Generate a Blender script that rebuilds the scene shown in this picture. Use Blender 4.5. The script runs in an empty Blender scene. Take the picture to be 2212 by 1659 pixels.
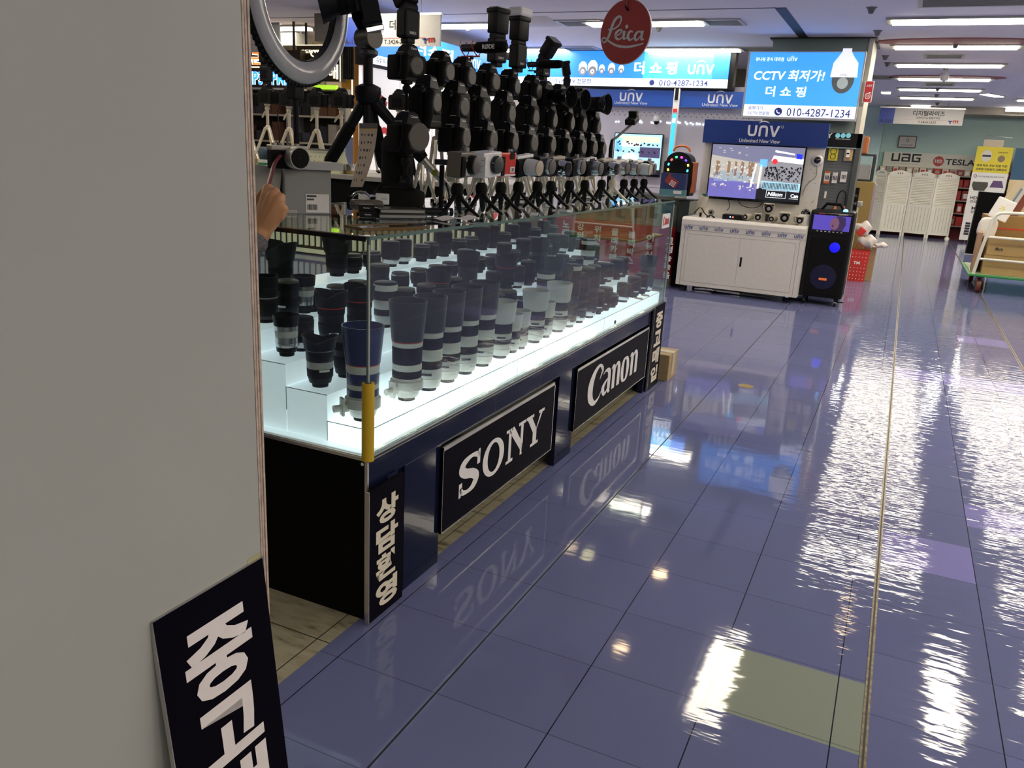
import bpy, bmesh, math, random
from mathutils import Vector, Matrix
random.seed(7)
S = bpy.context.scene
COL = S.collection
PI = math.pi

# ------------------------------------------------------------------ camera, world, exposure
FPX, CX, CY = 1750.58, 1106.0, 829.5
YAW, PITCH, ROLL = -0.428148, -0.279662, 0.054955
CAM = Vector((1.1345, -1.6214, 1.25))
fw = Vector((math.sin(YAW)*math.cos(PITCH), math.cos(YAW)*math.cos(PITCH), math.sin(PITCH)))
_r = Vector((math.cos(YAW), -math.sin(YAW), 0)); _u = _r.cross(fw)
rt = _r*math.cos(ROLL)+_u*math.sin(ROLL); up = -_r*math.sin(ROLL)+_u*math.cos(ROLL)
cam = bpy.data.cameras.new('camera'); camo = bpy.data.objects.new('camera', cam); COL.objects.link(camo)
cam.sensor_fit = 'HORIZONTAL'; cam.sensor_width = 36; cam.lens = FPX/2212*36
cam.clip_start = 0.02; cam.clip_end = 80
m = Matrix.Identity(4)
for i in range(3):
    m[i][0] = rt[i]; m[i][1] = up[i]; m[i][2] = -fw[i]; m[i][3] = CAM[i]
camo.matrix_world = m
S.camera = camo
S.view_settings.view_transform = 'Standard'; S.view_settings.look = 'None'
S.view_settings.gamma = 1; S.view_settings.use_curve_mapping = False
S.view_settings.exposure = 0.42
S.cycles.transparent_max_bounces = 24; S.cycles.max_bounces = 8; S.cycles.glossy_bounces = 5
S.cycles.use_denoising = True
w = bpy.data.worlds.new('world'); S.world = w; w.use_nodes = True
w.node_tree.nodes['Background'].inputs[0].default_value = (0.75, 0.8, 1.0, 1)
w.node_tree.nodes['Background'].inputs[1].default_value = 0.12
WARM = (1.0, 0.86, 0.66)
CEIL = 2.5

def at(px, py, X=None, Y=None, Z=None):
    """the point of the place seen at a pixel of the 2212x1659 photograph, on a plane X=, Y= or Z="""
    d = rt*(px-CX)/FPX - up*(py-CY)/FPX + fw
    t = (X-CAM.x)/d.x if X is not None else (Y-CAM.y)/d.y if Y is not None else (Z-CAM.z)/d.z
    return CAM + d*t

def yfor(px, x, z):
    """the Y at which a point of the line (x, *, z) is seen at image column px"""
    k = (px-CX)/FPX; a = Vector((x-CAM.x, 0, z-CAM.z))
    return CAM.y+(k*a.dot(fw)-a.dot(rt))/(rt.y-k*fw.y)

# ------------------------------------------------------------------ materials
MATS = {}
def mat(name, col, rough=.5, metal=0, spec=.5, var=.03, scale=30, bump=0, emit=0, ecol=None, coat=0, trans=0):
    if name in MATS: return MATS[name]
    M = bpy.data.materials.new(name); M.use_nodes = True
    nt = M.node_tree; b = nt.nodes['Principled BSDF']
    b.inputs['Roughness'].default_value = rough; b.inputs['Metallic'].default_value = metal
    b.inputs['Specular IOR Level'].default_value = spec; b.inputs['Coat Weight'].default_value = coat
    b.inputs['Transmission Weight'].default_value = trans
    tc = nt.nodes.new('ShaderNodeTexCoord'); n = nt.nodes.new('ShaderNodeTexNoise')
    n.inputs['Scale'].default_value = scale; nt.links.new(tc.outputs['Object'], n.inputs['Vector'])
    r = nt.nodes.new('ShaderNodeValToRGB'); nt.links.new(n.outputs['Fac'], r.inputs[0])
    c = Vector(col)
    r.color_ramp.elements[0].position = .3; r.color_ramp.elements[1].position = .7
    r.color_ramp.elements[0].color = (*(c*(1-var)), 1); r.color_ramp.elements[1].color = (*[min(1, v) for v in c*(1+var)], 1)
    nt.links.new(r.outputs[0], b.inputs['Base Color'])
    if bump:
        bp = nt.nodes.new('ShaderNodeBump'); bp.inputs['Strength'].default_value = bump; bp.inputs['Distance'].default_value = .002
        nt.links.new(n.outputs['Fac'], bp.inputs['Height']); nt.links.new(bp.outputs[0], b.inputs['Normal'])
    if emit:
        b.inputs['Emission Color'].default_value = (*(ecol or col), 1); b.inputs['Emission Strength'].default_value = emit
    MATS[name] = M
    return M

def glass_mat(name, tint, ior=1.5, gloss_rough=0.0, boost=1.0):
    """thin clear pane: Fresnel mix of see-through and mirror"""
    M = bpy.data.materials.new(name); M.use_nodes = True; nt = M.node_tree
    nt.nodes.remove(nt.nodes['Principled BSDF']); out = nt.nodes['Material Output']
    t = nt.nodes.new('ShaderNodeBsdfTransparent'); t.inputs[0].default_value = (*tint, 1)
    g = nt.nodes.new('ShaderNodeBsdfGlossy'); g.inputs['Roughness'].default_value = gloss_rough
    geo = nt.nodes.new('ShaderNodeNewGeometry'); dp = nt.nodes.new('ShaderNodeVectorMath'); dp.operation = 'DOT_PRODUCT'
    nt.links.new(geo.outputs['Incoming'], dp.inputs[0]); nt.links.new(geo.outputs['Normal'], dp.inputs[1])
    tc = nt.nodes.new('ShaderNodeTexCoord'); n = nt.nodes.new('ShaderNodeTexNoise'); n.inputs['Scale'].default_value = 2.5
    bp = nt.nodes.new('ShaderNodeBump'); bp.inputs['Strength'].default_value = .012; bp.inputs['Distance'].default_value = .01
    nt.links.new(tc.outputs['Object'], n.inputs['Vector']); nt.links.new(n.outputs['Fac'], bp.inputs['Height'])
    nt.links.new(bp.outputs[0], g.inputs['Normal'])
    f0 = ((ior-1)/(ior+1))**2*boost     # Schlick reflectance of the pane, the same from both sides
    k = mth(nt, 'POWER', mth(nt, 'SUBTRACT', 1.0, mth(nt, 'ABSOLUTE', dp.outputs['Value'])), 5.0)
    mu = mth(nt, 'ADD', f0, mth(nt, 'MULTIPLY', k, 1-f0))
    x = nt.nodes.new('ShaderNodeMixShader')
    nt.links.new(mu, x.inputs[0]); nt.links.new(t.outputs[0], x.inputs[1]); nt.links.new(g.outputs[0], x.inputs[2])
    nt.links.new(x.outputs[0], out.inputs['Surface'])
    MATS[name] = M
    return M

def nodes(nt, kind, **kw):
    n = nt.nodes.new(kind)
    for k, v in kw.items(): setattr(n, k, v)
    return n
def mth(nt, op, a, b=None, c=None):
    n = nt.nodes.new('ShaderNodeMath'); n.operation = op
    for i, v in enumerate((a, b, c)):
        if v is None: continue
        if hasattr(v, 'links'): nt.links.new(v, n.inputs[i])
        else: n.inputs[i].default_value = v
    return n.outputs[0]

def floor_mat():
    M = bpy.data.materials.new('blue_vinyl_tiles'); M.use_nodes = True; nt = M.node_tree; b = nt.nodes['Principled BSDF']
    geo = nodes(nt, 'ShaderNodeNewGeometry'); sp = nodes(nt, 'ShaderNodeSeparateXYZ'); nt.links.new(geo.outputs['Position'], sp.inputs[0])
    X, Y = sp.outputs[0], sp.outputs[1]
    P = .2878
    def band(x0, off):    # tile columns measured from the seam x0
        return mth(nt, 'SUBTRACT', X, x0+off)
    # left zone (X<1.262): columns start at .034; right zones start at 1.262 and 2.06
    zr = mth(nt, 'GREATER_THAN', X, 1.262); zr2 = mth(nt, 'GREATER_THAN', X, 2.062)
    x0 = mth(nt, 'ADD', mth(nt, 'ADD', .034, mth(nt, 'MULTIPLY', zr, 1.262-.034-.005)), mth(nt, 'MULTIPLY', zr2, .80))
    u = mth(nt, 'DIVIDE', mth(nt, 'SUBTRACT', X, x0), P)
    y0 = mth(nt, 'ADD', .11, mth(nt, 'MULTIPLY', zr, .155))
    v = mth(nt, 'DIVIDE', mth(nt, 'SUBTRACT', Y, y0), P)
    fu, fv = mth(nt, 'FLOOR', u), mth(nt, 'FLOOR', v)
    def line(t, w):
        f = mth(nt, 'FRACT', t); d = mth(nt, 'MINIMUM', f, mth(nt, 'SUBTRACT', 1.0, f))
        return mth(nt, 'LESS_THAN', d, w)
    ln = mth(nt, 'MAXIMUM', line(u, .0050), mth(nt, 'MULTIPLY', line(v, .0042), .55))
    cb = nodes(nt, 'ShaderNodeCombineXYZ'); nt.links.new(fu, cb.inputs[0]); nt.links.new(fv, cb.inputs[1]); nt.links.new(zr, cb.inputs[2])
    wn = nodes(nt, 'ShaderNodeTexWhiteNoise'); nt.links.new(cb.outputs[0], wn.inputs['Vector'])
    ramp = nodes(nt, 'ShaderNodeValToRGB'); nt.links.new(wn.outputs['Value'], ramp.inputs[0])
    e = ramp.color_ramp.elements
    e[0].position = 0; e[0].color = (.125, .132, .275, 1); e[1].position = .96; e[1].color = (.140, .146, .30, 1)
    e2 = ramp.color_ramp.elements.new(.99); e2.color = (.16, .16, .34, 1)
    # large soft colour drift (worn wax)
    nz = nodes(nt, 'ShaderNodeTexNoise'); nz.inputs['Scale'].default_value = 2.2; nz.inputs['Detail'].default_value = 3
    nt.links.new(geo.outputs['Position'], nz.inputs['Vector'])
    mx = nodes(nt, 'ShaderNodeMixRGB'); mx.blend_type = 'MIX'; nt.links.new(ramp.outputs[0], mx.inputs[1]); mx.inputs[2].default_value = (.13, .165, .26, 1)
    nt.links.new(mth(nt, 'MULTIPLY', nz.outputs['Fac'], .45), mx.inputs[0])
    col = mx.outputs[0]
    def box(x1, x2, y1, y2):
        a = mth(nt, 'MULTIPLY', mth(nt, 'GREATER_THAN', X, x1), mth(nt, 'LESS_THAN', X, x2))
        c = mth(nt, 'MULTIPLY', mth(nt, 'GREATER_THAN', Y, y1), mth(nt, 'LESS_THAN', Y, y2))
        return mth(nt, 'MULTIPLY', a, c)
    def over(col, fac, c):
        q = nodes(nt, 'ShaderNodeMixRGB'); nt.links.new(col, q.inputs[1]); q.inputs[2].default_value = (*c, 1); nt.links.new(fac, q.inputs[0]); return q.outputs[0]
    # replacement tiles of another batch
    col = over(col, box(.897, 1.262, .098, .386), (.25, .28, .22))
    for bx in ((1.262, 1.545, 1.13, 1.418), (1.545, 1.84, 1.62, 1.85), (1.262, 2.06, 3.92, 4.24), (1.70, 2.06, 5.5, 5.8)):
        col = over(col, box(*bx), (.22, .21, .46))
    col = over(col, ln, (.012, .012, .02))
    nt.links.new(col, b.inputs['Base Color'])
    # wax ripples across the walking direction, stronger along the right lane
    mp = nodes(nt, 'ShaderNodeMapping'); nt.links.new(geo.outputs['Position'], mp.inputs[0]); mp.inputs['Scale'].default_value = (7, 26, 1)
    n1 = nodes(nt, 'ShaderNodeTexNoise'); n1.inputs['Scale'].default_value = 1.0; n1.inputs['Detail'].default_value = 2.5; nt.links.new(mp.outputs[0], n1.inputs['Vector'])
    mp2 = nodes(nt, 'ShaderNodeMapping'); nt.links.new(geo.outputs['Position'], mp2.inputs[0]); mp2.inputs['Scale'].default_value = (5, 5, 1)
    n2 = nodes(nt, 'ShaderNodeTexNoise'); n2.inputs['Scale'].default_value = 1.0; n2.inputs['Detail'].default_value = 2; nt.links.new(mp2.outputs[0], n2.inputs['Vector'])
    ss = nodes(nt, 'ShaderNodeMapRange'); nt.links.new(X, ss.inputs[0]); ss.inputs[1].default_value = .85; ss.inputs[2].default_value = 1.0; ss.inputs[3].default_value = .10; ss.inputs[4].default_value = 1.0
    h = mth(nt, 'ADD', mth(nt, 'MULTIPLY', mth(nt, 'MULTIPLY', n1.outputs['Fac'], ss.outputs[0]), 1.0), mth(nt, 'MULTIPLY', n2.outputs['Fac'], .35))
    h = mth(nt, 'SUBTRACT', h, mth(nt, 'MULTIPLY', ln, .5))
    bp = nodes(nt, 'ShaderNodeBump'); bp.inputs['Strength'].default_value = .55; bp.inputs['Distance'].default_value = .0026
    nt.links.new(h, bp.inputs['Height']); nt.links.new(bp.outputs[0], b.inputs['Normal'])
    b.inputs['Roughness'].default_value = .05; b.inputs['Specular IOR Level'].default_value = .30
    return M

def lino_mat():
    M = bpy.data.materials.new('marbled_beige_tiles'); M.use_nodes = True; nt = M.node_tree; b = nt.nodes['Principled BSDF']
    geo = nodes(nt, 'ShaderNodeNewGeometry'); sp = nodes(nt, 'ShaderNodeSeparateXYZ'); nt.links.new(geo.outputs['Position'], sp.inputs[0])
    mp = nodes(nt, 'ShaderNodeMapping'); nt.links.new(geo.outputs['Position'], mp.inputs[0]); mp.inputs['Scale'].default_value = (12, 40, 1)
    n = nodes(nt, 'ShaderNodeTexNoise'); n.inputs['Scale'].default_value = 1; n.inputs['Detail'].default_value = 5; nt.links.new(mp.outputs[0], n.inputs['Vector'])
    r = nodes(nt, 'ShaderNodeValToRGB'); nt.links.new(n.outputs['Fac'], r.inputs[0]); e = r.color_ramp.elements
    e[0].position = .25; e[0].color = (.055, .06, .04, 1); e[1].position = .42; e[1].color = (.30, .265, .17, 1)
    e.new(.6).color = (.36, .33, .23, 1)
    def line(t, w):
        f = mth(nt, 'FRACT', t); d = mth(nt, 'MINIMUM', f, mth(nt, 'SUBTRACT', 1.0, f)); return mth(nt, 'LESS_THAN', d, w)
    ln = mth(nt, 'MAXIMUM', line(mth(nt, 'DIVIDE', mth(nt, 'ADD', sp.outputs[0], .36), .30), .006), line(mth(nt, 'DIVIDE', mth(nt, 'ADD', sp.outputs[1], .14), .30), .006))
    q = nodes(nt, 'ShaderNodeMixRGB'); nt.links.new(r.outputs[0], q.inputs[1]); q.inputs[2].default_value = (.03, .03, .02, 1); nt.links.new(ln, q.inputs[0])
    nt.links.new(q.outputs[0], b.inputs['Base Color']); b.inputs['Roughness'].default_value = .35
    return M

BLK = mat('black_plastic', (.009, .009, .010), .42, spec=.14, bump=.15, scale=300)
BLKM = mat('matte_black_rubber', (.006, .006, .006), .62, spec=.10, bump=.3, scale=600)
BLKG = mat('gloss_black', (.008, .008, .010), .12)
CAP = mat('grey_brown_cap', (.085, .074, .062), .5)
CAPR = mat('cap_rim', (.03, .028, .026), .4)
CHAR = mat('charcoal_metal', (.035, .036, .038), .38, .4)
SIL = mat('silver_metal', (.55, .55, .56), .28, .9)
CHR = mat('chrome', (.75, .75, .76), .1, 1)
CHAMP = mat('champagne_metal', (.62, .56, .45), .33, .6)
CHAMPP = mat('champagne_plastic', (.50, .46, .37), .45)
WHT = mat('white_plastic', (.75, .74, .72), .4)
LWHT = mat('lens_white_paint', (.58, .57, .53), .42)
GRY = mat('grey_plastic', (.28, .28, .29), .5)
RED = mat('red_plastic', (.55, .02, .02), .4)
TXT = mat('white_print', (.82, .80, .78), .5)
TXD = mat('dark_print', (.02, .02, .03), .6)
TXB = mat('navy_print', (.02, .04, .22), .5)
SCR = mat('dark_screen_glass', (.006, .006, .008), .08)
GLD = mat('gold_paint', (.55, .35, .12), .35, .6)

# ------------------------------------------------------------------ geometry helper
def RZ(a): return Matrix.Rotation(a, 4, 'Z')
def RX(a): return Matrix.Rotation(a, 4, 'X')
def RY(a): return Matrix.Rotation(a, 4, 'Y')
def T(*a): return Matrix.Translation(Vector(a))
class MB:
    """collects shapes; build() links them as ONE mesh object"""
    def __init__(s, M=None): s.v = []; s.f = []; s.mi = []; s.sm = []; s.M = M or Matrix.Identity(4); s.k = 0
    def add(s, vs, fs, smooth=False):
        o = len(s.v)
        s.v += [tuple(s.M @ Vector(p)) for p in vs]
        for f in fs: s.f.append([i+o for i in f]); s.mi.append(s.k); s.sm.append(smooth)
        return s
    def box(s, c, d, bev=0, M=None):
        x, y, z = d[0]/2, d[1]/2, d[2]/2
        if bev:
            bm = bmesh.new(); bmesh.ops.create_cube(bm, size=1)
            for q in bm.verts: q.co = Vector((q.co.x*d[0], q.co.y*d[1], q.co.z*d[2]))
            bmesh.ops.bevel(bm, geom=list(bm.edges), offset=min(bev, x*.98, y*.98, z*.98), segments=2, affect='EDGES', profile=.6)
            bm.verts.index_update()
            vs = [q.co.copy() for q in bm.verts]; fs = [[q.index for q in f.verts] for f in bm.faces]; bm.free()
        else:
            vs = [Vector((a*x, b*y, e*z)) for a in (-1, 1) for b in (-1, 1) for e in (-1, 1)]
            fs = [(0, 1, 3, 2), (4, 6, 7, 5), (0, 4, 5, 1), (2, 3, 7, 6), (0, 2, 6, 4), (1, 5, 7, 3)]
        MM = T(*c) @ (M or Matrix.Identity(4))
        return s.add([MM @ q for q in vs], fs)
    def b2(s, x1, x2, y1, y2, z1, z2, bev=0): return s.box(((x1+x2)/2, (y1+y2)/2, (z1+z2)/2), (abs(x2-x1), abs(y2-y1), abs(z2-z1)), bev)
    def lathe(s, prof, n=24, M=None, cap=True, mats=None, phase=0):
        """prof: (r, z) from bottom to top"""
        MM = M or Matrix.Identity(4); vs = []
        for r, z in prof:
            for i in range(n):
                a = 2*PI*i/n+phase; vs.append(MM @ Vector((r*math.cos(a), r*math.sin(a), z)))
        k0 = s.k
        for j in range(len(prof)-1):
            fs = [(j*n+i, j*n+(i+1) % n, (j+1)*n+(i+1) % n, (j+1)*n+i) for i in range(n)]
            if mats: s.k = mats[j]
            o = len(s.v)
            if j == 0: s.v += [tuple(s.M @ q) for q in vs]; o0 = o
            for f in fs: s.f.append([i+o0 for i in f]); s.mi.append(s.k); s.sm.append(True)
        if cap:
            for j, rev in ((0, True), (len(prof)-1, False)):
                if prof[j][0] > 1e-5:
                    f = [j*n+i+o0 for i in range(n)]
                    s.f.append(f[::-1] if rev else f); s.mi.append(s.k if not mats else mats[min(j, len(mats)-1)]); s.sm.append(False)
        s.k = k0
        return s
    def cyl(s, p0, p1, r0, r1=None, n=12, cap=True):
        p0, p1 = Vector(p0), Vector(p1); d = p1-p0
        q = d.to_track_quat('Z', 'Y').to_matrix().to_4x4()
        return s.lathe([(r0, 0), (r0 if r1 is None else r1, d.length)], n, T(*p0) @ q, cap)
    def disc(s, r, prof, c, axis='-Y', n=24, **k):
        M = {'-Y': RX(PI/2), 'Y': RX(-PI/2), 'X': RY(PI/2), 'Z': Matrix.Identity(4), '-X': RY(-PI/2), '-Z': RX(PI)}[axis]
        return s.lathe(prof, n, T(*c) @ M, **k)
    def tube(s, pts, rad, n=8, cap=True, flat=1.0):
        pts = [Vector(p) for p in pts]; R = rad if isinstance(rad, (list, tuple)) else [rad]*len(pts)
        vs = []; up0 = None
        for i, p in enumerate(pts):
            d = (pts[min(i+1, len(pts)-1)]-pts[max(i-1, 0)]).normalized()
            if up0 is None:
                up0 = Vector((0, 0, 1)) if abs(d.z) < .9 else Vector((1, 0, 0))
            side = d.cross(up0).normalized(); up0 = side.cross(d).normalized()
            for k in range(n):
                a = 2*PI*k/n; vs.append(p+side*math.cos(a)*R[i]+up0*math.sin(a)*R[i]*flat)
        fs = [(j*n+i, j*n+(i+1) % n, (j+1)*n+(i+1) % n, (j+1)*n+i) for j in range(len(pts)-1) for i in range(n)]
        s.add(vs, fs, True)
        if cap: 
            o = len(s.v)-len(vs)
            for f in ([o+i for i in range(n)][::-1], [o+(len(pts)-1)*n+i for i in range(n)]): s.f.append(f); s.mi.append(s.k); s.sm.append(False)
        return s
    def prism(s, poly, y1, y2, M=None):
        """poly in (x,z), extruded along y from y1 (front) to y2"""
        n = len(poly); MM = M or Matrix.Identity(4)
        vs = [MM @ Vector((x, y1, z)) for x, z in poly]+[MM @ Vector((x, y2, z)) for x, z in poly]
        fs = [list(range(n)), list(range(n, 2*n))[::-1]]+[(i, i+n, (i+1) % n+n, (i+1) % n) for i in range(n)]
        return s.add(vs, fs)
    def quad(s, a, b, c, d): return s.add([a, b, c, d], [(0, 1, 2, 3)])
    def build(s, name, mats, parent=None, smooth_all=False):
        me = bpy.data.meshes.new(name); me.from_pydata(s.v, [], s.f)
        ml = mats if isinstance(mats, (list, tuple)) else [mats]
        for q in ml: me.materials.append(q)
        for i, p in enumerate(me.polygons):
            p.material_index = s.mi[i] if s.mi[i] < len(ml) else 0; p.use_smooth = s.sm[i] or smooth_all
        bm = bmesh.new(); bm.from_mesh(me); bmesh.ops.recalc_face_normals(bm, faces=bm.faces); bm.to_mesh(me); bm.free()
        if any(s.sm): me.set_sharp_from_angle(angle=math.radians(36))
        o = bpy.data.objects.new(name, me); COL.objects.link(o)
        if parent: o.parent = parent
        return o

def tag(o, label=None, cat=None, group=None, kind=None):
    if label: o['label'] = label
    if cat: o['category'] = cat
    if group: o['group'] = group
    if kind: o['kind'] = kind
    return o
def thing(name, label, cat, loc=(0, 0, 0), rz=0, group=None, rot=None):
    o = bpy.data.objects.new(name, None); COL.objects.link(o); o.empty_display_size = .05
    o.location = loc; o.rotation_euler = rot if rot else (0, 0, rz)
    return tag(o, label, cat, group)
def struct(o): o['kind'] = 'structure'; return o
def dup(root, loc=None, rz=None, label=None, group=None, rot=None, scale=None):
    r = root.copy(); COL.objects.link(r)
    if loc is not None: r.location = loc
    if rz is not None: r.rotation_euler = (0, 0, rz)
    if rot is not None: r.rotation_euler = rot
    if scale: r.scale = (scale,)*3
    if label: r['label'] = label
    if group: r['group'] = group
    for ch in list(root.children):
        c = ch.copy(); COL.objects.link(c); c.parent = r
        for g in ch.children:
            d = g.copy(); COL.objects.link(d); d.parent = c
    return r
class Proto:
    """first use places the built thing itself, later uses copy it"""
    def __init__(s, make): s.make = make; s.o = None
    def put(s, loc, rz=0, label=None, group=None, rot=None, scale=None):
        if s.o is None:
            s.o = s.make(); o = s.o; o.location = loc; o.rotation_euler = rot if rot else (0, 0, rz)
            if scale: o.scale = (scale,)*3
            if label: o['label'] = label
            if group: o['group'] = group
            return o
        return dup(s.o, loc, rz, label, group, rot, scale or 1)

# ------------------------------------------------------------------ lettering
TCACHE = {}
def text_geo(body, bold, align):
    k = (body, bold, align)
    if k in TCACHE: return TCACHE[k]
    c = bpy.data.curves.new('t', 'FONT'); c.body = body; c.offset = bold; c.resolution_u = 3; c.fill_mode = 'FRONT'
    o = bpy.data.objects.new('t', c); COL.objects.link(o)
    bpy.context.view_layer.update()
    me = bpy.data.meshes.new_from_object(o.evaluated_get(bpy.context.evaluated_depsgraph_get()))
    vs = [v.co.copy() for v in me.vertices]; fs = [list(p.vertices) for p in me.polygons]
    bpy.data.objects.remove(o); bpy.data.curves.remove(c); bpy.data.meshes.remove(me)
    x0, x1 = min(v.x for v in vs), max(v.x for v in vs); y0, y1 = min(v.y for v in vs), max(v.y for v in vs)
    TCACHE[k] = (vs, fs, x0, x1, y0, y1)
    return TCACHE[k]
def put_text(mb, body, cx, cz, w=None, h=None, bold=0.0, y=-.001, shear=0, M=None):
    """adds lettering facing -y, its bounding box centred on (cx, cz), w wide and h high"""
    vs, fs, x0, x1, y0, y1 = text_geo(body, bold, 0)
    W, H = x1-x0, y1-y0
    if h is None: h = w*H/W
    if w is None: w = h*W/H
    sx, sy = w/W, h/H; MM = M or Matrix.Identity(4)
    mb.add([MM @ Vector((cx+(v.x-(x0+x1)/2)*sx+shear*(v.y-(y0+y1)/2)*sy, y, cz+(v.y-(y0+y1)/2)*sy)) for v in vs], [f for f in fs])
def text(parent, body, cx, cz, w=None, h=None, mt=None, bold=0.0, y=-.001, name='lettering', shear=0, M=None):
    mb = MB(); put_text(mb, body, cx, cz, w, h, bold, y, shear, M)
    me = bpy.data.meshes.new(name); me.from_pydata(mb.v, [], mb.f); me.materials.append(mt or TXT)
    o = bpy.data.objects.new(name, me); COL.objects.link(o); o.parent = parent
    return o
def smooth_pts(pts, n=6):
    P = [Vector(p) for p in pts]; out = []
    for i in range(len(P)-1):
        a, b, c, d = P[max(i-1, 0)], P[i], P[i+1], P[min(i+2, len(P)-1)]
        for k in range(n):
            t = k/n
            out.append(.5*((2*b)+(c-a)*t+(2*a-5*b+4*c-d)*t*t+(3*b-a-3*c+d)*t**3))
    out.append(P[-1]); return out
def ribbon(mb, pts, y=-.001, n=7, sx=1, sz=1, ox=0, oz=0):
    """brush stroke through (x, z, width)"""
    P = smooth_pts(pts, n); vs = []
    for i, p in enumerate(P):
        d = P[min(i+1, len(P)-1)]-P[max(i-1, 0)]; nn = Vector((-d.y, d.x)).normalized()*p.z/2
        for sg in (1, -1): vs.append((ox+(p.x+nn.x*sg)*sx, y, oz+(p.y+nn.y*sg)*sz))
    mb.add(vs, [(2*i, 2*i+1, 2*i+3, 2*i+2) for i in range(len(P)-1)])
def ring(mb, cx, cz, rx, rz, ix, iz, y=-.001, n=40, shear=0, a0=0, a1=2*PI):
    vs = []
    for i in range(n+1):
        a = a0+(a1-a0)*i/n
        for X_, Z_ in ((rx, rz), (ix, iz)): vs.append((cx+X_*math.cos(a)+shear*Z_*math.sin(a), y, cz+Z_*math.sin(a)))
    mb.add(vs, [(2*i, 2*i+1, 2*i+3, 2*i+2) for i in range(n)])
def flat(mb, poly, y=-.001, ox=0, oz=0, s=1, sx=None):
    mb.add([(ox+x*(sx or s), y, oz+z*s) for x, z in poly], [list(range(len(poly)))])
def unv(mb, cx, cz, w, y=-.001, reg=False):
    """rounded u n v word mark with an arc above"""
    s = w/3.0; o = dict(y=y, sx=s, sz=s, ox=cx-1.5*s, oz=cz-.5*s)
    t = .2
    ribbon(mb, [(.1, 1, t), (.1, .45, t), (.18, .15, t), (.42, .1, t), (.66, .15, t), (.74, .45, t), (.74, 1, t)], **o)
    ribbon(mb, [(1.13, 0, t), (1.13, .55, t), (1.21, .85, t), (1.45, .9, t), (1.69, .85, t), (1.77, .55, t), (1.77, 0, t)], **o)
    mb.add([(o['ox']+a*s, y, o['oz']+b*s) for a, b in ((2.0, 1), (2.22, 1), (2.46, .30), (2.72, 1), (2.94, 1), (2.57, 0), (2.35, 0))], [(0, 1, 2, 6), (2, 5, 6), (2, 3, 4, 5)])
    ribbon(mb, [(.95, 1.2, .02), (1.2, 1.33, .1), (1.45, 1.37, .12), (1.7, 1.33, .1), (1.95, 1.2, .02)], **o)
    if reg: ring(mb, cx+1.65*s, cz+.42*s, .12*s, .12*s, .09*s, .09*s, y)
# ================================================================== THE SETTING
FLOORM = floor_mat(); LINO = lino_mat()
struct(MB().b2(-.021, 7, -6, 18, -.05, 0).build('floor', FLOORM))
# the shop islands stand on marbled beige tiles; blue tiles go on behind them
struct(MB().b2(-.95, -.021, -6, 3.1, -.05, 0).build('floor_shop', LINO))
o = struct(MB().b2(-.95, -.021, 3.1, 18, -.05, 0).b2(-10, -.95, -6, 18, -.05, 0).build('floor_rear', FLOORM))
BRASS = mat('worn_brass_strip', (.16, .13, .07), .35, .5, var=.5, scale=60)
GROOVE = mat('dark_groove', (.012, .010, .008), .6)
for nm, x, wd in (('trim_1', 1.2555, .0075), ('trim_2', 2.06, .010)):
    mb = MB(); mb.b2(x-wd, x-wd*.35, -6, 17.6, 0, .0012); mb.k = 1; mb.b2(x-wd*.35, x+wd*.3, -6, 17.6, 0, .0008); mb.k = 0; mb.b2(x+wd*.3, x+wd, -6, 17.6, 0, .0012)
    struct(mb.build(nm, [BRASS, GROOVE]))
mb = MB().b2(.3185, .3225, -6, 17.6, 0, .0006).build('trim_3', GROOVE); struct(mb)
CEILM = mat('ceiling_paint', (.88, .85, .90), .8, var=.02, scale=3)
struct(MB().b2(-10, 7, -6, 18, CEIL, CEIL+.1).build('ceiling', CEILM))
TEAL = mat('pale_teal_paint', (.58, .79, .76), .75, var=.03, scale=2)
CREAM = mat('cream_wall_paint', (.60, .50, .36), .8, var=.03, scale=2)
GREYW = mat('grey_green_panel_paint', (.40, .41, .375), .55, var=.03, scale=2.2, bump=.12)
WHW = mat('white_wall_panel', (.66, .63, .68), .45, var=.02, scale=3)
struct(MB().b2(-10, 7, 17.6, 17.7, 0, CEIL).build('wall_back', TEAL))
struct(MB().b2(-.4, .52, 17.0, 17.6, 0, CEIL).build('wall_back_jut', TEAL))
struct(MB().b2(-10, -9.9, -6, 18, 0, CEIL).build('wall_far_left', CREAM))
struct(MB().b2(7, 7.1, -6, 18, 0, CEIL).build('wall_right', mat('right_wall_paint', (.20, .19, .18), .7)))
struct(MB().b2(-10, 7, -6.1, -6, 0, CEIL).build('wall_front', mat('front_wall_paint', (.10, .095, .09), .7)))
struct(MB().b2(.52, 7, 16.6, 17.6, 2.37, 2.5).build('trim_4', mat('soffit_paint', (.48, .44, .34), .8)))
# near partition on the left with its plywood edge
WX, WY = .196, -.611
struct(MB().b2(0, WX, -6, WY, 0, CEIL).build('wall_left', GREYW))
PLY = mat('pale_plywood', (.52, .41, .33), .6, var=.2, scale=80); PLYD = mat('plywood_gap', (.035, .022, .016), .8)
mb = MB(); y_ = WY
for k, wd in enumerate((.0018, .0042, .0024, .0042, .0014, .0044)):
    mb.k = (1, 0, 1, 0, 1, 0)[k]; mb.b2(0, WX-(.003, .0, .005, .001, .006, .0)[k], y_, y_+wd, 0, CEIL); y_ += wd
struct(mb.build('trim_5', [PLY, PLYD]))
mb = MB().b2(WX, WX+.0007, -.645, WY-.002, .495, .535)
tag(mb.build('tape_piece', mat('aged_masking_tape', (.42, .40, .22), .5)), 'yellowed piece of tape on the grey partition above the leaning sign', 'tape')
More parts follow.
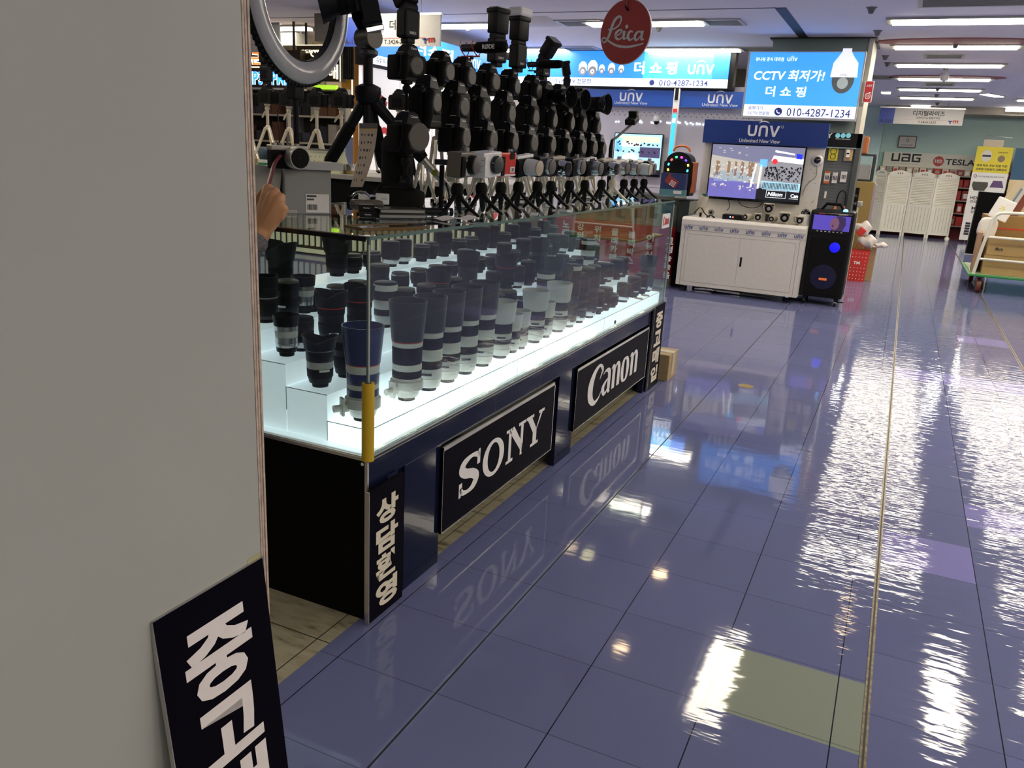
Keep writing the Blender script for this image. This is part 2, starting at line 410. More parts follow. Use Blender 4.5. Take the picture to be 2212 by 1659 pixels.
# ---- shop walls at the left rear
BRN = mat('brown_shop_wall', (.115, .062, .028), .6, var=.2, scale=4)
struct(MB().b2(-9.9, -5.0, 7.2, 7.3, 0, CEIL).build('wall_shop_brown', CREAM))
struct(MB().b2(-5.0, -.55, 8.75, 8.85, 0, 2.12).build('wall_shop_white', WHW))
struct(MB().b2(-9.9, -.55, 10.5, 10.6, 0, CEIL).build('wall_shop_rear', mat('dim_rear_wall', (.25, .22, .15), .8)))
# ---- column behind the CCTV counter
COLM = mat('grey_green_column_paint', (.19, .24, .225), .5, var=.05, scale=3)
CREAMC = mat('cream_column_edge', (.50, .48, .40), .5)
mb = MB().b2(-.34, .575, 7.58, 8.32, 0, CEIL); mb.k = 1; mb.b2(.575, .615, 7.56, 8.34, 0, CEIL); 
struct(mb.build('column', [COLM, CREAMC]))
struct(MB().b2(-.37, .64, 7.54, 8.36, CEIL-.012, CEIL).build('trim_6', mat('dark_bronze_trim', (.05, .045, .04), .4, .5)))
# ---- ceiling joints and slots
struct(MB().b2(-7, -.08, 5.86, 5.885, CEIL-.002, CEIL).build('trim_7', GROOVE))
struct(MB().b2(-.09, .0, 5.87, 7.54, CEIL-.004, CEIL).build('trim_8', GROOVE))

# ---- ceiling lamps
LAMP = mat('lit_tube_diffuser', (1, .95, .82), .4, emit=18.5, ecol=(1.0, .90, .72))
HOUS = mat('lamp_trough', (.42, .42, .38), .4)
def mk_lamp():
    t = thing('ceiling_lamp', '', 'ceiling light')
    MB().b2(-.60, .60, -.14, -.12, -.02, 0).b2(-.60, .60, .12, .14, -.02, 0).b2(-.60, -.55, -.12, .12, -.02, 0).b2(.55, .60, -.12, .12, -.02, 0).build('frame', HOUS, t)
    MB().b2(-.55, .55, -.11, .11, -.030, -.003).build('diffuser', LAMP, t)
    return t
lamp = Proto(mk_lamp)
rows = [6.56+1.6*k for k in range(-7, 6)]
cols = {'right': 1.345, 'middle': -1.38, 'left': -3.5, 'far': -5.9, 'side': 3.1, 'edge': 4.9}  # side and edge columns are unseen lamps added to brighten the room
n = 0
desc = {5: 'farthest', 4: 'second farthest', 3: 'third farthest', 2: 'fourth farthest', 1: 'fifth farthest', 0: 'nearest visible'}
for cn, x in cols.items():
    for k in range(-7, 6):
        y = 6.56+1.6*k
        if cn in ('middle', 'left', 'far') and k > 1: continue
        if cn in ('right', 'middle') and k < 0: continue
        if cn in ('middle', 'left', 'far'): y = 6.47+1.9*k
        if y < -5.2 or (cn == 'far' and k != 0): continue
        if cn == 'right' and k >= 0: lb = 'long recessed fluorescent lamp over the right aisle, %s in its row' % desc[k]
        elif cn in ('side', 'edge'): lb = 'ceiling fluorescent lamp to the right of the aisle, beyond the picture border'
        elif k == 0: lb = {'middle': 'long fluorescent lamp in the ceiling beside the red round sign', 'left': 'long fluorescent lamp in the ceiling right of the hanging sign numbered 17', 'far': 'warm fluorescent lamp in the ceiling behind the ring light'}[cn]
        elif k == 1: lb = {'middle': 'fluorescent lamp just above the right end of the long blue fascia sign', 'left': 'fluorescent lamp above the blue fascia, behind the camera flashes'}[cn]
        else: lb = 'ceiling fluorescent lamp overhead, outside the picture above the near aisle'
        lamp.put((x, y, CEIL), 0, lb, 'ceiling fluorescent lamps')
for (x, y, lb) in ((.43, 3.9, 'left'), (2.02, 4.5, 'right')):
    lamp.put((x, y, CEIL), PI/2, 'lengthwise ceiling lamp whose streak shines on the %s side of the near floor' % lb, 'lengthwise ceiling lamps')
# downlights
DL = mat('lit_downlight', (1, .8, .55), .4, emit=22, ecol=(1, .72, .42))
def mk_dl():
    t = thing('downlight', '', 'ceiling light')
    MB().lathe([(.075, -.012), (.085, 0)], 24, cap=False).build('bezel', WHT, t)
    MB().lathe([(.001, -.004), (.065, -.004)], 24, cap=False).build('bulb', DL, t)
    return t
dl = Proto(mk_dl)
for px, py in ((1340, 1400), (1425, 1240), (1272, 1200), (1825, 1340), (1728, 825)):
    g = at(px, py, Z=0); k = (CEIL+1.25)/1.25; p = CAM+(g-CAM)*k
    dl.put((p.x, p.y, CEIL), 0, 'round warm downlight overhead mirrored as an orange spot on the near floor', 'warm downlights')
# square lamp fittings at the far end
SQ = mat('lit_square_lamp', (1, .97, .9), .4, emit=40, ecol=(1, .95, .82))
for px, py, w_, d_, rz, lb in ((1914, 199, .13, .30, 0, 'small bright lamp fitting in the ceiling right of the column'), (2143, 205, .14, .5, -.5, 'small slanting bright lamp in the far ceiling, right of the long lamps')):
    p = at(px, py, Z=CEIL); mb = MB(); mb.b2(-w_/2-.02, w_/2+.02, -d_/2-.02, d_/2+.02, -.01, 0)
    t = thing('ceiling_lamp', lb, 'ceiling light', (p.x, p.y, CEIL), rz)
    mb.build('frame', HOUS, t); MB().b2(-w_/2, w_/2, -d_/2, d_/2, -.014, -.010).build('diffuser', SQ, t)
for px, py, w_, lb in ((1990, 223, .30, 'bright twin lamp box under the soffit above the hanging A-001 sign'), (2200, 232, .36, 'bright twin lamp box under the soffit at the right border')):
    p = at(px, py, Y=16.55); t = thing('lamp_box', lb, 'ceiling light', (p.x, 16.55, p.z))
    MB().b2(-w_/2-.02, w_/2+.02, 0, .05, -.08, .085).build('housing', HOUS, t)
    for s_ in (-1, 1): MB().b2(s_*w_/4-w_/4.4, s_*w_/4+w_/4.4, -.02, 0, -.065, .07).build('diffuser', SQ, t)
# vents
VENT = mat('vent_slats', (.13, .125, .115), .6)
for px, py, w_, d_, lb in ((1258, 48, .42, .28, 'grey slatted ceiling vent left of the red round sign'), (1540, 47, .5, .30, 'slatted ceiling vent at the right end of the lamp beside the red sign'),
                           (1250, 103, .42, .26, 'slatted ceiling vent above the long blue fascia, near the mic'), (1625, 105, .5, .25, 'slatted ceiling vent left of the column top'),
                           (2040, 120, .34, .3, 'beige ceiling vent between the second and third long lamps of the right aisle'), (2030, 181, .34, .4, 'beige ceiling vent between the far long lamps'),
                           (1888, 166, .4, .4, 'white edged ceiling vent right beside the column'), (2190, 0, 1.2, .3, 'dark ceiling slot at the top right border')):
    p = at(px, py, Z=CEIL); t = thing('ceiling_vent', lb, 'vent', (p.x, p.y, CEIL))
    MB().b2(-w_/2, w_/2, -d_/2, d_/2, -.004, 0).build('backing', VENT, t)
    mb = MB().b2(-w_/2-.03, w_/2+.03, -d_/2-.03, -d_/2, -.012, 0).b2(-w_/2-.03, w_/2+.03, d_/2, d_/2+.03, -.012, 0).b2(-w_/2-.03, -w_/2, -d_/2, d_/2, -.012, 0).b2(w_/2, w_/2+.03, -d_/2, d_/2, -.012, 0)
    mb.build('frame', HOUS, t)
    mb = MB()
    for i in range(7): mb.box((0, -d_/2+d_*(i+.5)/7, -.007), (w_, .008, .006))
    mb.build('slats', HOUS, t)
# pink boat-shaped recesses and cone sensors
PINK = mat('dusky_pink_recess', (.32, .12, .13), .6)
for px, py, w_, lb in ((2066, 88, 1.45, 'large'), (2040, 166, 1.45, 'far')):
    p = at(px, py, Z=CEIL); poly = []
    for i in range(21):
        a = PI*i/20; poly.append((-w_/2*math.cos(a), .24*math.sin(a)))
    poly += [(x, -z*.9) for x, z in poly[::-1][1:-1]]
    mb = MB(); n_ = len(poly); mb.add([(x, y, -.012) for x, y in poly]+[(x, y, 0) for x, y in poly], [list(range(n_))]+[(i, (i+1) % n_, (i+1) % n_+n_, i+n_) for i in range(n_)])
    o = mb.build('ceiling_ornament', PINK); o.location = (p.x, p.y, CEIL)
    tag(o, 'dusky pink boat-shaped ceiling panel between the long lamps, the %s one' % lb, 'ceiling panel')
sens = Proto(lambda: (lambda t: (MB().lathe([(.001, -.05), (.018, -.045), (.03, -.012), (.045, 0)], 14).build('body', mat('sensor_grey', (.16, .15, .14), .5), t), t)[1])(thing('ceiling_sensor', '', 'sensor')))
for i, (px, py) in enumerate(((2044, 145), (2065, 93), (2026, 190), (2024, 204), (1896, 66), (1883, 16), (1913, 120), (1918, 135), (1424, 57), (1011, 57), (679, 58), (2025, 222))):
    p = at(px, py, Z=CEIL); sens.put((p.x, p.y, CEIL), 0, 'small cone-shaped sprinkler or sensor on the ceiling', 'ceiling sensors')
# ceiling cassette behind the flashes
p = at(1145, 46, Z=CEIL); t = thing('ceiling_diffuser', 'square white ceiling air outlet behind the tall flash with white diffuser', 'vent', (p.x, p.y, CEIL))
MB().lathe([(.20, -.03), (.42, 0)], 4, phase=PI/4).build('panel', mat('white_enamel', (.6, .58, .58), .5), t)
t = thing('dome_camera', 'small white dome camera on the ceiling before the far pink panel', 'security camera', at(2042, 158, Z=CEIL))
MB().lathe([(.001, -.10), (.04, -.09), (.055, -.06), (.05, 0)], 16).build('body', WHT, t)
t = thing('smoke_detector', 'dark grey hanging box under the ceiling seen inside the ring light', 'box', at(695, 52, Y=5.4))
MB().b2(-.09, .09, 0, .12, -.16, .10).build('body', mat('grey_box', (.13, .12, .11), .5), t)
for k in (-1, 1): MB().cyl((k*.05, .06, .10), (k*.05, .06, CEIL-t.location.z), .006, n=6).build('hanger', GRY, t)
# ================================================================== THE SHOWCASE
L = 2.87; W = .72; BT = .476; GT = 1.037
NAVY = mat('glossy_navy_tile', (.006, .009, .028), .06, spec=.28, bump=.02, scale=12)
BLKP = mat('black_laminate', (.004, .004, .004), .35, spec=.04)
EDGE = mat('aluminium_edge', (.5, .48, .44), .25, .9)
PANE = glass_mat('clear_pane', (.90, .95, .93), 1.5, boost=1.5)
PEDGE = mat('green_glass_edge', (.10, .17, .14), .1, spec=.8)
LIT = mat('lit_white_acrylic', (.9, .95, 1), .35, emit=.34, ecol=(.80, .93, 1.0))
LITB = mat('lit_white_acrylic_bright', (.9, .95, 1), .35, emit=1.05, ecol=(.84, .95, 1.0))
case = thing('glass_showcase', 'long glass showcase full of lenses on a navy and black base, lit white from below', 'showcase', (0, 0, 0))
# base: hollow under the sign boards, posts to the floor
mb = MB().b2(-W, 0, 0.004, L, .392, BT-.006)
mb.b2(-.03, 0, .176, .375, 0, .392).b2(-.03, 0, 1.325, 1.512, 0, .392).b2(-.03, 0, 2.60, 2.66, 0, .392).b2(-.035, -.012, .0, .18, 0, .392)
mb.b2(-W, -W+.02, 0, L, .0, .392).b2(-.30, -.29, .15, L-.02, .10, .392).b2(-W, -.01, L-.02, L, 0, .392)
mb.b2(-.006, -.001, 2.66, L, 0, .47)
mb.build('base_front', NAVY, case)
mb = MB(); mb.b2(-W, 0, -.006, .004, 0, BT-.012); mb.build('end_panel', BLKP, case)
mb = MB()
for y in (.74, 1.12, 1.90): mb.b2(-.0002, .0004, y, y+.0012, .392, .47)
mb.b2(-.0002, .0006, .176, 2.6, .3905, .3925)
mb.build('tile_joints', mat('tile_joint', (.05, .055, .08), .5), case)
MB().b2(-.002, .006, -.008, L, BT-.014, BT-.004).build('dark_edging', mat('dark_bronze_edge', (.03, .026, .022), .3, .5), case)
mb = MB().b2(-W, .004, -.009, -.003, BT-.012, BT-.004).b2(.005, .0066, -.008, L, BT-.012, BT-.010)  # the thin bright strip along the front edging imitates its highlight
mb.b2(-.004, .004, -.010, -.002, 0, BT-.012).b2(-W, -.01, -.005, L, BT-.005, BT-.001)
mb.build('metal_edging', EDGE, case)
for x, z in ((-.012, .455), (-.345, .458)): MB().disc(.005, [(.005, 0), (.005, .003)], (x, -.006, z), '-Y', 10).build('screw', CHR, case)
# lit white floor with steps rising to the back
def step(z0, z1, x1, x2, m_, nm='lit_step'):
    MB().b2(x1, x2, .035, L-.03, z0, z1).build(nm, m_, case)
EDGL = mat('acrylic_edge_line', (.30, .34, .36), .5)
for z_, x_ in ((.533, -.155), (.605, -.292), (.667, -.43), (.73, -.57)):
    MB().b2(x_-.001, x_+(.133 if x_ == -.155 else .136), .0335, .0352, z_-.0012, z_+.0004).build('acrylic_edge', EDGL, case)
    MB().b2(x_-.0012, x_+.0002, .0335, .0352, z_-.065, z_).build('acrylic_edge', EDGL, case)
MB().b2(-.0222, -.0208, .035, L-.03, .5318, .5336).build('acrylic_edge', EDGL, case)
step(BT, .533, -.155, -.022, LITB); step(BT, .605, -.292, -.156, LIT); step(BT, .667, -.43, -.293, LIT); step(BT, .73, -.57, -.431, LIT); step(BT, .79, -W+.01, -.571, LIT)
MB().b2(-W+.005, -.004, .004, .034, BT, BT+.002).build('lit_border', LIT, case)
for y in (.95, 1.9): MB().b2(-.155, -.0215, y, y+.002, BT, .5333).build('acrylic_seam', mat('acrylic_seam', (.3, .35, .36), .5), case)
# panes
G = .006
MB().b2(-G, 0, .004, L, BT, GT-.012).build('front_pane', PANE, case)
MB().b2(-W, -G, 0, G, BT, GT-.012).build('end_pane', PANE, case)
MB().b2(-W, -G, L-G, L, BT, GT-.012).build('far_end_pane', PANE, case)
TOPP = glass_mat('top_pane_glass', (.86, .92, .90), 1.5, boost=1.3)
MB().b2(-W, .004, -.004, L+.004, GT-.008, GT).build('top_pane', TOPP, case)
mb = MB().b2(.004, .0048, -.004, L+.004, GT-.009, GT).b2(-W, .004, -.0048, -.004, GT-.009, GT).b2(-.0065, .0004, -.0005, .004, BT, GT-.01).b2(-.0065, .0004, L, L+.001, BT, GT-.01)
mb.build('pane_edges', PEDGE, case)
mb = MB().b2(-W, -.006, -.0058, -.0048, GT-.013, GT-.001); mb.k = 1; mb.b2(-W, .0046, -.0062, -.0058, GT-.002, GT+.0006)
mb.build('black_rim_strip', [BLKG, EDGE], case)
for q in ([(0.001, -.001, GT-.02), (.001, -.001, BT+.2)], [(.001, L, GT-.02), (.001, L, BT+.01)]): MB().tube(q, .0026, 8).build('corner_bead', mat('clear_bead', (.42, .50, .42), .12, spec=.8), case)
YEL = mat('yellow_foam_guard', (.55, .36, .01), .55, bump=.3, scale=400)
vs = []
mb = MB()
n_ = 14
for zz in (BT-.012, .672):
    for i in range(n_+1):
        a = -PI*.75+(PI*1.5)*i/n_-PI/4
        vs.append((.016*math.cos(a)-.004, .016*math.sin(a)+.004, zz))
mb.add(vs, [(i, i+1, i+n_+2, i+n_+1) for i in range(n_)], True)
mb.add([(v[0]*.62, v[1]*.62, v[2]) for v in vs], [(i, i+1, i+n_+2, i+n_+1) for i in range(n_)], True)
mb.add(vs[n_+1:]+[(v[0]*.62, v[1]*.62, v[2]) for v in vs[n_+1:]], [(i, i+1, i+n_+2, i+n_+1) for i in range(n_)])
tag(mb.build('corner_guard', YEL), 'yellow foam guard on the lower near corner of the glass showcase', 'corner guard')
# key lock and round latch
mb = MB().disc(.009, [(.009, 0), (.009, .004), (.005, .005)], (.0, 1.99, .502), 'X', 16); mb.build('lock', mat('dark_brass', (.1, .08, .04), .3, .8), case)

# ---- lettered sign boards on the base
BRD = mat('black_sign_board', (.004, .0035, .007), .4, spec=.02)
def board(name, label, y0, y1, z0, z1, x=.012, rim=True):
    t = thing(name, label, 'sign', (x, (y0+y1)/2, z0), PI/2)
    w_, h_ = y1-y0, z1-z0
    MB().b2(-w_/2, w_/2, 0, .01, 0, h_).build('board', BRD, t)
    if rim: MB().b2(-w_/2, w_/2, -.0012, .008, h_-.012, h_).b2(-w_/2, w_/2, -.0012, .008, 0, .004).b2(w_/2-.006, w_/2, -.0012, .008, .004, h_).b2(-w_/2, -w_/2+.002, -.0012, .008, .004, h_).build('metal_rim', EDGE, t)
    return t, w_, h_
t, w_, h_ = board('brand_sign', 'black board with white slab-serif capital letters, the nearer of two horizontal signs below the showcase', .37, 1.25, .10, .385)
mb = MB(); q = dict(y=-.0015)
def sony(mb, cx, cz, w, h):
    s = h/1.0; sx = w/4.35; o = lambda x: cx+(x-2.175)*sx
    B = cz-h/2
    # S
    ribbon(mb, [(.88, .78, .10), (.80, .90, .15), (.55, .955, .11), (.25, .88, .20), (.14, .72, .26), (.30, .57, .25), (.60, .46, .25), (.78, .30, .25), (.66, .11, .20), (.42, .045, .11), (.18, .10, .14), (.10, .25, .10)], y=-.0015, sx=sx, sz=s, ox=o(0), oz=B)
    flat(mb, [(.80, .62), (.93, .62), (.93, 1.02), (.86, 1.02), (.80, .92)], ox=o(0), oz=B, s=s, sx=sx, y=-.0015)
    flat(mb, [(.03, 0), (.10, 0), (.16, .10), (.16, .38), (.03, .38)], ox=o(0), oz=B, s=s, sx=sx, y=-.0015)
    # O
    ring(mb, o(1.58), cz, .52*sx, .52*s, .29*sx, .41*s, y=-.0015)
    # N, Y
    F = lambda P: flat(mb, P, ox=o(0), oz=B, s=s, sx=sx, y=-.0015)
    F([(2.22, 0), (2.58, 0), (2.58, .09), (2.47, .09), (2.47, .91), (2.33, .91), (2.33, .09), (2.22, .09)])
    F([(2.20, .91), (2.52, .91), (2.52, 1), (2.20, 1)])
    F([(2.36, 1), (2.60, 1), (3.12, .30), (3.12, 0), (2.36, .92)])
    F([(2.98, 0), (3.12, 0), (3.12, .91), (2.98, .91)]); F([(2.86, .91), (3.24, .91), (3.24, 1), (2.86, 1)])
    F([(3.28, .91), (3.72, .91), (3.72, 1), (3.28, 1)]); F([(3.36, .91), (3.62, .91), (3.92, .47), (3.92, .09), (3.70, .09), (3.70, .42)])
    F([(3.92, .47), (3.84, .40), (4.12, .91), (4.24, .91)]); F([(4.02, .91), (4.36, .91), (4.36, 1), (4.02, 1)]); F([(3.58, 0), (4.04, 0), (4.04, .09), (3.58, .09)])
sony(mb, 0.0, h_*.50, .68, .128)
mb.build('lettering', TXT, t)
t, w_, h_ = board('brand_sign', 'black board with white flowing serif letters, the farther of two horizontal signs below the showcase', 1.497, 2.575, .103, .383)
def canon(mb, cx, cz, w, y=-.0015, zs=1.08):
    s = w/4.6; o = dict(y=y, sx=s, sz=s*zs, ox=cx-2.3*s, oz=cz-.60*s*zs)
    # C
    ribbon(mb, [(1.14, 1.02, .02), (1.10, 1.22, .16), (.86, 1.42, .13), (.50, 1.25, .25), (.24, .80, .38), (.26, .28, .34), (.55, -.05, .20), (.90, .02, .10), (1.12, .27, .03)], **o)
    ribbon(mb, [(1.16, 1.28, .05), (1.04, 1.02, .10), (.92, .82, .02)], **o)
    # a
    ribbon(mb, [(1.20, .92, .03), (1.40, 1.02, .10), (1.62, .98, .20), (1.72, .80, .24), (1.72, .30, .24), (1.74, .05, .20), (1.86, .0, .03)], **o)
    ribbon(mb, [(1.62, .62, .06), (1.42, .52, .14), (1.24, .32, .24), (1.34, .06, .18), (1.52, .06, .10), (1.66, .24, .05)], **o)
    # n
    for x in (2.02, 3.72):
        ribbon(mb, [(x-.12, .92, .03), (x, 1.0, .16), (x+.10, .9, .26), (x+.10, .5, .25), (x+.10, .0, .25)], **o)
        ribbon(mb, [(x+.18, .78, .03), (x+.32, 1.0, .12), (x+.48, .98, .20), (x+.54, .80, .25), (x+.54, .4, .25), (x+.54, .0, .25)], **o)
    # o
    ribbon(mb, [(3.16, 1.03, .10), (2.98, .92, .20), (2.90, .52, .26), (2.98, .10, .20), (3.16, -.01, .10), (3.34, .10, .20), (3.42, .52, .26), (3.34, .92, .20), (3.16, 1.03, .10)], **o)
mb = MB(); canon(mb, 0.0, h_*.50, .79, zs=.66); mb.build('lettering', TXT, t)
CRM = mat('cream_print', (.72, .66, .52), .5)
t, w_, h_ = board('lettered_board', 'narrow upright black board, cream Korean letters, near corner of the showcase base', -.022, .142, .004, .388, .02, False)
MB().b2(-w_/2-.003, -w_/2, -.0005, .01, 0, h_).build('metal_rim', EDGE, t)
for i, ch in enumerate('상담환영'): text(t, ch, .0, h_-.075-.083*i, .105, .075, CRM, .045)
t, w_, h_ = board('lettered_board', 'narrow upright black board, cream Korean letters, far corner of the showcase base', 2.645, 2.855, .004, .478, .016, False)
MB().b2(-w_/2-.003, -w_/2, -.0005, .01, 0, h_).build('metal_rim', EDGE, t)
for i, ch in enumerate('중고매입'): text(t, ch, .0, h_-.085-.104*i, .135, .088, CRM, .045)
# the big leaning board in the foreground
TL, TR = Vector((.2, -.853, .525)), Vector((.2, -.611, .525))
lean = .055
t = thing('leaning_sign', 'large black board with white Korean letters leaning against the grey partition in the foreground', 'sign', (.2+lean, (TL.y+TR.y)/2, 0), rot=None)
ang = math.atan2(lean, .525)
t.rotation_euler = (Matrix.Rotation(PI/2, 4, 'Z') @ Matrix.Rotation(-ang, 4, 'X')).to_euler()
w_ = TR.y-TL.y; h_ = math.hypot(lean, .525)
MB().b2(-w_/2, w_/2, 0, .008, 0, h_).build('board', BRD, t)
MB().b2(-w_/2, w_/2, 0, .008, h_, h_+.002).b2(-w_/2-.002, -w_/2, .0, .008, 0, h_).build('pale_edge', EDGE, t)
LT = mat('white_vinyl_letter', (.80, .74, .72), .5)
for i, ch in enumerate('중고매입'): text(t, ch, -.002, h_-(.124, .266, .388, .486)[i], .150, (.138, .118, .10, .085)[i], LT, .034)
# parcel behind the far corner
KRAFT = mat('kraft_cardboard', (.36, .26, .13), .7, var=.08); TAPE = mat('parcel_tape', (.42, .33, .17), .3)
t = thing('parcel_box', 'small taped cardboard parcel on the floor behind the far corner board of the showcase', 'box', (-.02, 3.03, 0))
MB().b2(-.09, .075, -.10, .10, 0, .155, .003).build('body', KRAFT, t); MB().b2(-.092, .077, -.03, .03, .02, .157).build('tape', TAPE, t)
# small card signs on the far end of the glass
p = at(1438, 478, X=.004)
t = thing('card_sign', 'small white card with red flowing letters stuck to the far corner of the showcase glass', 'sign', (.006, p.y, p.z-.035), PI/2)
MB().b2(-.075, .075, 0, .002, 0, .075).build('card', WHT, t); mb = MB(); canon(mb, 0, .036, .125); mb.build('lettering', RED, t)

# ================================================================== LENSES IN THE CASE
LM = [LWHT, BLKM, BLK, SIL, RED, GRY, TXD, CHAR, GLD, mat('pale_grey_window', (.5, .5, .48), .4), mat('deep_blue_enamel', (.012, .02, .10), .3)]
def mk_lens(bands, hood=None, cap=True, foot=False, collar=None, petals=False, text_=None, name='camera_lens', cat='camera lens'):
    """bands: (height, r0, r1, material) from the mount upward; hood: (height, r0, r1, material)"""
    def f():
        t = thing(name, '', cat)
        z = 0.0; r = bands[0][1]
        MB().lathe([(r*.72, 0), (r*.74, .003), (r*.74, .012)], 22).build('rear_cap', BLKM, t)
        z = .012; prof = [(r*.74, z)]; ms = []; k_prev = None
        groups = []
        for h_, r0, r1, k in bands:
            mb = MB(); mb.lathe([(r0*.97, z), (r0, z+h_*.06), (r1, z+h_*.94), (r1*.97, z+h_)], 22)
            groups.append((k, mb)); z += h_
        barrel = MB(); bl = []
        for k, mb in groups:
            if k in (1, 4) or (k == 2 and False): 
                mb.build('focus_ring' if k == 1 else 'red_ring', LM[k], t)
            else:
                barrel.k = len(bl); bl.append(LM[k]); o_ = len(barrel.v); barrel.v += mb.v
                for fi, ff in enumerate(mb.f): barrel.f.append([i+o_ for i in ff]); barrel.mi.append(barrel.k); barrel.sm.append(mb.sm[fi])
        if bl: barrel.build('barrel', bl, t)
        if text_:
            mb = MB(); zt, rr = text_
            for a in (-.25, .0, .25): mb.box((rr*math.sin(a+.5), -rr*math.cos(a+.5), zt), (.010, .0012, .006), 0, RZ(a+.5))
            mb.build('printed_marks', LM[6] if bands[0][3] == 0 else TXT, t)
        if hood:
            hh, r0, r1, k = hood; mb = MB(); n = 32; vs = []; th = .0022
            for j in range(3):
                for i in range(n):
                    a = 2*PI*i/n; zz = hh*j/2
                    if j == 2 and petals: zz = hh*(.62+.38*abs(math.cos(a))**.7)*(1 if abs(math.cos(a)) > .5 else .92)
                    r_ = r0+(r1-r0)*min(1, (j/2)); vs.append((r_*math.cos(a), r_*math.sin(a), z+zz))
            m_ = len(vs); vs += [(x*(1-th/r0), y*(1-th/r0), q) for x, y, q in vs]
            fs = [(j*n+i, j*n+(i+1) % n, (j+1)*n+(i+1) % n, (j+1)*n+i) for j in range(2) for i in range(n)]
            mb.add(vs, fs+[tuple(a+m_ for a in f[::-1]) for f in fs]+[(2*n+i, 2*n+(i+1) % n, 2*n+(i+1) % n+m_, 2*n+i+m_) for i in range(n)], True)
            mb.build('lens_hood', LM[k], t); 
            if cap: MB().lathe([(r0*.9, z+.002), (r0*.9, z+.006), (.001, z+.006)], 22).build('front_cap', BLK, t)
            else: MB().lathe([(r0*.88, z+.001), (r0*.5, z-.004), (.001, z-.002)], 22, cap=False).build('front_glass', SCR, t)
        elif cap:
            r_ = bands[-1][2]; MB().lathe([(r_*.95, z), (r_*.95, z+.006), (r_*.85, z+.008), (.001, z+.008)], 22).build('front_cap', CAP if cap == 2 else BLK, t)
        if foot:
            zc = foot; rr = .046
            mb = MB(); mb.lathe([(rr, zc-.014), (rr*1.05, zc-.012), (rr*1.05, zc+.012), (rr, zc+.014)], 22)
            mb.box((-rr-.006, 0, zc-.01), (.022, .022, .024), .004).box((-rr-.012, 0, zc-.008), (.008, .024, .05), .003); mb.build('tripod_collar', LM[0], t)
            MB().cyl((-rr-.015, 0, zc-.012), (-rr-.036, 0, zc-.012), .010, n=12).build('collar_knob', LM[0], t)
        return t
    return Proto(f)
tele_dark = mk_lens([(.03, .034, .040, 0), (.03, .040, .041, 9), (.025, .041, .041, 1), (.035, .041, .041, 0), (.035, .041, .042, 1), (.018, .042, .042, 0)], (.105, .046, .052, 7), text_=(.056, .042))
tele_long = mk_lens([(.028, .034, .041, 0), (.03, .042, .043, 9), (.022, .043, .043, 1), (.02, .043, .043, 0), (.050, .043, .044, 1), (.014, .044, .045, 0), (.003, .045, .045, 4)], (.115, .046, .056, 7), foot=.048, text_=(.055, .0435))
tele_white = mk_lens([(.025, .034, .040, 0), (.018, .040, .040, 0), (.016, .040, .040, 1), (.022, .040, .041, 9), (.035, .041, .041, 1), (.006, .041, .042, 0)], (.072, .047, .054, 0), text_=(.080, .0415))
tele_small = mk_lens([(.022, .028, .031, 0), (.02, .031, .031, 0), (.03, .031, .031, 1), (.012, .031, .032, 0)], (.05, .034, .038, 0), text_=(.04, .0312))
white_bands = mk_lens([(.03, .032, .038, 0), (.02, .038, .038, 2), (.03, .038, .039, 0), (.03, .039, .039, 1), (.02, .039, .040, 0)], None, 1, text_=(.07, .039))
blk_tall = mk_lens([(.015, .033, .036, 3), (.03, .036, .038, 2), (.035, .038, .039, 1), (.03, .038, .039, 2), (.02, .039, .040, 7)], (.055, .042, .046, 2), text_=(.03, .037))
blk_mid = mk_lens([(.02, .031, .034, 2), (.03, .035, .036, 1), (.02, .034, .035, 2), (.022, .036, .036, 1)], None, 2, text_=(.035, .036))
blk_red = mk_lens([(.02, .034, .037, 2), (.028, .038, .039, 1), (.024, .038, .038, 2), (.020, .040, .041, 1), (.004, .041, .041, 4)], (.05, .045, .050, 2), cap=False, petals=True, text_=(.03, .038))
blk_short = mk_lens([(.014, .031, .033, 2), (.02, .034, .034, 1), (.012, .034, .034, 2), (.004, .034, .034, 3)], None, 2)
blk_glass = mk_lens([(.018, .032, .034, 3), (.03, .035, .035, 1), (.03, .035, .036, 2)], None, 1)
blk_green = mk_lens([(.02, .035, .038, 2), (.03, .038, .039, 1), (.03, .039, .04, 2)], (.06, .046, .05, 2), cap=False)

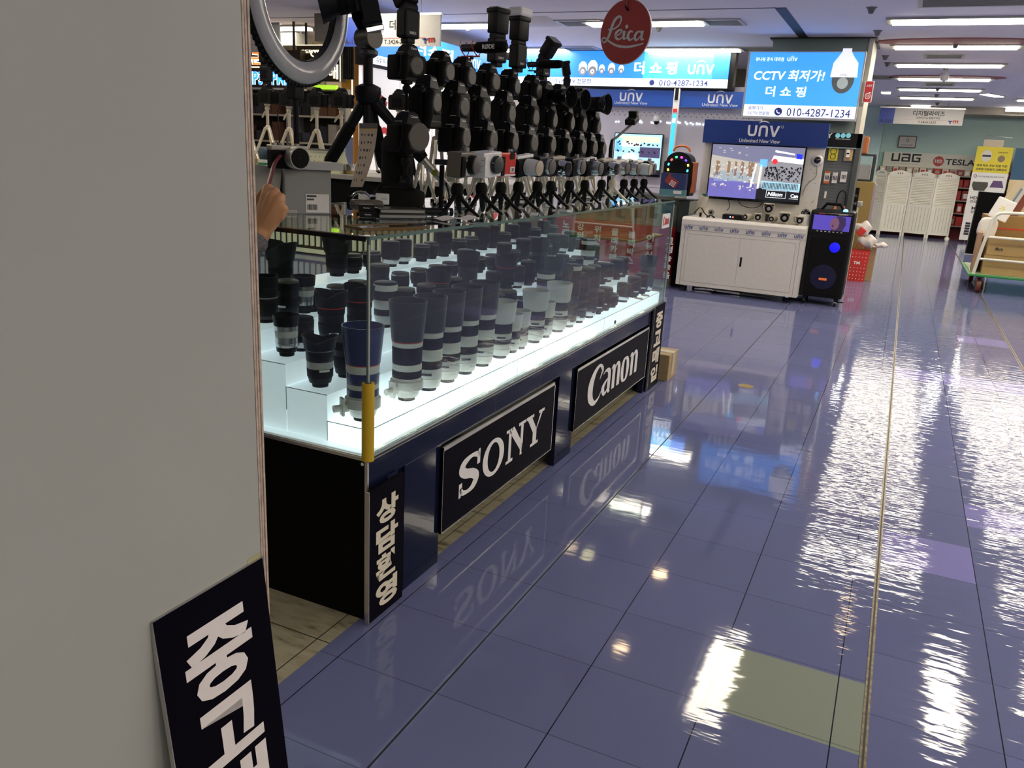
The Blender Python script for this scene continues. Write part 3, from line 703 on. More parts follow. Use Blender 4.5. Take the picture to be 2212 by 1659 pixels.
row1 = [(878, 862, tele_long, 'white telephoto lens with dark hood and tripod collar, nearest behind the long front pane'), (925, 840, tele_dark, 'white banded telephoto lens with dark hood, right next to the one with tripod collar'),
        (965, 822, tele_dark, 'white banded telephoto lens with dark hood, third along the front pane'), (1003, 805, tele_dark, 'white banded telephoto lens with dark hood, fourth along the front pane'),
        (1040, 788, tele_dark, 'white banded telephoto lens with dark hood, last before the pale hooded one'), (1079, 775, tele_white, 'white telephoto lens with tall pale hood, nearest of the pale hooded ones'),
        (1104, 757, tele_small, 'slim white lens with short pale hood right of the tall pale hooded lens'), (1122, 746, tele_small, 'slim white lens with short pale hood left of the wide pale hooded one'),
        (1152, 738, tele_white, 'widest pale hooded white lens in the middle of the front row'), (1176, 722, tele_small, 'slim pale hooded lens behind the widest pale hooded one'), (1203, 712, tele_white, 'last pale hooded white lens before the black lenses'),
        (1226, 702, blk_tall, 'first black tall lens after the white ones'), (1247, 693, blk_tall, 'second black tall lens after the white ones'), (1270, 685, blk_tall, 'third black tall lens after the white ones'), (1288, 678, blk_mid, 'fourth black lens after the white ones, with lower barrel'),
        (1305, 670, blk_mid, 'fifth black lens after the white ones'), (1320, 662, blk_short, 'short black lens after the fifth black one'), (1345, 649, blk_glass, 'black lens with bright metal base left of the price cards'),
        (1367, 640, blk_mid, 'black lens with pale cap before the far glass end, nearest of three'), (1385, 632, blk_mid, 'black lens with pale cap before the far glass end, middle of three'), (1402, 622, blk_tall, 'black lens at the far glass end of the front row')]
used_y = []
for px, py, pr, lb in row1:
    y = min(yfor(px, -.09, .54), 2.80)
    pr.put((-.09, y, .5335), (1.35 if pr is tele_long else random.uniform(-.3, .3)), lb, None)
pr = mk_lens([(.03, .034, .042, 0), (.028, .042, .043, 9), (.02, .043, .043, 10), (.014, .043, .043, 0), (.03, .043, .044, 10), (.022, .044, .045, 0), (.003, .045, .045, 4)], (.10, .046, .056, 10), foot=.05)
pr.put((-.088, .10, .5335), 1.0, 'big white and blue banded telephoto lens with blue hood in the near glass corner', None)
# lenses seen through the end pane
def put_px(pr, px, py, x, z, lb, rz=0, sc=None):
    d = at(px, py, X=x); pr.put((x, d.y, z), rz, lb, None, scale=sc)
pz = mk_lens([(.016, .030, .033, 2), (.025, .035, .036, 1), (.020, .036, .036, 9), (.028, .037, .038, 2), (.004, .038, .040, 7)], (.038, .041, .048, 2), cap=True, petals=True, text_=(.05, .037))
pz.put((-.224, yfor(692, -.224, .606), .6055), .5, 'black zoom lens with scalloped hood standing on the lit step nearest the end pane')
ps = mk_lens([(.014, .028, .029, 2), (.012, .030, .031, 3), (.016, .031, .031, 3), (.018, .031, .032, 9), (.014, .032, .032, 3)], (.030, .034, .037, 2), text_=(.03, .032))
ps.put((-.355, yfor(620, -.355, .668), .6675), .2, 'silver lens with black hood left of the scalloped zoom lens behind the end pane')
pd = mk_lens([(.01, .034, .035, 7), (.05, .036, .037, 2), (.004, .037, .037, 3), (.03, .037, .038, 2)], (.03, .038, .039, 2), cap=False)
pd.put((-.50, yfor(574, -.50, .731), .7305), 0, 'plain black cylinder lens at the left border of the end pane')
b2_ = [(748, 815, blk_mid, .606, 'black lens with capped front between the scalloped zoom and the blue hooded lens'), (652, 772, blk_glass, .668, 'grey lens just behind the silver one at the end pane'),
       (716, 768, blk_red, .668, 'big black lens with red ring and wide hood behind the near row'), (776, 770, blk_red, .668, 'black red ringed lens close behind the blue hooded telephoto'),
       (622, 716, blk_mid, .731, 'black lens with pinched cap on the third step behind the end pane'), (657, 735, ps, .731, 'silver lens on the third step left of the big red ringed one'), (672, 680, blk_short, .731, 'short silver banded lens beside the big black red ringed one')]
for px, py, pr, z, lb in b2_:
    x = {.606: -.224, .668: -.36, .731: -.50}[z]; pr.put((x, max(.06, yfor(px, x, z)), z), random.uniform(-.5, .5), lb)
ph_ = mk_lens([(.02, .034, .037, 2), (.03, .038, .039, 1), (.022, .039, .040, 2)], (.062, .044, .054, 2), cap=False, petals=True)
ph_.put((-.645, yfor(607, -.645, .79), .7905), 0, 'black lens with tall petal hood at the upper left behind the end pane')
ph_.put((-.645, yfor(728, -.645, .79), .7905), 1.2, 'black lens with wide petal hood under the rim near the glass corner')
rr_ = [(.667, -.36), (.73, -.50), (.79, -.64)]
far_l = ['black lens with capped front standing in the second row of the case', 'black hooded lens on the third step of the case', 'dark lens on the upper step at the back of the case', 'dark lens on the topmost rear step of the case']
kinds = [blk_mid, blk_tall, blk_short, blk_green, blk_red, blk_glass, white_bands]
wgt = [4, 3, 4, 1, 2, 3, 1]
random.seed(11)
gi = 0
for ri, (z, x) in enumerate([(.605, -.224)]+rr_):
    y = (.62, .60, .52, .82)[ri]
    while y < L-.08:
        if True:
            pr = random.choices(kinds, wgt if ri < 2 else [4, 0, 6, 0, 0, 3, 0])[0]
            nm = {0: 'short capped', 1: 'tall hooded'}.get(0)
            kd = {blk_mid: 'black lens with grey cap', blk_tall: 'tall black lens with round hood', blk_short: 'short black lens with grey cap', blk_green: 'black lens with wide plain hood', blk_red: 'black lens with red ring and petal hood', blk_glass: 'black lens on bright metal base', white_bands: 'white and black banded lens'}[pr]
            rowd = ['second row inside the showcase', 'third row inside the showcase', 'fourth row inside the showcase', 'rearmost row inside the showcase'][ri]
            pr.put((x+random.uniform(-.01, .01), y, z+.0005), random.uniform(0, 6), '%s, %s' % (kd, rowd), '%s, %s' % (kd, ['row two', 'row three', 'row four', 'row five'][ri]))
        y += random.uniform(.098, .135)
# three little tags by the far lenses
for i, (px, py) in enumerate(((1375, 646), (1396, 640), (1413, 628))):
    d = at(px, py, Z=.535); mb = MB().box((0, 0, .006), (.045, .025, .002), 0, RX(-.5)); o = mb.build('price_card', mat('tan_card', (.25, .18, .10), .5)); o.location = (-.042, d.y, .5335)
    tag(o, 'small price card lying before the far black lenses, %s of three' % ['nearest', 'middle', 'farthest'][i], 'card', 'price cards in the case')
# ================================================================== CAMERAS ON THE SHOWCASE
def word(mb, body, cx, cz, w, y, h=None): put_text(mb, body, cx, cz, w, h, .01, y)
def slr(pro=False, hump=True, grip=True, col=BLK, w=.142, red=False, cap=CAP, strap=False, d=.056, mirrorless=False, label_=True):
    """camera body facing -y, standing on z=0; front left is the grip"""
    def f():
        t = thing('slr_camera', '', 'camera')
        h = .150 if pro else (.098 if not mirrorless else .072); mz = .088 if pro else (.052 if not mirrorless else .037)
        hw = w/2
        mb = MB()
        poly = [(-hw+.006, 0), (hw-.006, 0), (hw, .008), (hw, h-.022), (hw-.010, h-.008), (.035, h-.004), (-.030, h-.004), (-hw+.02, h-.014), (-hw, h-.030), (-hw, .008)] if not mirrorless else [(-hw, 0), (hw, 0), (hw, h), (-hw, h)]
        mb.prism(poly, -d/2, d/2)
        mb.box((0, -d/2-.003, mz), (w*.78, .010, .074 if not mirrorless else h*.8), .004)
        if pro: mb.box((0, -d/2+.002, .015), (w*.96, .014, .028), .005)
        mb.build('body', col, t)
        if grip:
            g = MB(); pts = [(-hw+.014, -d/2-.008, .004), (-hw+.016, -d/2-.018, h*.3), (-hw+.018, -d/2-.016, h*.6), (-hw+.016, -d/2-.022, h*.82), (-hw+.018, -d/2-.012, h-.018)]
            g.tube(pts, [.016, .0185, .017, .019, .013], 12, flat=.95); g.box((-hw+.010, 0, h*.45), (.024, d*.98, h*.84), .006); g.build('grip', BLKM, t)
        if hump:
            top = h+.034 if pro else h+.030
            hb = MB(); vs = [(-.034, -d/2-.010, h-.012), (.034, -d/2-.010, h-.012), (.036, d/2, h-.012), (-.036, d/2, h-.012), (-.019, -d/2-.004, top-.008), (.019, -d/2-.004, top-.008), (.020, d/2-.004, top-.012), (-.020, d/2-.004, top-.012), (-.014, -d/2+.008, top), (.014, -d/2+.008, top), (.014, d/2-.016, top-.002), (-.014, d/2-.016, top-.002)]
            hb.add(vs, [(0, 1, 5, 4), (1, 2, 6, 5), (2, 3, 7, 6), (3, 0, 4, 7), (4, 5, 9, 8), (5, 6, 10, 9), (6, 7, 11, 10), (7, 4, 8, 11), (8, 9, 10, 11)])
            hb.build('viewfinder_hump', col, t)
            MB().b2(-.009, .009, 0, .018, top-.003, top+.002).build('hot_shoe', CHR, t)
            mb = MB(); word(mb, 'Canon', 0, top-.016, .030, -d/2-.009, .0075); mb.build('lettering', TXT, t)
        mb = MB().disc(.036, [(.037, 0), (.036, .008), (.033, .010)], (.004, -d/2-.006, mz), '-Y', 28); mb.build('lens_mount', CHAR if col is BLK else SIL, t)
        if cap:
            mb = MB().disc(.03, [(.0335, 0), (.0335, .006), (.0305, .0075)], (.004, -d/2-.014, mz), '-Y', 28); mb.k = 1
            mb.disc(.03, [(.0295, .0), (.0285, .0012), (.001, .0012)], (.004, -d/2-.0213, mz), '-Y', 28, cap=False); mb.build('body_cap', [CAPR, cap], t)
            mb = MB(); word(mb, 'Canon', .004, mz, .020, -d/2-.0232); mb.build('cap_lettering', CAPR, t)
        mb = MB().cyl((hw-.03, .004, h-.01), (hw-.03, .004, h+.006), .011, n=14).cyl((-hw+.03, -.012, h-.02), (-hw+.03, -.012, h-.006), .007, n=12); mb.build('mode_dial', CHAR, t)
        MB().box((-.0, d/2+.001, h*.45 if not pro else .075), (.070, .004, .052)).build('rear_screen', SCR, t)
        if red: MB().tube([(-hw+.002, -d/2-.02, h*.80), (-hw+.018, -d/2-.036, h*.79), (-hw+.034, -d/2-.02, h*.78)], .0022, 6).build('red_stripe', RED, t)
        MB().box((0, 0, h-.0015 if not mirrorless else h+.001), (w*.62, d*.5, .003)).build('top_plate', GRY if not pro else CHAR, t)
        return t
    return Proto(f)
body_pro = slr(True); body_mid = slr(); body_red = slr(True, red=True, w=.138); body_dark = slr(col=BLKM)

def mk_tripod(h, plastic=False, mat_=CHAMP, spread=.11, leg_r=.0065, pan=False, kind='tripod', hub=.55, foot=BLKM):
    def f():
        t = thing(kind, '', 'tripod')
        hz = h*hub
        MB().cyl((0, 0, hz-.02), (0, 0, h-.03), leg_r*1.05, n=10).build('centre_column', mat_, t)
        MB().lathe([(.014, hz-.018), (.019, hz-.014), (.019, hz+.006), (.012, hz+.012)], 14).build('hub', CHAMPP if mat_ is CHAMP else mat_, t)
        MB().lathe([(.010, h-.045), (.016, h-.036), (.016, h-.022), (.010, h-.014), (.022, h-.010), (.022, h)], 14).build('head', CHAMPP if mat_ is CHAMP else mat_, t)
        for k in range(3):
            a = k*2*PI/3+.5; c, s_ = math.cos(a), math.sin(a)
            MB().tube([(c*.016, s_*.016, hz-.004), (c*spread*.55, s_*spread*.55, hz*.45), (c*spread, s_*spread, .004)], [leg_r*1.15, leg_r, leg_r*.8], 8).build('leg', mat_, t)
            MB().cyl((c*spread, s_*spread, .012), (c*spread*1.03, s_*spread*1.03, 0), leg_r*1.2, n=8).build('rubber_foot', foot, t)
        if pan:
            MB().cyl((-.012, 0, h-.03), (-.05, -.01, h-.055), .0028, n=6).build('pan_handle', mat_, t)
            MB().cyl((-.05, -.01, h-.055), (-.11, -.02, h-.09), .0085, .006, n=8).build('handle_grip', CHAMPP, t)
        return t
    return Proto(f)
def mk_mini(mt=BLKM, h=.125):
    """table tripod with ball head and three splayed legs"""
    def f():
        t = thing('table_tripod', '', 'tripod')
        MB().lathe([(.010, h-.060), (.019, h-.056), (.021, h-.040), (.019, h-.028), (.012, h-.020)], 18).build('ball_head', mt, t)
        MB().lathe([(.006, h-.022), (.006, h-.006), (.018, h-.004), (.018, h)], 14).build('mounting_stem', CHAMP if mt is BLKM else mt, t)
        for k, a in enumerate((-PI*.60, PI*.62, -.12)):
            c, s_ = math.cos(a), math.sin(a); R_ = .088 if k == 2 else .07
            pts = [(c*.008, s_*.008, h-.055), (c*.022, s_*.022, h*.42), (c*R_*.65, s_*R_*.65, h*.20), (c*R_, s_*R_, .006)]
            MB().tube(pts, [.010, .0095, .0085, .0065], 10, flat=.7).build('leg', mt, t)
        return t
    return Proto(f)
mini = mk_mini(); mini_w = mk_mini(mat('ivory_plastic', (.62, .56, .44), .45))
F90 = PI/2
ORD = ['nearest', 'second', 'third', 'fourth', 'fifth', 'sixth', 'seventh', 'eighth', 'ninth', 'tenth', 'eleventh', 'twelfth', 'thirteenth']
trip = {}
def stand(h, loc, lb, grp, mat_=CHAMP, spread=.10, **k):
    key = (round(h, 3), mat_.name, spread)
    if key not in trip: trip[key] = mk_tripod(h, mat_=mat_, spread=spread, **k)
    return trip[key].put(loc, random.uniform(0, 1.0), lb, grp)

# ---- rows two, three and four: capped bodies facing the aisle
def row(X_, pts, pr, mz, rown, desc_, hpost):
    zc = sum(at(px, py, X=X_).z for px, py in pts)/len(pts)
    for i, (px, py) in enumerate(pts):
        p = at(px, py, X=X_); P = pr[i] if isinstance(pr, list) else pr
        zb = GT+hpost
        x = X_-.05-(.03 if rown[0] == 'm' else 0)+random.uniform(-.004, .004)
        P.put((x, p.y-.004, zb), F90+random.uniform(-.10, .02), '%s, %s in the %s' % (desc_, ORD[i] if i else 'nearest', rown), None)
        stand(hpost, (x-.004, p.y-.004, GT), 'slim champagne tripod lifting the %s camera of the %s' % (ORD[i], rown), 'tripods under the %s' % rown, spread=.062)
row(-.33, [(1010, 300), (1066, 306), (1115, 312), (1157, 312), (1196, 316), (1233, 318), (1262, 321), (1286, 323), (1306, 325)], body_mid, .052, 'lower camera row', 'black camera body with grey capped mount', .196)
row(-.42, [(960, 231), (1019, 232), (1067, 240), (1121, 247), (1172, 258), (1211, 264), (1248, 270), (1276, 272), (1306, 275)], [body_pro]*4+[body_red]*5, .088, 'middle camera row', 'tall black double-grip camera with capped mount', .276)
row(-.53, [(972, 164), (1020, 168), (1073, 184), (1119, 187), (1167, 196)], body_dark, .052, 'top camera row', 'black camera body with capped mount', .440)

# ---- row one: small cameras on table tripods
def compact(front, side=BLKM, w=.115, h=.068, d=.032, mount=CHAR, capm=CAP, top=None, lens=0, clear=False, red=False, extra=None):
    def f():
        t = thing('compact_camera', '', 'camera')
        mb = MB().box((0, 0, h/2), (w, d, h), .005); mb.build('body', front, t)
        if top: MB().box((0, 0, h+.003), (w*.98, d*.96, .012), .003).build('top_plate', top, t)
        MB().box((-w/2+.012, -d/2-.002, h*.45), (.022, .008, h*.8), .003).build('grip', side, t)
        z = h*.5; y = -d/2
        if lens >= 0: MB().disc(0, [(.030, 0), (.030, .006+lens*.5), (.027, .008+lens)], (.014, y, z), '-Y', 26).build('lens_barrel' if lens else 'lens_mount', mount, t)
        if capm: MB().disc(0, [(.0275, 0), (.0275, .005), (.024, .006), (.001, .006)], (.014, y-.008-lens, z), '-Y', 26, cap=False).build('lens_cap', capm, t)
        MB().cyl((w/2-.025, 0, h), (w/2-.025, 0, h+.012), .010, n=12).build('dial', top or CHR, t)
        MB().box((0, d/2+.001, h*.48), (.066, .003, .046)).build('rear_screen', SCR, t)
        if extra: extra(t, w, h, d)
        return t
    return Proto(f)
CLEAR = mat('clear_wrap', (.65, .68, .68), .1, spec=.8)
TANC = mat('tan_lens_cap', (.42, .36, .27), .45)
def sticker(t, w, h, d):
    MB().b2(-.014, .012, -d/2-.0015, -d/2, .006, h-.022).build('sticker', WHT, t)
def redlab(t, w, h, d):
    MB().b2(.012, .040, -d/2-.002, -d/2, .014, .034).build('label', WHT, t); mb = MB(); put_text(mb, '20', .026, .024, .016, None, .02, -d/2-.003); mb.build('label_lettering', TXD, t)
    MB().b2(.008, .034, -d/2-.003, -d/2, h-.022, h+.004).build('flash_window', SCR, t)
    MB().b2(-w/2, w/2, -d/2-.001, -d/2, .003, .009).build('white_band', WHT, t)
def grid(t, w, h, d):
    mb = MB()
    for z in (.02, .04, .058): mb.b2(-w/2-.0008, -w/2, -d/2, d/2, z, z+.0018)
    mb.b2(-w/2-.0008, -w/2, -.001, .001, .004, h-.006); mb.build('side_port_doors', GRY, t)
OLIVE = mat('brown_grey_body', (.10, .085, .065), .5)
c_olive = compact(OLIVE, d=.05, h=.078, w=.105, mount=BLK, lens=.012, capm=CAP, extra=sticker)
c_white = compact(WHT, side=WHT, d=.062, h=.082, w=.11, mount=BLKG, capm=CAPR, lens=.004, extra=grid)
c_red = compact(mat('glossy_red_body', (.62, .03, .015), .3), d=.03, h=.082, w=.10, capm=None, mount=BLK, lens=-1, extra=redlab)
c_silver = compact(BLKM, top=WHT, mount=CLEAR, capm=TANC, lens=.040, h=.068)
c_black = compact(BLK, mount=SIL, capm=CAP, lens=.008, h=.075, d=.045)
c_bridge = compact(BLK, mount=CHR, capm=BLKG, lens=.03, h=.068, top=TANC)
c_retro = compact(BLKM, top=WHT, mount=SIL, capm=CAP, lens=.030, h=.068, extra=lambda t, w, h, d: MB().box((.0, -d/2-.001, h+.002), (.05, .004, .012)).build('viewfinder_window', SCR, t))
c_inst = compact(mat('ivory_body', (.60, .56, .50), .4), side=WHT, mount=SIL, capm=CAP, lens=.02, h=.075, d=.05)
r1 = [(988, c_olive, 'brown grey boxy camera with capped lens, nearest on the table tripods'), (1040, c_white, 'white boxy camera with black lens cap beside the brown grey one'), (1082, c_red, 'small red camera with white label number 20'),
      (1120, c_silver, 'small camera with white top and thick clear-wrapped lens right of the red one'), (1161, c_black, 'black camera with silver capped mount right of the clear-wrapped lens'), (1190, c_bridge, 'black camera with tan top and shiny black lens'),
      (1230, c_black, 'plain black capped camera left of the silver-topped retro one'), (1263, c_retro, 'retro camera with silver top and silver lens in the middle of the front row'), (1299, c_bridge, 'black camera tilted up behind the retro silver one'),
      (1323, c_inst, 'ivory camera above the ivory table tripod'), (1347, c_retro, 'silver lensed camera third from the far end of the front row'), (1369, c_silver, 'pale camera with thick lens, second from the far end'), (1390, c_black, 'black camera at the far end of the front row')]
for i, (hx, pr, lb) in enumerate(r1):
    p = at(hx, 405, X=-.165); mh = .112-.0015*i
    (mini_w if i == 9 else mini).put((-.165, p.y, GT), random.uniform(-.15, .15), ('ivory table tripod among the black ones' if i == 9 else 'black table tripod under the %s camera of the front row' % ORD[i]), None)
    z0 = GT+.125
    tl = random.uniform(-.10, -.02)
    pr.put((-.165+.004, p.y+.012, z0), 0, lb+(''), None, rot=(0.05, tl, F90+random.uniform(-.15, .05)))

# ---- lens-fitted cameras pointing along the far end of the top row
LB = lambda r0, l, r1=None, m=BLK: (r0, l, r1 or r0, m)
def zoomcam(segs, hump=True, pro=False, hoodflare=None, w=.135, name='camera_with_lens'):
    def f():
        t = slr(pro, hump, w=w, cap=None).put((0, 0, 0)); t.name = name; t['category'] = 'camera'
        mz = .088 if pro else .052; y = -.034; 
        for i, (r0, l, r1, m_) in enumerate(segs):
            MB().disc(0, [(r0*.96, 0), (r0, .002), (r1, l-.002), (r1*.97, l)], (.004, y, mz), '-Y', 24).build(['lens_barrel', 'focus_ring', 'zoom_ring', 'lens_barrel', 'lens_barrel'][min(i, 4)], m_, t); y -= l
        if hoodflare: 
            r0, l, r1, m_ = hoodflare
            MB().disc(0, [(r0, 0), (r1, l), (r1*.96, l), (r0*.95, .004)], (.004, y, mz), '-Y', 26, cap=False).build('lens_hood', m_, t)
        MB().disc(0, [(segs[-1][2]*.9, 0), (segs[-1][2]*.5, .002), (.001, .003)], (.004, y, mz), '-Y', 22, cap=False).build('front_glass', SCR, t)
        return t
    return Proto(f)
zc = zoomcam([LB(.034, .02), LB(.036, .03, m=BLKM), LB(.036, .02), LB(.037, .03, m=BLKM)], hoodflare=(.038, .035, .052, BLK))
for i, (px, py, rz, sc, lb) in enumerate(((1207, 208, F90-.25, 1, 'black camera with zoom lens pointing right, nearest of the three on the top row'), (1240, 212, F90-.2, 1, 'black camera with hooded zoom lens pointing right, middle of the three on the top row'), (1285, 212, F90-.15, 1.05, 'black camera with wide hooded lens, rightmost of the three on the top row'))):
    p = at(px, py, X=-.47); h_ = .388+.0*i
    zc.put((-.56, p.y+.02*(i == 0)-.005, GT+.425), rz, lb, None, scale=sc); stand(.425, (-.565, p.y+.02*(i == 0), GT), 'champagne tripod under the %s zoom lens camera of the top row' % ['nearest', 'middle', 'farthest'][i], 'tripods under the zoom lens cameras', spread=.062)
# ---- flashes
def mk_flash(tilt=0, white=False, label_=True):
    def f():
        t = thing('flash_unit', '', 'flash')
        MB().box((0, 0, .012), (.034, .034, .018), .004).build('foot', BLK, t)
        MB().box((0, 0, .062), (.066, .046, .086), .007).build('body', BLK, t)
        MB().b2(-.024, .024, .0231, .0245, .04, .085).build('display', SCR, t)
        mb = MB(); word(mb, '580EX', 0, .035, .03, -.0238); mb.build('lettering', TXT, t)
        M_ = T(0, 0, .112) @ RX(tilt)
        mb = MB(M_); mb.cyl((-.026, 0, 0), (.026, 0, 0), .019, n=14).box((0, 0, .05), (.068, .052, .082), .008).box((0, 0, .088), (.074, .060, .018), .005); mb.build('head', BLK, t)
        mb = MB(M_); mb.box((0, 0, .0985), (.062, .046, .004)); mb.build('diffuser', WHT if white else mat('flash_fresnel', (.3, .3, .29), .2), t)
        if white: mb = MB(M_); mb.box((0, 0, .112), (.082, .068, .034), .009); mb.build('white_diffuser_cap', WHT, t)
        return t
    return Proto(f)
fl = mk_flash(0); flt = mk_flash(.65); flw = mk_flash(0, True)
def flat_at(P, px, py, X_, lb, rz, rot=None, sc=1): 
    p = at(px, py, X=X_); P.put((p.x, p.y, p.z), rz, lb, None, rot=rot, scale=sc); return p
flat_at(fl, 1072, 147, -.58, 'black flash standing upright on the camera behind the windscreened microphone', F90-.3, sc=1.15)
flat_at(flw, 1117, 158, -.58, 'tall black flash with white diffuser cap', F90-.2, sc=1.15)
flat_at(flt, 1172, 175, -.60, 'small flash with its head tilted back right of the white capped flash', F90-.2)
flat_at(mk_flash(-.2), 1222, 205, -.60, 'short flash standing behind the zoom lens cameras', F90+.5, sc=.8)
# ---- microphones
def mk_mic(body, red=True):
    def f():
        t = thing('shotgun_microphone', '', 'microphone')
        MB().disc(0, [(.012, 0), (.021, .010), (.022, .05), (.022, .13), (.019, .150), (.008, .158)], (0, 0, .045), '-Y', 22).build('foam_windscreen', BLKM, t)
        MB().disc(0, [(.014, 0), (.015, .003), (.015, .070), (.012, .073)], (0, 0, .045), 'Y', 18).build('mic_body', CHAR, t)
        m_ = RED if red else BLK
        for y in (.0, .062):
            for sgn in (-1, 1): MB().tube([(sgn*.004, y-.012, .012), (sgn*.022, y-.008, .028), (sgn*.028, y, .05), (sgn*.018, y+.004, .070)], .0022, 6).build('suspension_loop', m_, t)
        MB().box((0, .025, .012), (.014, .09, .006), .002).build('suspension_rail', m_, t)
        MB().cyl((0, .02, 0), (0, .02, .012), .009, n=10).build('shoe_mount', BLK, t)
        if body: mb = MB(); mb2 = MB(RZ(-F90) @ T(0, 0, 0)); put_text(mb2, body, .08, .045, .062, .018, .03, -.0225); mb2.build('lettering', TXT, t)
        return t
    return Proto(f)
p = at(1062, 102, X=-.47); mk_mic('RØDE').put((p.x-.079, p.y+.013, p.z-.045), F90-.17, 'black foam shotgun microphone with white capitals and red suspension mount', None)
p = at(1190, 139, X=-.47); mk_mic(None, False).put((p.x-.067, p.y+.011, p.z-.038), F90-.17, 'plain black shotgun microphone right of the lettered one', None, scale=.85)
# gimbal with an action camera on its arm at the far end
g = at(1365, 262, X=-.35); b_ = at(1325, 300, X=-.35)
t = thing('phone_gimbal', 'black hand gimbal with slanting arm at the far end of the camera rows', 'gimbal', (g.x, g.y, 0))
y0 = b_.y-g.y
MB().tube([(0, y0-.02, b_.z-.008), (0, y0+.06, b_.z+.012), (0, -.01, g.z-.02)], .007, 8).build('arm', BLK, t)
MB().box((0, 0, g.z+.005), (.06, .085, .032), .006, RX(.35)).box((0, .02, g.z+.035), (.05, .04, .05), .006, RX(.25)).build('motor_head', BLK, t)
MB().disc(0, [(.014, 0), (.014, .004)], (0, -.045, g.z+.002), '-Y', 16).build('lens_ring', CHR, t)
MB().tube([(0, y0-.02, b_.z-.008), (0, y0-.03, b_.z-.05), (0, y0-.01, GT+.03), (0, y0-.01, GT+.012)], [.008, .011, .012, .012], 10).build('handle', BLK, t)
MB().lathe([(.045, GT), (.045, GT+.006), (.014, GT+.012)], 18, T(0, y0-.01, 0)).build('base', BLK, t)
# ================================================================== NEAR END OF THE SHOWCASE TOP
GB = mat('grey_carton', (.27, .26, .25), .6, var=.03); PAPER = mat('white_paper', (.72, .68, .64), .6); BGB = mat('beige_grey_carton', (.36, .34, .30), .6)
t = thing('camera_carton', 'tall grey product carton with barcode label standing on the near end of the glass top', 'box', (-.462, .350, GT+.0005), math.radians(54.6))
MB().b2(-.069, .069, 0, .11, 0, .128, .0015).build('body', GB, t)
MB().b2(-.008, .062, -.0012, 0, .004, .058).build('label', PAPER, t)
mb = MB()
random.seed(3)
for z0, z1, x0, x1 in ((.049, .055, -.005, .022), (.040, .045, -.005, .016)): 
    x = x0
    while x < x1: mb.b2(x, x+.0013, -.0018, -.0012, z0, z1); x += .0018
x = -.004
while x < .025: wd = random.choice((.0006, .0012, .002)); mb.b2(x, x+wd, -.0018, -.0012, .012, .028); x += wd+random.choice((.0008, .0014))
mb.build('barcode', TXD, t); MB().b2(-.064, -.036, -.0012, 0, .003, .009).build('small_label', PAPER, t)
MB().b2(-.062, -.038, -.0018, -.0012, .0045, .0065).build('print_line', TXD, t)
t = thing('leaning_carton', 'beige grey carton lid leaning left of the tall grey carton behind the hand', 'box', (-.56, .262, GT+.001), rot=None)
t.rotation_euler = (Matrix.Rotation(math.radians(50), 4, 'Z') @ Matrix.Rotation(.14, 4, 'Y')).to_euler()
MB().b2(-.05, .042, 0, .055, 0, .133, .002).build('body', BGB, t)
t = thing('flat_carton', 'flat pale grey box lying on top of the tall grey carton', 'box', (-.432, .372, GT+.1288), math.radians(50))
MB().b2(-.062, .064, -.008, .075, 0, .022, .0015).build('body', mat('pale_grey_carton', (.42, .41, .40), .5), t)
MB().b2(-.028, .04, .0, .06, .022, .0236).build('paper_pad', mat('cream_paper_pad', (.60, .58, .45), .6), t)
# retro camera with the red strap
SILB = mat('brushed_warm_silver', (.40, .37, .33), .35, .7)
t = thing('retro_camera', 'silver and black retro camera with big silver lens standing on the grey carton', 'camera', (-.492, .296, GT+.1288), F90-.38)
MB().box((0, 0, .026), (.112, .032, .052), .005).build('body', BLKM, t)
MB().box((0, 0, .058), (.114, .033, .014), .003).build('top_plate', SILB, t)
MB().disc(0, [(.028, 0), (.030, .004), (.030, .016), (.0285, .018), (.031, .020), (.031, .034), (.029, .036), (.031, .038), (.031, .044)], (.008, -.016, .032), '-Y', 30).build('lens_barrel', SILB, t)
MB().disc(0, [(.028, 0), (.018, .0005), (.001, .0008)], (.008, -.0605, .032), '-Y', 24, cap=False).build('front_glass', BLKM, t)
for x in (-.04, -.018, .03): MB().cyl((x, 0, .065), (x, 0, .071), .008, n=14).build('dial', SILB, t)
RSTR = mat('red_leather_strap', (.16, .010, .012), .45)
# lensbaby of things further right
t = thing('price_brochure', 'long curling cream brochure with rows of small dark pictures hanging under the big black tripod', 'brochure', (0, 0, 0))
A_, B_, C_, D_ = at(776, 266, Y=.62), at(816, 266, Y=.62), at(757, 404, Y=.50), at(783, 404, Y=.50)
n_ = 10; mb = MB(); mh = MB(); vs = []
def bro(u, v, off=0): 
    e = A_.lerp(C_, v).lerp(B_.lerp(D_, v), u); b = .012*math.sin(PI*v); return (e.x+b+off*.9, e.y-off*.4, e.z)
for i in range(n_+1):
    for u in (0, 1): vs.append(bro(u, i/n_))
    for u in (0, 1): q = bro(u, i/n_); vs.append((q[0]-.0015, q[1]+.001, q[2]))
fs = []
for i in range(n_): a = 4*i; fs += [(a, a+1, a+5, a+4), (a+2, a+3, a+7, a+6)]
mb.add(vs, fs, True); mb.build('sheet', mat('cream_brochure', (.46, .38, .28), .4), t)
mb = MB(); mb.add([bro(0, .0, .001), bro(1, .0, .001), bro(1, .085, .001), bro(0, .085, .001)], [(0, 1, 2, 3)]); mb.build('header_band', mat('grey_header', (.10, .09, .075), .5), t)
mb = MB(); mb.add([bro(.0, .09, .001), bro(1, .09, .001), bro(1, .115, .001), bro(0, .115, .001)], [(0, 1, 2, 3)]); mb.build('yellow_line', mat('ochre_line', (.55, .38, .12), .5), t)
mb = MB()
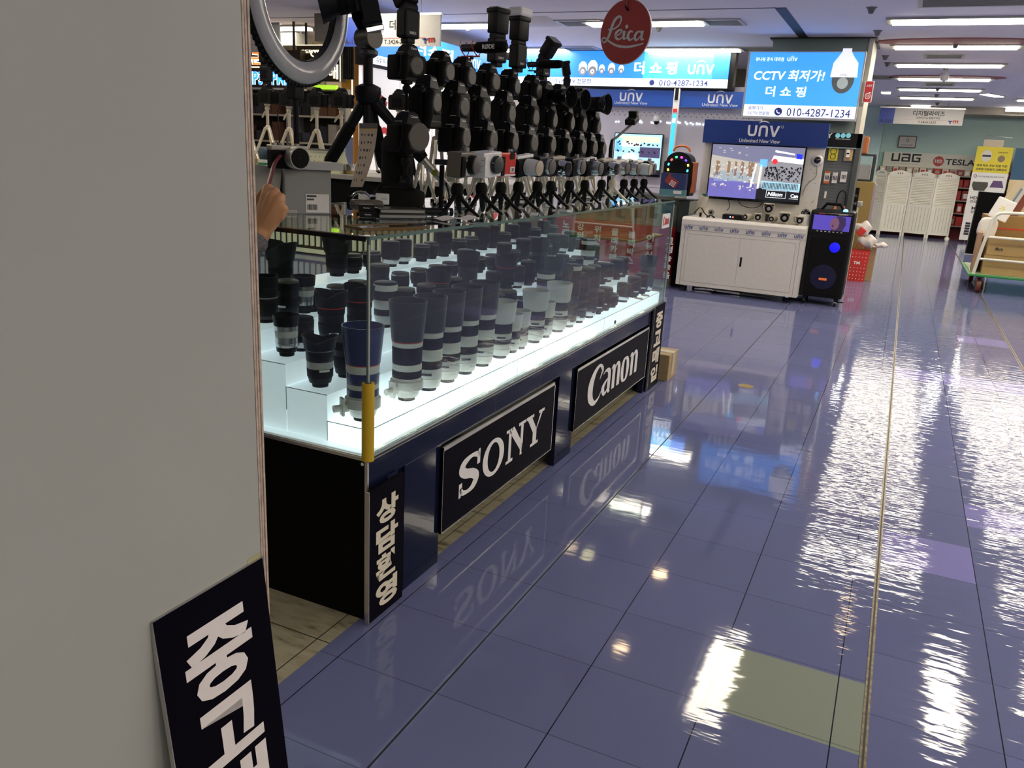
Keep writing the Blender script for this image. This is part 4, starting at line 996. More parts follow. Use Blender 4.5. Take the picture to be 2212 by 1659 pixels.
for r_ in range(7):
    v = .17+r_*.118
    for k in range(4):
        if random.random() < .1: continue
        u = .1+k*.19; hh = random.uniform(.025, .045); w2 = random.uniform(.04, .11); d_ = [bro(u, v, .0012), bro(u+w2, v, .0012), bro(u+w2, v+hh, .0012), bro(u, v+hh, .0012)]; mb.add(d_, [(0, 1, 2, 3)])
mb.build('printed_pictures', TXD, t)
# battery charger, book stack, papers
t = thing('battery_charger', 'white battery charger box on the black books at the front of the glass top', 'charger', at(806, 440, Y=.56), .55)
MB().b2(-.045, .008, -.015, .03, 0, .006).b2(-.045, -.042, -.015, .03, 0, .03).b2(-.045, .008, .028, .03, 0, .026).build('tray', WHT, t); MB().b2(.008, .05, -.018, .03, 0, .032, .003).build('body', WHT, t)
mb = MB(); put_text(mb, 'Panasonic', .036, .018, .018, .004, 0, -.0188, M=None); mb.build('lettering', TXD, t)
for k, (w_, d_, z_, mt_, lb) in enumerate(((.150, .10, 0, mat('dark_book', (.02, .022, .02), .25), 'lower black album lying on the glass top near the corner'), (.142, .095, .0145, mat('black_album', (.03, .028, .024), .3), 'upper dark album with printed cover, on top of the lower black album'))):
    t = thing('album', lb, 'book', (-.245, .50, GT+.001+z_), .9)
    MB().b2(-w_/2, w_/2, -d_/2, d_/2, 0, .0135, .001).build('cover', mt_, t); MB().b2(-w_/2+.003, w_/2-.003, -d_/2-.0006, d_/2-.006, .003, .0105).build('pages', GB, t)
t = thing('torn_paper', 'torn white sheet with faint print curling on the glass top beside the nearest table tripod', 'paper', (-.075, .60, GT+.001), 1.15)
mb = MB(); vs = []; 
for i in range(9):
    x = -.09+.02*i; z = .001+.008*math.sin(i*.7)**2
    vs += [(x, -.02-.003*math.sin(i*2), z), (x, .028+.004*math.cos(i*1.7), z+.004)]
mb.add(vs, [(2*i, 2*i+1, 2*i+3, 2*i+2) for i in range(8)], True); mb.add([(x, y, z-.0006) for x, y, z in vs], [(2*i, 2*i+1, 2*i+3, 2*i+2) for i in range(8)], True); mb.build('sheet', PAPER, t)
t = thing('gold_edged_tray', 'dark glass tray with gold edge lying at the near front corner of the glass top', 'tray', (-.075, .185, GT+.0008), 1.2)
MB().b2(-.10, .10, -.04, .04, 0, .006, .001).build('base', BLKG, t); MB().b2(-.102, .102, -.042, -.039, 0, .008).b2(-.102, -.099, -.039, .042, 0, .008).b2(-.099, .102, .039, .042, 0, .008).b2(.099, .102, -.039, .039, 0, .008).build('gold_edge', mat('dull_gold', (.22, .14, .06), .3, .6), t)
t = thing('leather_case', 'brown leather glasses case lying between the grey carton and the white charger', 'case', (-.36, .50, GT+.03), .8)
MB().box((0, 0, .0), (.10, .05, .03), .012).build('body', mat('brown_leather', (.07, .05, .035), .5, bump=.3, scale=200), t); MB().box((0, 0, .0), (.102, .052, .003), .001).build('zip', CHAR, t)
MB().cyl((-.03, 0, -.03), (.03, 0, -.03), .006, n=8).cyl((0, 0, -.03), (0, 0, -.012), .02, n=12).build('stand', BLK, t)
for k, (x, y, z, w_, lb) in enumerate(((-.30, .42, 0, .05, 'lower of two small black boxes right of the grey carton'), (-.305, .42, .019, .045, 'upper of two small black boxes right of the grey carton'))):
    t = thing('filter_box', lb, 'box', (x, y, GT+z+.001), .7); MB().b2(-w_/2, w_/2, -.02, .02, 0, .018, .002).build('body', BLK, t); mb = MB(); put_text(mb, 'Kenko', 0, .009, .018, .004, 0, -.0206); mb.build('lettering', TXT, t)
# headphones
t = thing('headphones', 'silver headphones lying right of the grey carton', 'headphones', (-.40, .53, GT+.03), .4)
pts = [(.035*math.cos(a), 0, .035*math.sin(a)) for a in [PI*i/12 for i in range(13)]]
MB().tube(pts, .0045, 8).build('headband', CHR, t); 
for s_ in (-1, 1): MB().cyl((s_*.03, 0, 0), (s_*.042, 0, 0), .022, n=16).build('ear_cup', BLKM, t)
# big black tripod with a camera and a long lens on top
BT_ = Vector((-.60, .86, 0)); az = at(795, 192, Y=.86).z
BT_ = at(795, 192, Y=.86); BT_.z = 0
t = thing('large_tripod', 'big black tripod with foam padded legs on the near half of the showcase', 'tripod', (BT_.x, BT_.y, 0))
zt = at(795, 118, Y=.86).z
MB().cyl((0, 0, at(795, 268, Y=.86).z), (0, 0, zt), .017, n=14).build('centre_column', BLK, t)
MB().lathe([(.024, az-.050), (.040, az-.040), (.046, az-.012), (.044, az+.006), (.022, az+.016)], 20).build('shoulder', BLK, t)
MB().lathe([(.020, zt-.01), (.034, zt), (.034, zt+.012), (.022, zt+.02), (.022, zt+.03)], 18).build('head_base', CHAR, t)
MB().cyl((-.035, .01, zt+.052), (.035, -.01, zt+.052), .034, n=18).build('ball_head', mat('bronze_grey_metal', (.10, .095, .085), .3, .6), t)
for k, (px, py, lb) in enumerate(((703, 378, 'l'), (868, 338, 'r'), (905, 440, 'b'))):
    d_ = (at(px, py, Y=.86)-Vector((BT_.x, BT_.y, 0))) if k < 2 else Vector((.05, .30, GT))
    if k == 0: f_ = Vector((d_.x-.0, -.02, d_.z))
    elif k == 1: f_ = Vector((d_.x+.02, .10, d_.z))
    else: f_ = Vector((-.05, .22, GT+.02))
    a_ = Vector((0, 0, az-.02)); dr = (f_-a_).normalized(); s0 = a_+dr*.035
    e_ = a_+dr*((a_.z-GT-.014)/-dr.z)
    MB().tube([s0, a_+dr*.13], [.021, .018], 12).build('leg_joint', BLK, t)
    MB().tube([a_+dr*.12, a_+dr*.13, a_+dr*.27, a_+dr*.285], [.018, .0225, .0225, .02], 12).build('leg_foam_sleeve', BLKM, t)
    MB().tube([a_+dr*.28, e_], [.015, .012], 10).build('leg', SILB if k == 1 else BLK, t)
tz = zt+.088
t = slr(True, True, cap=None).put((0, 0, 0)); t.name = 'camera_with_long_lens'
tag(t, 'black camera with thick hooded lens on the big tripod, cut by the top picture border', 'camera')
t.location = (BT_.x+.03, BT_.y-.01, tz); t.rotation_euler = (Matrix.Rotation(-F90+.62, 4, 'Z') @ Matrix.Rotation(.25, 4, 'X')).to_euler()
MB().disc(0, [(.042, 0), (.046, .02), (.046, .035)], (0, -.034, .10), '-Y', 26).build('lens_barrel', BLK, t)
MB().disc(0, [(.046, 0), (.048, .003), (.048, .03), (.046, .033)], (0, -.069, .10), '-Y', 26).build('focus_ring', BLKM, t)
MB().disc(0, [(.046, 0), (.066, .06), (.063, .06), (.043, .004)], (0, -.102, .10), '-Y', 28, cap=False).build('lens_hood', BLK, t)
MB().box((0, 0, -.012), (.09, .06, .018), .003).build('quick_release_plate', CHR, t)
# camera with angled flash on its own slim stand
p = at(884, 144, X=-.62)
body_pro2 = slr(False, True, w=.146).put((p.x, p.y-.015, p.z-.052), F90-.25, 'black camera under the big angled flash, left of the top camera row')
stand(round(p.z-.052-GT, 3), (p.x-.0, p.y-.015, GT), 'black slim stand under the camera with the angled flash', None, mat_=BLK, spread=.10)
fbig = mk_flash(-.55)
q = at(893, 103, X=-.62); fbig.put((p.x, p.y-.012, p.z-.052+.127), F90-.25, 'large black flash with slanting head, left of the hanging sign logo', None, scale=1.12)
# bridge camera with big capped lens, lower left of the rows
p = at(932, 288, X=-.30)
t = slr(False, True, w=.115, cap=None, d=.06).put((p.x-.075, p.y-.035, GT+.190), F90-.30); t.name = 'bridge_camera'
tag(t, 'bridge camera, gold rings, wide capped lens, at the near end of the lower rows', 'camera')
MB().disc(0, [(.040, 0), (.040, .018)], (0, -.030, .05), '-Y', 28).build('lens_barrel', BLK, t)
for k in range(2): MB().disc(0, [(.041, 0), (.041, .003)], (0, -.034-.008*k, .05), '-Y', 28).build('gold_ring', GLD, t)
MB().disc(0, [(.042, 0), (.045, .004), (.045, .016), (.042, .019), (.001, .019)], (0, -.048, .05), '-Y', 28, cap=False).build('lens_cap', CAP, t)
stand(.190, (p.x-.075, p.y-.035, GT), 'black stand under the bridge camera with gold rings', None, mat_=BLK, spread=.055)
# lens pouches and black bags
FAB = mat('black_fabric', (.006, .006, .006), .8, spec=.15, bump=.6, scale=250)
def blob(mb, c, r, M=None, n=18, m_=12, sq=1.0):
    vs = []
    for j in range(m_+1):
        f_ = -PI/2+PI*j/m_
        for i in range(n):
            a = 2*PI*i/n; k = 1+.05*math.sin(5*a+j); cz = math.copysign(abs(math.sin(f_))**sq, math.sin(f_)); cr = abs(math.cos(f_))**sq
            v = Vector((r[0]*cr*math.cos(a)*k, r[1]*cr*math.sin(a)*k, r[2]*cz)); vs.append(Vector(c)+((M @ v) if M else v))
    mb.add(vs, [(j*n+i, j*n+(i+1) % n, (j+1)*n+(i+1) % n, (j+1)*n+i) for j in range(m_) for i in range(n)], True)
    return mb
p = at(857, 352, Y=.80); t = thing('lens_pouch', 'tall black padded lens pouch standing right of the hanging brochure', 'pouch', (p.x, .80, GT), .2)
blob(MB(), (0, 0, .125), (.055, .05, .122), sq=.5).build('body', FAB, t); MB().tube([(-.052, 0, .20), (0, -.05, .203), (.052, 0, .20)], .004, 6).build('zip', CHAR, t)
MB().tube([(-.03, 0, .24), (-.02, 0, .262), (.02, 0, .262), (.03, 0, .24)], .004, 6).build('carry_loop', FAB, t)
p = at(886, 412, Y=.72); t = thing('camera_bag', 'black shoulder bag lying in front of the lens pouch', 'bag', (-.345, .655, GT), .5)
blob(MB(), (0, 0, .042), (.085, .055, .042), sq=.6).build('body', FAB, t); MB().tube([(-.08, 0, .05), (-.05, -.04, .09), (.03, -.04, .092), (.08, 0, .05)], .006, 6).build('strap', FAB, t)
p = at(912, 436, Y=.72); t = thing('folded_stand', 'folded black stand lying with its silver ringed foot toward the camera', 'stand', (-.20, .66, GT+.014), .9)
MB().cyl((-.05, 0, 0), (.05, 0, 0), .013, n=12).build('tube', BLK, t); MB().cyl((.03, 0, 0), (.036, 0, 0), .0145, n=14).build('ring', SIL, t)
# clutter seen between the tripods
random.seed(5)
for i, (x, y) in enumerate(((-.33, 1.05), (-.30, 1.28), (-.31, 1.52), (-.30, 1.80), (-.31, 2.05), (-.30, 2.32))):
    t = thing('battery_pack', 'small black and tan battery box lying under the %s rows of tripods' % ['nearest', 'near', 'middle', 'far middle', 'far', 'farthest'][i], 'box', (x, y, GT+.001), random.uniform(-1, 1))
    MB().b2(-.022, .022, -.014, .014, 0, .022, .003).build('body', [BLK, TANC, BLK, GRY, TANC, BLK][i], t); MB().b2(-.018, .018, -.0146, -.014, .005, .017).build('label', PAPER, t)
for i, (x, y) in enumerate(((-.02, 1.02), (-.018, 1.30), (-.02, 2.2))):
    t = thing('usb_adapter', 'small clear plastic wrapped adapter at the front glass edge, %s of three' % ORD[i], 'adapter', (x, y, GT+.001), .3+i); MB().b2(-.012, .012, -.02, .02, 0, .010, .002).build('body', CLEAR, t)
# black upright stand with wires left of the front row
t = thing('cable_stand', 'black upright stand with hanging wires left of the first table tripod', 'stand', (-.27, .80, GT), .3)
MB().lathe([(.030, 0), (.030, .008), (.008, .014), (.008, .155)], 16).build('pole', BLK, t); MB().box((0, 0, .165), (.045, .03, .018), .003).build('bracket', CHAR, t)
MB().disc(0, [(.010, 0), (.010, .004)], (-.02, -.015, .13), '-Y', 16).build('round_badge', mat('lime_badge', (.25, .30, .03), .4), t)
MB().tube(smooth_pts([(.02, -.02, .10), (.035, -.03, .05), (.02, -.03, .01), (-.03, -.05, .004), (-.09, -.04, .004)], 5), .003, 6).build('cable', BLK, t)

# ================================================================== RING LIGHT
c = at(645, -14, Y=.64); t = thing('ring_light', 'large white ring light on a thin black pole at the near end of the showcase', 'ring light', (c.x, c.y, c.z), 0)
R_ = .238; nrm = Vector((1, .08, 0)).normalized()
RW = mat('milky_ring_diffuser', (.44, .44, .46), .15, spec=.7)
def ringtube(R, prof, n=64):
    vs = []; k = len(prof)
    for i in range(n):
        a = 2*PI*i/n
        for u, v in prof: vs.append((v, (R+u)*math.cos(a), (R+u)*math.sin(a)))
    return vs, [(i*k+j, i*k+(j+1) % k, ((i+1) % n)*k+(j+1) % k, ((i+1) % n)*k+j) for i in range(n) for j in range(k)]
M_ = RZ(.08)
mb = MB(M_); vs, fs = ringtube(R_, [(.034*math.cos(a)*1.0, .017*math.sin(a)+.012) for a in [2*PI*i/14 for i in range(14)]]); mb.add(vs, fs, True); mb.build('diffuser', RW, t)
mb = MB(M_); vs, fs = ringtube(R_, [(-.036, -.012), (.036, -.012), (.038, .010), (-.038, .010)]); mb.add(vs, fs); mb.build('housing', BLK, t)
mb = MB(M_)
for i in range(90):
    a = 2*PI*i/90; r0 = R_+.038; mb.box((0, (r0+.003)*math.cos(a), (r0+.003)*math.sin(a)), (.016, .006, .008), 0, RX(a))
mb.build('cooling_fins', BLK, t)
zl = GT-c.z
MB().box((-.02, 0, -R_-.055), (.035, .05, .06), .006).build('clamp', BLK, t)
MB().cyl((-.02, 0, zl+.02), (-.02, 0, -R_-.06), .0095, n=12).build('pole', BLK, t)
for k in range(3):
    a = 2*PI*k/3+.3; MB().tube([(-.02, 0, zl+.11), (-.02+.09*math.cos(a), .09*math.sin(a), zl+.004)], .006, 8).build('leg', BLK, t)
MB().tube(smooth_pts([(-.03, -.02, -R_-.05), (-.06, -.04, -.36), (-.05, -.05, -.45), (-.06, -.05, zl+.02), (-.10, -.06, zl+.005)], 5), .0022, 6).build('cable', BLK, t)

# ================================================================== THE PERSON BEHIND THE PARTITION
SKIN = mat('warm_skin', (.50, .25, .11), .5, var=.12, scale=25, bump=.25); KNIT = mat('grey_rib_knit', (.13, .125, .125), .85, var=.35, scale=120, bump=.9)
def skinned(name, chains, m_, parent=None, sub=2, root=0):
    """chains: lists of (x,y,z,r); a chain may start with an index tuple ('#', k) to branch from an earlier vertex"""
    vs = []; rs = []; es = []
    for ch in chains:
        prev = None
        for q in ch:
            if q[0] == '#': prev = q[1]; continue
            vs.append(q[:3]); rs.append(q[3]); i = len(vs)-1
            if prev is not None: es.append((prev, i))
            prev = i
    me = bpy.data.meshes.new(name); me.from_pydata(vs, es, []); o = bpy.data.objects.new(name, me); COL.objects.link(o)
    sk = o.modifiers.new('s', 'SKIN'); sk.use_smooth_shade = True
    for i, v in enumerate(me.skin_vertices[0].data): v.radius = (rs[i], rs[i]) if not isinstance(rs[i], tuple) else rs[i]; v.use_root = (i == root)
    sb = o.modifiers.new('b', 'SUBSURF'); sb.levels = sub; sb.render_levels = sub
    bpy.context.view_layer.update()
    nm = bpy.data.meshes.new_from_object(o.evaluated_get(bpy.context.evaluated_depsgraph_get()))
    bpy.data.objects.remove(o); nm.materials.clear(); nm.materials.append(m_)
    for p_ in nm.polygons: p_.use_smooth = True
    r = bpy.data.objects.new(name, nm); COL.objects.link(r); r.parent = parent
    return r
HY = -.03
def hp(px, py, y, r): q = at(px, py, Y=y); return (q.x, q.y, q.z, r)
PX, PY = -.80, -.42      # where the person stands
sho = (PX+.10, PY+.12, 1.34, .055); elb = (-.62, -.30, .98, .042)
per = thing('person', 'person in a grey knit sweater reaching from behind the partition, fist holding a red strap', 'person', (0, 0, 0))
def limb(mb, pts, n=14):
    """closed tapering limb through (x, y, z, r) with rounded ends"""
    P = []
    for i in range(len(pts)-1):
        for k in range(5):
            t_ = k/5; P.append([pts[i][j]*(1-t_)+pts[i+1][j]*t_ for j in range(4)])
    P.append(list(pts[-1]))
    if len(P) > 6:
        for _ in range(2): P = [P[0]]+[[(P[i-1][j]+2*P[i][j]+P[i+1][j])/4 for j in range(4)] for i in range(1, len(P)-1)]+[P[-1]]
    mb.tube([p_[:3] for p_ in P], [p_[3] for p_ in P], n)
    for e_ in (P[0], P[-1]): mb.lathe([(.001, -e_[3])]+[(e_[3]*math.cos(a_), e_[3]*math.sin(a_)) for a_ in (-1.2, -.8, -.4, 0, .4, .8, 1.2)]+[(.001, e_[3])], n, T(*e_[:3]))
mb = MB(); zl_ = lambda *q: list(q)
limb(mb, [(PX, PY, .92, .125), (PX, PY, 1.12, .12), (PX, PY, 1.32, .115)], 24)
limb(mb, [(PX, PY-.16, 1.36, .055), (PX, PY, 1.38, .065), (PX+.08, PY+.14, 1.36, .055)], 18); limb(mb, [(PX, PY, 1.38, .055), (PX, PY, 1.52, .05)])
blob(mb, (PX+.005, PY, 1.62), (.088, .072, .112), n=24, m_=18); limb(mb, [(PX+.085, PY, 1.63, .012), (PX+.10, PY, 1.60, .016)])
for s_ in (-1, 1): limb(mb, [(PX+.0, PY+s_*.072, 1.61, .014), (PX+.0, PY+s_*.076, 1.64, .016)]); limb(mb, [(PX, PY+s_*.09, .88, .09), (PX+.01, PY+s_*.105, .48, .06), (PX, PY+s_*.11, .09, .042)]); limb(mb, [(PX-.01, PY+s_*.11, .045, .04), (PX+.14, PY+s_*.115, .035, .033)])
limb(mb, [(PX, PY-.17, 1.34, .052), (PX+.0, PY-.25, 1.08, .042), (PX+.10, PY-.24, .88, .030), (PX+.15, PY-.22, .80, .034)])
wr = hp(566, 496, HY-.02, .0245)
limb(mb, [(PX+.08, PY+.14, 1.34, .052), (-.62, -.30, .99, .042), (-.46, -.14, .945, .034), hp(556, 514, HY-.035, .027), wr])
# back of the hand: five rays from the wrist to the knuckles
kn = [hp(575, 424, HY-.004, .0150), hp(588, 426, HY-.006, .0152), hp(600, 434, HY-.004, .0145), hp(608, 450, HY, .0132)]
for k_ in kn: limb(mb, [wr, [wr[j]*.5+k_[j]*.5 for j in range(3)]+[.0225], k_])
limb(mb, [wr, hp(584, 472, HY-.004, .024), hp(603, 466, HY, .0150)]); limb(mb, [wr, hp(575, 462, HY+.012, .027), hp(590, 446, HY+.014, .022)])
# fingers bent over the far side, unequal lengths; thumb from the side of the palm
for k_, pts in zip(kn, ([(578, 405, .012, .0118), (585, 410, .036, .0108), (590, 428, .042, .0095)], [(594, 412, .014, .0120), (600, 424, .038, .0108), (600, 444, .042, .0092)], [(607, 424, .014, .0114), (609, 438, .034, .0102), (604, 452, .038, .0088)], [(615, 450, .012, .0100), (613, 464, .028, .0090), (605, 470, .032, .0080)])):
    limb(mb, [k_]+[hp(a_, b_, HY+c_, d_) for a_, b_, c_, d_ in pts])
limb(mb, [wr, hp(560, 470, HY+.004, .0175), hp(555, 444, HY+.008, .0150), hp(563, 423, HY+.018, .0122), hp(574, 411, HY+.030, .0100)])
body_o = mb.build('body', SKIN, per)
rm = body_o.modifiers.new('r', 'REMESH'); rm.mode = 'VOXEL'; rm.voxel_size = .0030; rm.use_smooth_shade = True
sm_ = body_o.modifiers.new('s', 'SMOOTH'); sm_.factor = .5; sm_.iterations = 4
bpy.context.view_layer.update()
nm = bpy.data.meshes.new_from_object(body_o.evaluated_get(bpy.context.evaluated_depsgraph_get())); body_o.modifiers.clear(); body_o.data = nm
nm.materials.clear(); nm.materials.append(SKIN)
for p_ in nm.polygons: p_.use_smooth = True
# sweater sleeve and body, trousers, hair
skinned('sweater', [[(PX, PY, .90, .155), (PX, PY, 1.12, .15), (PX, PY, 1.30, .155), (PX, PY, 1.40, .075)], [('#', 2), sho[:3]+(.07,), elb[:3]+(.055,), (-.46, -.15, .935, .048), hp(549, 523, HY-.045, .044), hp(562, 501, HY-.032, .037)],
                    [('#', 2), (PX-.02, PY-.21, 1.34, .07), (PX, PY-.26, 1.08, .055), (PX+.09, PY-.24, .90, .04)]], KNIT, per, 2)
skinned('trousers', [[(PX, PY, .90, .14), (PX, PY+.10, .80, .10), (PX+.01, PY+.11, .48, .078), (PX, PY+.12, .12, .06)], [('#', 0), (PX, PY-.10, .80, .10), (PX+.01, PY-.11, .48, .078), (PX, PY-.12, .12, .06)]], mat('dark_denim', (.02, .025, .04), .8), per, 1)
blob(MB(), (PX-.02, PY, 1.67), (.10, .095, .085)).build('hair', mat('black_hair', (.01, .008, .007), .5), per)
# strap
a_ = at(606, 336, Y=.255); b_ = at(577, 412, Y=HY+.016)
st = MB(); pts = smooth_pts([(a_.x, a_.y, a_.z), tuple(at(594, 352, Y=.20)), tuple(at(585, 380, Y=.09)), (b_.x, b_.y, b_.z)], 6)
st.tube(pts, .0058, 10, flat=.5)
tag(st.build('wrist_strap', RSTR), 'dark red leather strap held by the hand, running up to the retro camera', 'strap')
# ================================================================== SHOPS BEHIND THE SHOWCASE
def sheet(parent, name, x0, x1, z0, z1, mt, y=-.002, th=.002): return MB().b2(x0, x1, y, y+th, z0, z1).build(name, mt, parent)
def panel(name, label, cat, px0, py0, px1, py1, Y, depth=.04, group=None):
    """a board facing -y whose upper left and lower right corners are seen at two pixels; local x from 0, z from 0"""
    a = at(px0, py0, Y=Y); b = at(px1, py1, Y=Y)
    t = thing(name, label, cat, (a.x, Y, b.z), 0, group); return t, b.x-a.x, a.z-b.z
HANG = mat('light_grey_acrylic', (.50, .49, .47), .4); BLUEP = mat('blue_number_panel', (.03, .06, .33), .4)
def tm_logo(t, x, z, w):
    mb = MB(); mb.b2(x, x+w*.42, -.006, -.004, z+w*.24, z+w*.34).b2(x+w*.15, x+w*.28, -.006, -.004, z, z+w*.34).build('logo_letter_t', TXB, t)
    mb = MB(); mb.b2(x+w*.48, x+w*.58, -.006, -.004, z+w*.08, z+w*.36).b2(x+w*.68, x+w*.78, -.006, -.004, z+w*.08, z+w*.34).b2(x+w*.88, x+w*.98, -.006, -.004, z+w*.08, z+w*.38).b2(x+w*.48, x+w*.98, -.006, -.004, z+w*.30, z+w*.38)
    mb.build('logo_letter_m', RED, t)
def hanging(label, X0, X1, z0, z1, Y, num, big, small, tel, nw=.17):
    t = thing('hanging_sign', label, 'sign', (X0, Y, z0)); w_, h_ = X1-X0, z1-z0
    MB().b2(0, w_, 0, .02, 0, h_).build('board', HANG, t)
    sheet(t, 'number_panel', 0, w_*nw, 0, h_*.98, BLUEP, -.003)
    MB().b2(-.01, w_+.01, -.004, .024, h_, h_+.018).build('top_rail', SIL, t)
    for k in (.2, .8): MB().cyl((w_*k, .01, h_+.01), (w_*k, .01, CEIL-z0), .004, n=6).build('hanger', GRY, t)
    text(t, num, w_*nw*.5, h_*.16, w_*nw*.86, None, TXD, .01, -.006)
    c = w_*(nw+(1-nw)*.5)
    text(t, big, c, h_*.70, None, h_*.33, TXD, .02, -.003)
    if small: text(t, small, c, h_*.42, None, h_*.14, TXD, .01, -.003)
    MB().b2(c-w_*.28, c+w_*.28, -.003, -.001, h_*.27, h_*.28).build('rule_line', RED, t)
    text(t, tel, c-.01, h_*.15, None, h_*.15, TXD, .01, -.003)
    tm_logo(t, w_*.83, h_*.09, w_*.12)
    return t
a = at(743, 36, Y=4.95); b = at(950, 100, Y=4.95)
hanging('hanging grey shop sign with blue number panel ending in 17, left of the flashes', a.x, b.x, b.z, a.z, 4.95, 'A-17', '더 쇼', None, 'T.3424-2017', .15)
a = at(400, 56, Y=5.2); b = at(604, 113, Y=5.2)
hanging('hanging grey sign cut off by the near partition, ending in the digits 3560', a.x, b.x, b.z, a.z, 5.2, 'A-18', '전자담', '전문점', 'T.3424-3560', .15)
a = at(1903, 232, Y=15.6); b = at(2078, 272, Y=15.6)
hanging('hanging beige sign with blue A-001 panel in front of the far teal wall', a.x, b.x, b.z, a.z, 15.6, 'A-001', '디지털라이즈', '강화유리 & 필름부착점', 'T.3424-5323', .18)
# ---- red round sign
c_ = at(1350.5, 69, Y=2.6); r_ = (at(1408, 70, Y=2.6)-at(1293, 70, Y=2.6)).length/2
t = thing('round_sign', 'round red hanging sign with white script lettering above the showcase', 'sign', (c_.x, c_.y, c_.z), -.30)
DEEPR = mat('deep_red_sign', (.36, .012, .014), .5)
MB().disc(0, [(r_*1.10, 0), (r_*1.10, .008)], (0, .008, 0), '-Y', 64).build('rim', WHT, t)
MB().disc(0, [(r_*1.075, 0), (r_*1.075, .003)], (0, 0, 0), '-Y', 64).build('disc', DEEPR, t)
mb = MB(); s = r_/57.0*1.07; o = dict(y=-.0045, sx=s, sz=s, n=8)
def q(*P): return [((x-1350.5), -(y-69), w_) for x, y, w_ in P]
ribbon(mb, q((1311, 62, 2), (1316, 64, 2.4), (1326, 62, 3), (1337, 55, 3.4), (1340, 45, 3.6), (1335, 41, 4.5), (1326, 46, 6), (1320, 57, 6.5), (1316, 70, 6.5), (1311, 80, 5), (1304, 86, 3.2), (1298, 82, 3), (1301, 77.5, 3), (1309, 80, 3.2), (1318, 86, 3.6), (1335, 93, 4.2), (1355, 96, 4.5), (1375, 95, 4), (1396, 91.5, 2.6)), **o)
ribbon(mb, q((1330, 75, 2.5), (1338, 73, 3), (1344, 67, 3), (1339, 65, 3.4), (1331, 70, 6), (1331, 78, 5.5), (1338, 82, 3.4), (1347, 78, 2)), **o)
ribbon(mb, q((1350, 67, 6.5), (1349, 74, 6.5), (1350, 81, 4.5), (1357, 80, 2)), **o)
ribbon(mb, q((1369, 71, 3.6), (1366, 68.5, 3), (1361, 71, 5.5), (1359, 78, 6), (1364, 84, 4), (1372, 81, 2)), **o)
ribbon(mb, q((1389, 72, 2.5), (1383, 70, 3.2), (1377, 74, 5.5), (1375, 81, 5.8), (1380, 85, 3.6), (1387, 79, 2.2)), **o)
ribbon(mb, q((1392, 69, 6), (1390, 78, 6), (1391, 84, 4.5), (1396, 84, 2)), **o)
ring(mb, (1354.5-1350.5)*s, -(60-69)*s, 3.6*s, 3.6*s, 0.01*s, .01*s, y=-.0045)
mb.build('lettering', mat('pale_grey_print', (.62, .60, .58), .5), t)
MB().tube([(.002, -.006, r_*.74), (0, -.008, r_*.88), (.0, .0, CEIL-c_.z)], .0022, 6).build('hanging_string', mat('pink_grey_string', (.3, .2, .2), .6), t)
MB().tube([(.010, -.007, r_*.70), (0, -.010, r_*.80), (-.004, -.009, r_*.86)], .0045, 6).build('knot', BLKM, t)

# ---- UNV camera shop
UB = mat('backlit_blue_face', (.02, .14, .60), .35, emit=1.0, ecol=(.02, .22, .85))
UC = mat('backlit_cyan_glow', (.10, .45, .80), .35, emit=1.3, ecol=(.06, .50, .95))
UW = mat('backlit_white_face', (.85, .88, .95), .35, emit=.95, ecol=(.85, .92, 1.0)); UL = mat('backlit_white_letter', (.9, .93, 1), .4, emit=1.15, ecol=(.9, .96, 1))
DB = mat('flat_blue_board', (.006, .055, .30), .35, emit=.12, ecol=(.01, .12, .6)); WL = mat('white_board_letter', (.72, .74, .78), .4)
GRYC = mat('camera_print_grey', (.25, .25, .27), .4, emit=.25, ecol=(.5, .5, .52))
def phone_icon(mb, x, z, r, y): ring(mb, x, z, r, r, .01*r, .01*r, y)
def cctv_print(t, x, z, s, dome=True):
    mb = MB(); flat(mb, [(-.36, .0), (.36, 0), (.36, .42), (.24, .62), (.12, .72), (-.12, .72), (-.24, .62), (-.36, .42)], y=-.006, ox=x, oz=z, s=s); mb.build('printed_camera_housing', UL, t)
    mb = MB(); ring(mb, x, z-.02*s, .33*s, .34*s, .01*s, .01*s, -.0065, 24); mb.build('printed_camera_dome', GRYC, t)
    mb = MB(); ring(mb, x, z-.05*s, .15*s, .16*s, .07*s, .07*s, -.007, 20); mb.build('printed_lens', UL, t)
X0, X1 = -3.64, -.945; zb, zt_ = 2.083, 2.488
t = thing('fascia_sign', 'long backlit blue fascia with white letters and phone number above the white wall', 'sign', (X0, 8.5, zb)); w_, h_ = X1-X0, zt_-zb
MB().b2(-.03, w_+.06, .02, .16, -.02, h_+.02).build('box', BLK, t); sheet(t, 'blue_face', 0, w_, h_*.235, h_, UB, 0, .02); sheet(t, 'white_band', 0, w_, 0, h_*.235, UW, 0, .02)
sheet(t, 'cyan_glow', w_*.62, w_*.93, h_*.24, h_*.98, mat('backlit_light_blue', (.05, .35, .75), .35, emit=1.1, ecol=(.03, .38, .95)), -.002)
def lx(px): return (at(px, 140, Y=8.5).x-X0)
def lz(px, py): return at(px, py, Y=8.5).z-zb
text(t, '더 쇼 핑', lx(1417), lz(1417, 147), lx(1463)-lx(1370), h_*.36, UL, .03, -.006)
mb = MB(); unv(mb, lx(1516), lz(1516, 150), lx(1546)-lx(1488), -.006); mb.build('word_mark', UL, t)
mb = MB(); phone_icon(mb, lx(1412), h_*.12, .032, -.006); mb.build('phone_icon', TXB, t)
text(t, '010-4287-1234', lx(1480), h_*.118, lx(1533)-lx(1427), h_*.165, TXB, .012, -.006)
text(t, '음향기기 | CCTV 전문점', lx(1222), h_*.12, lx(1277)-lx(1165), h_*.16, TXB, .015, -.006)
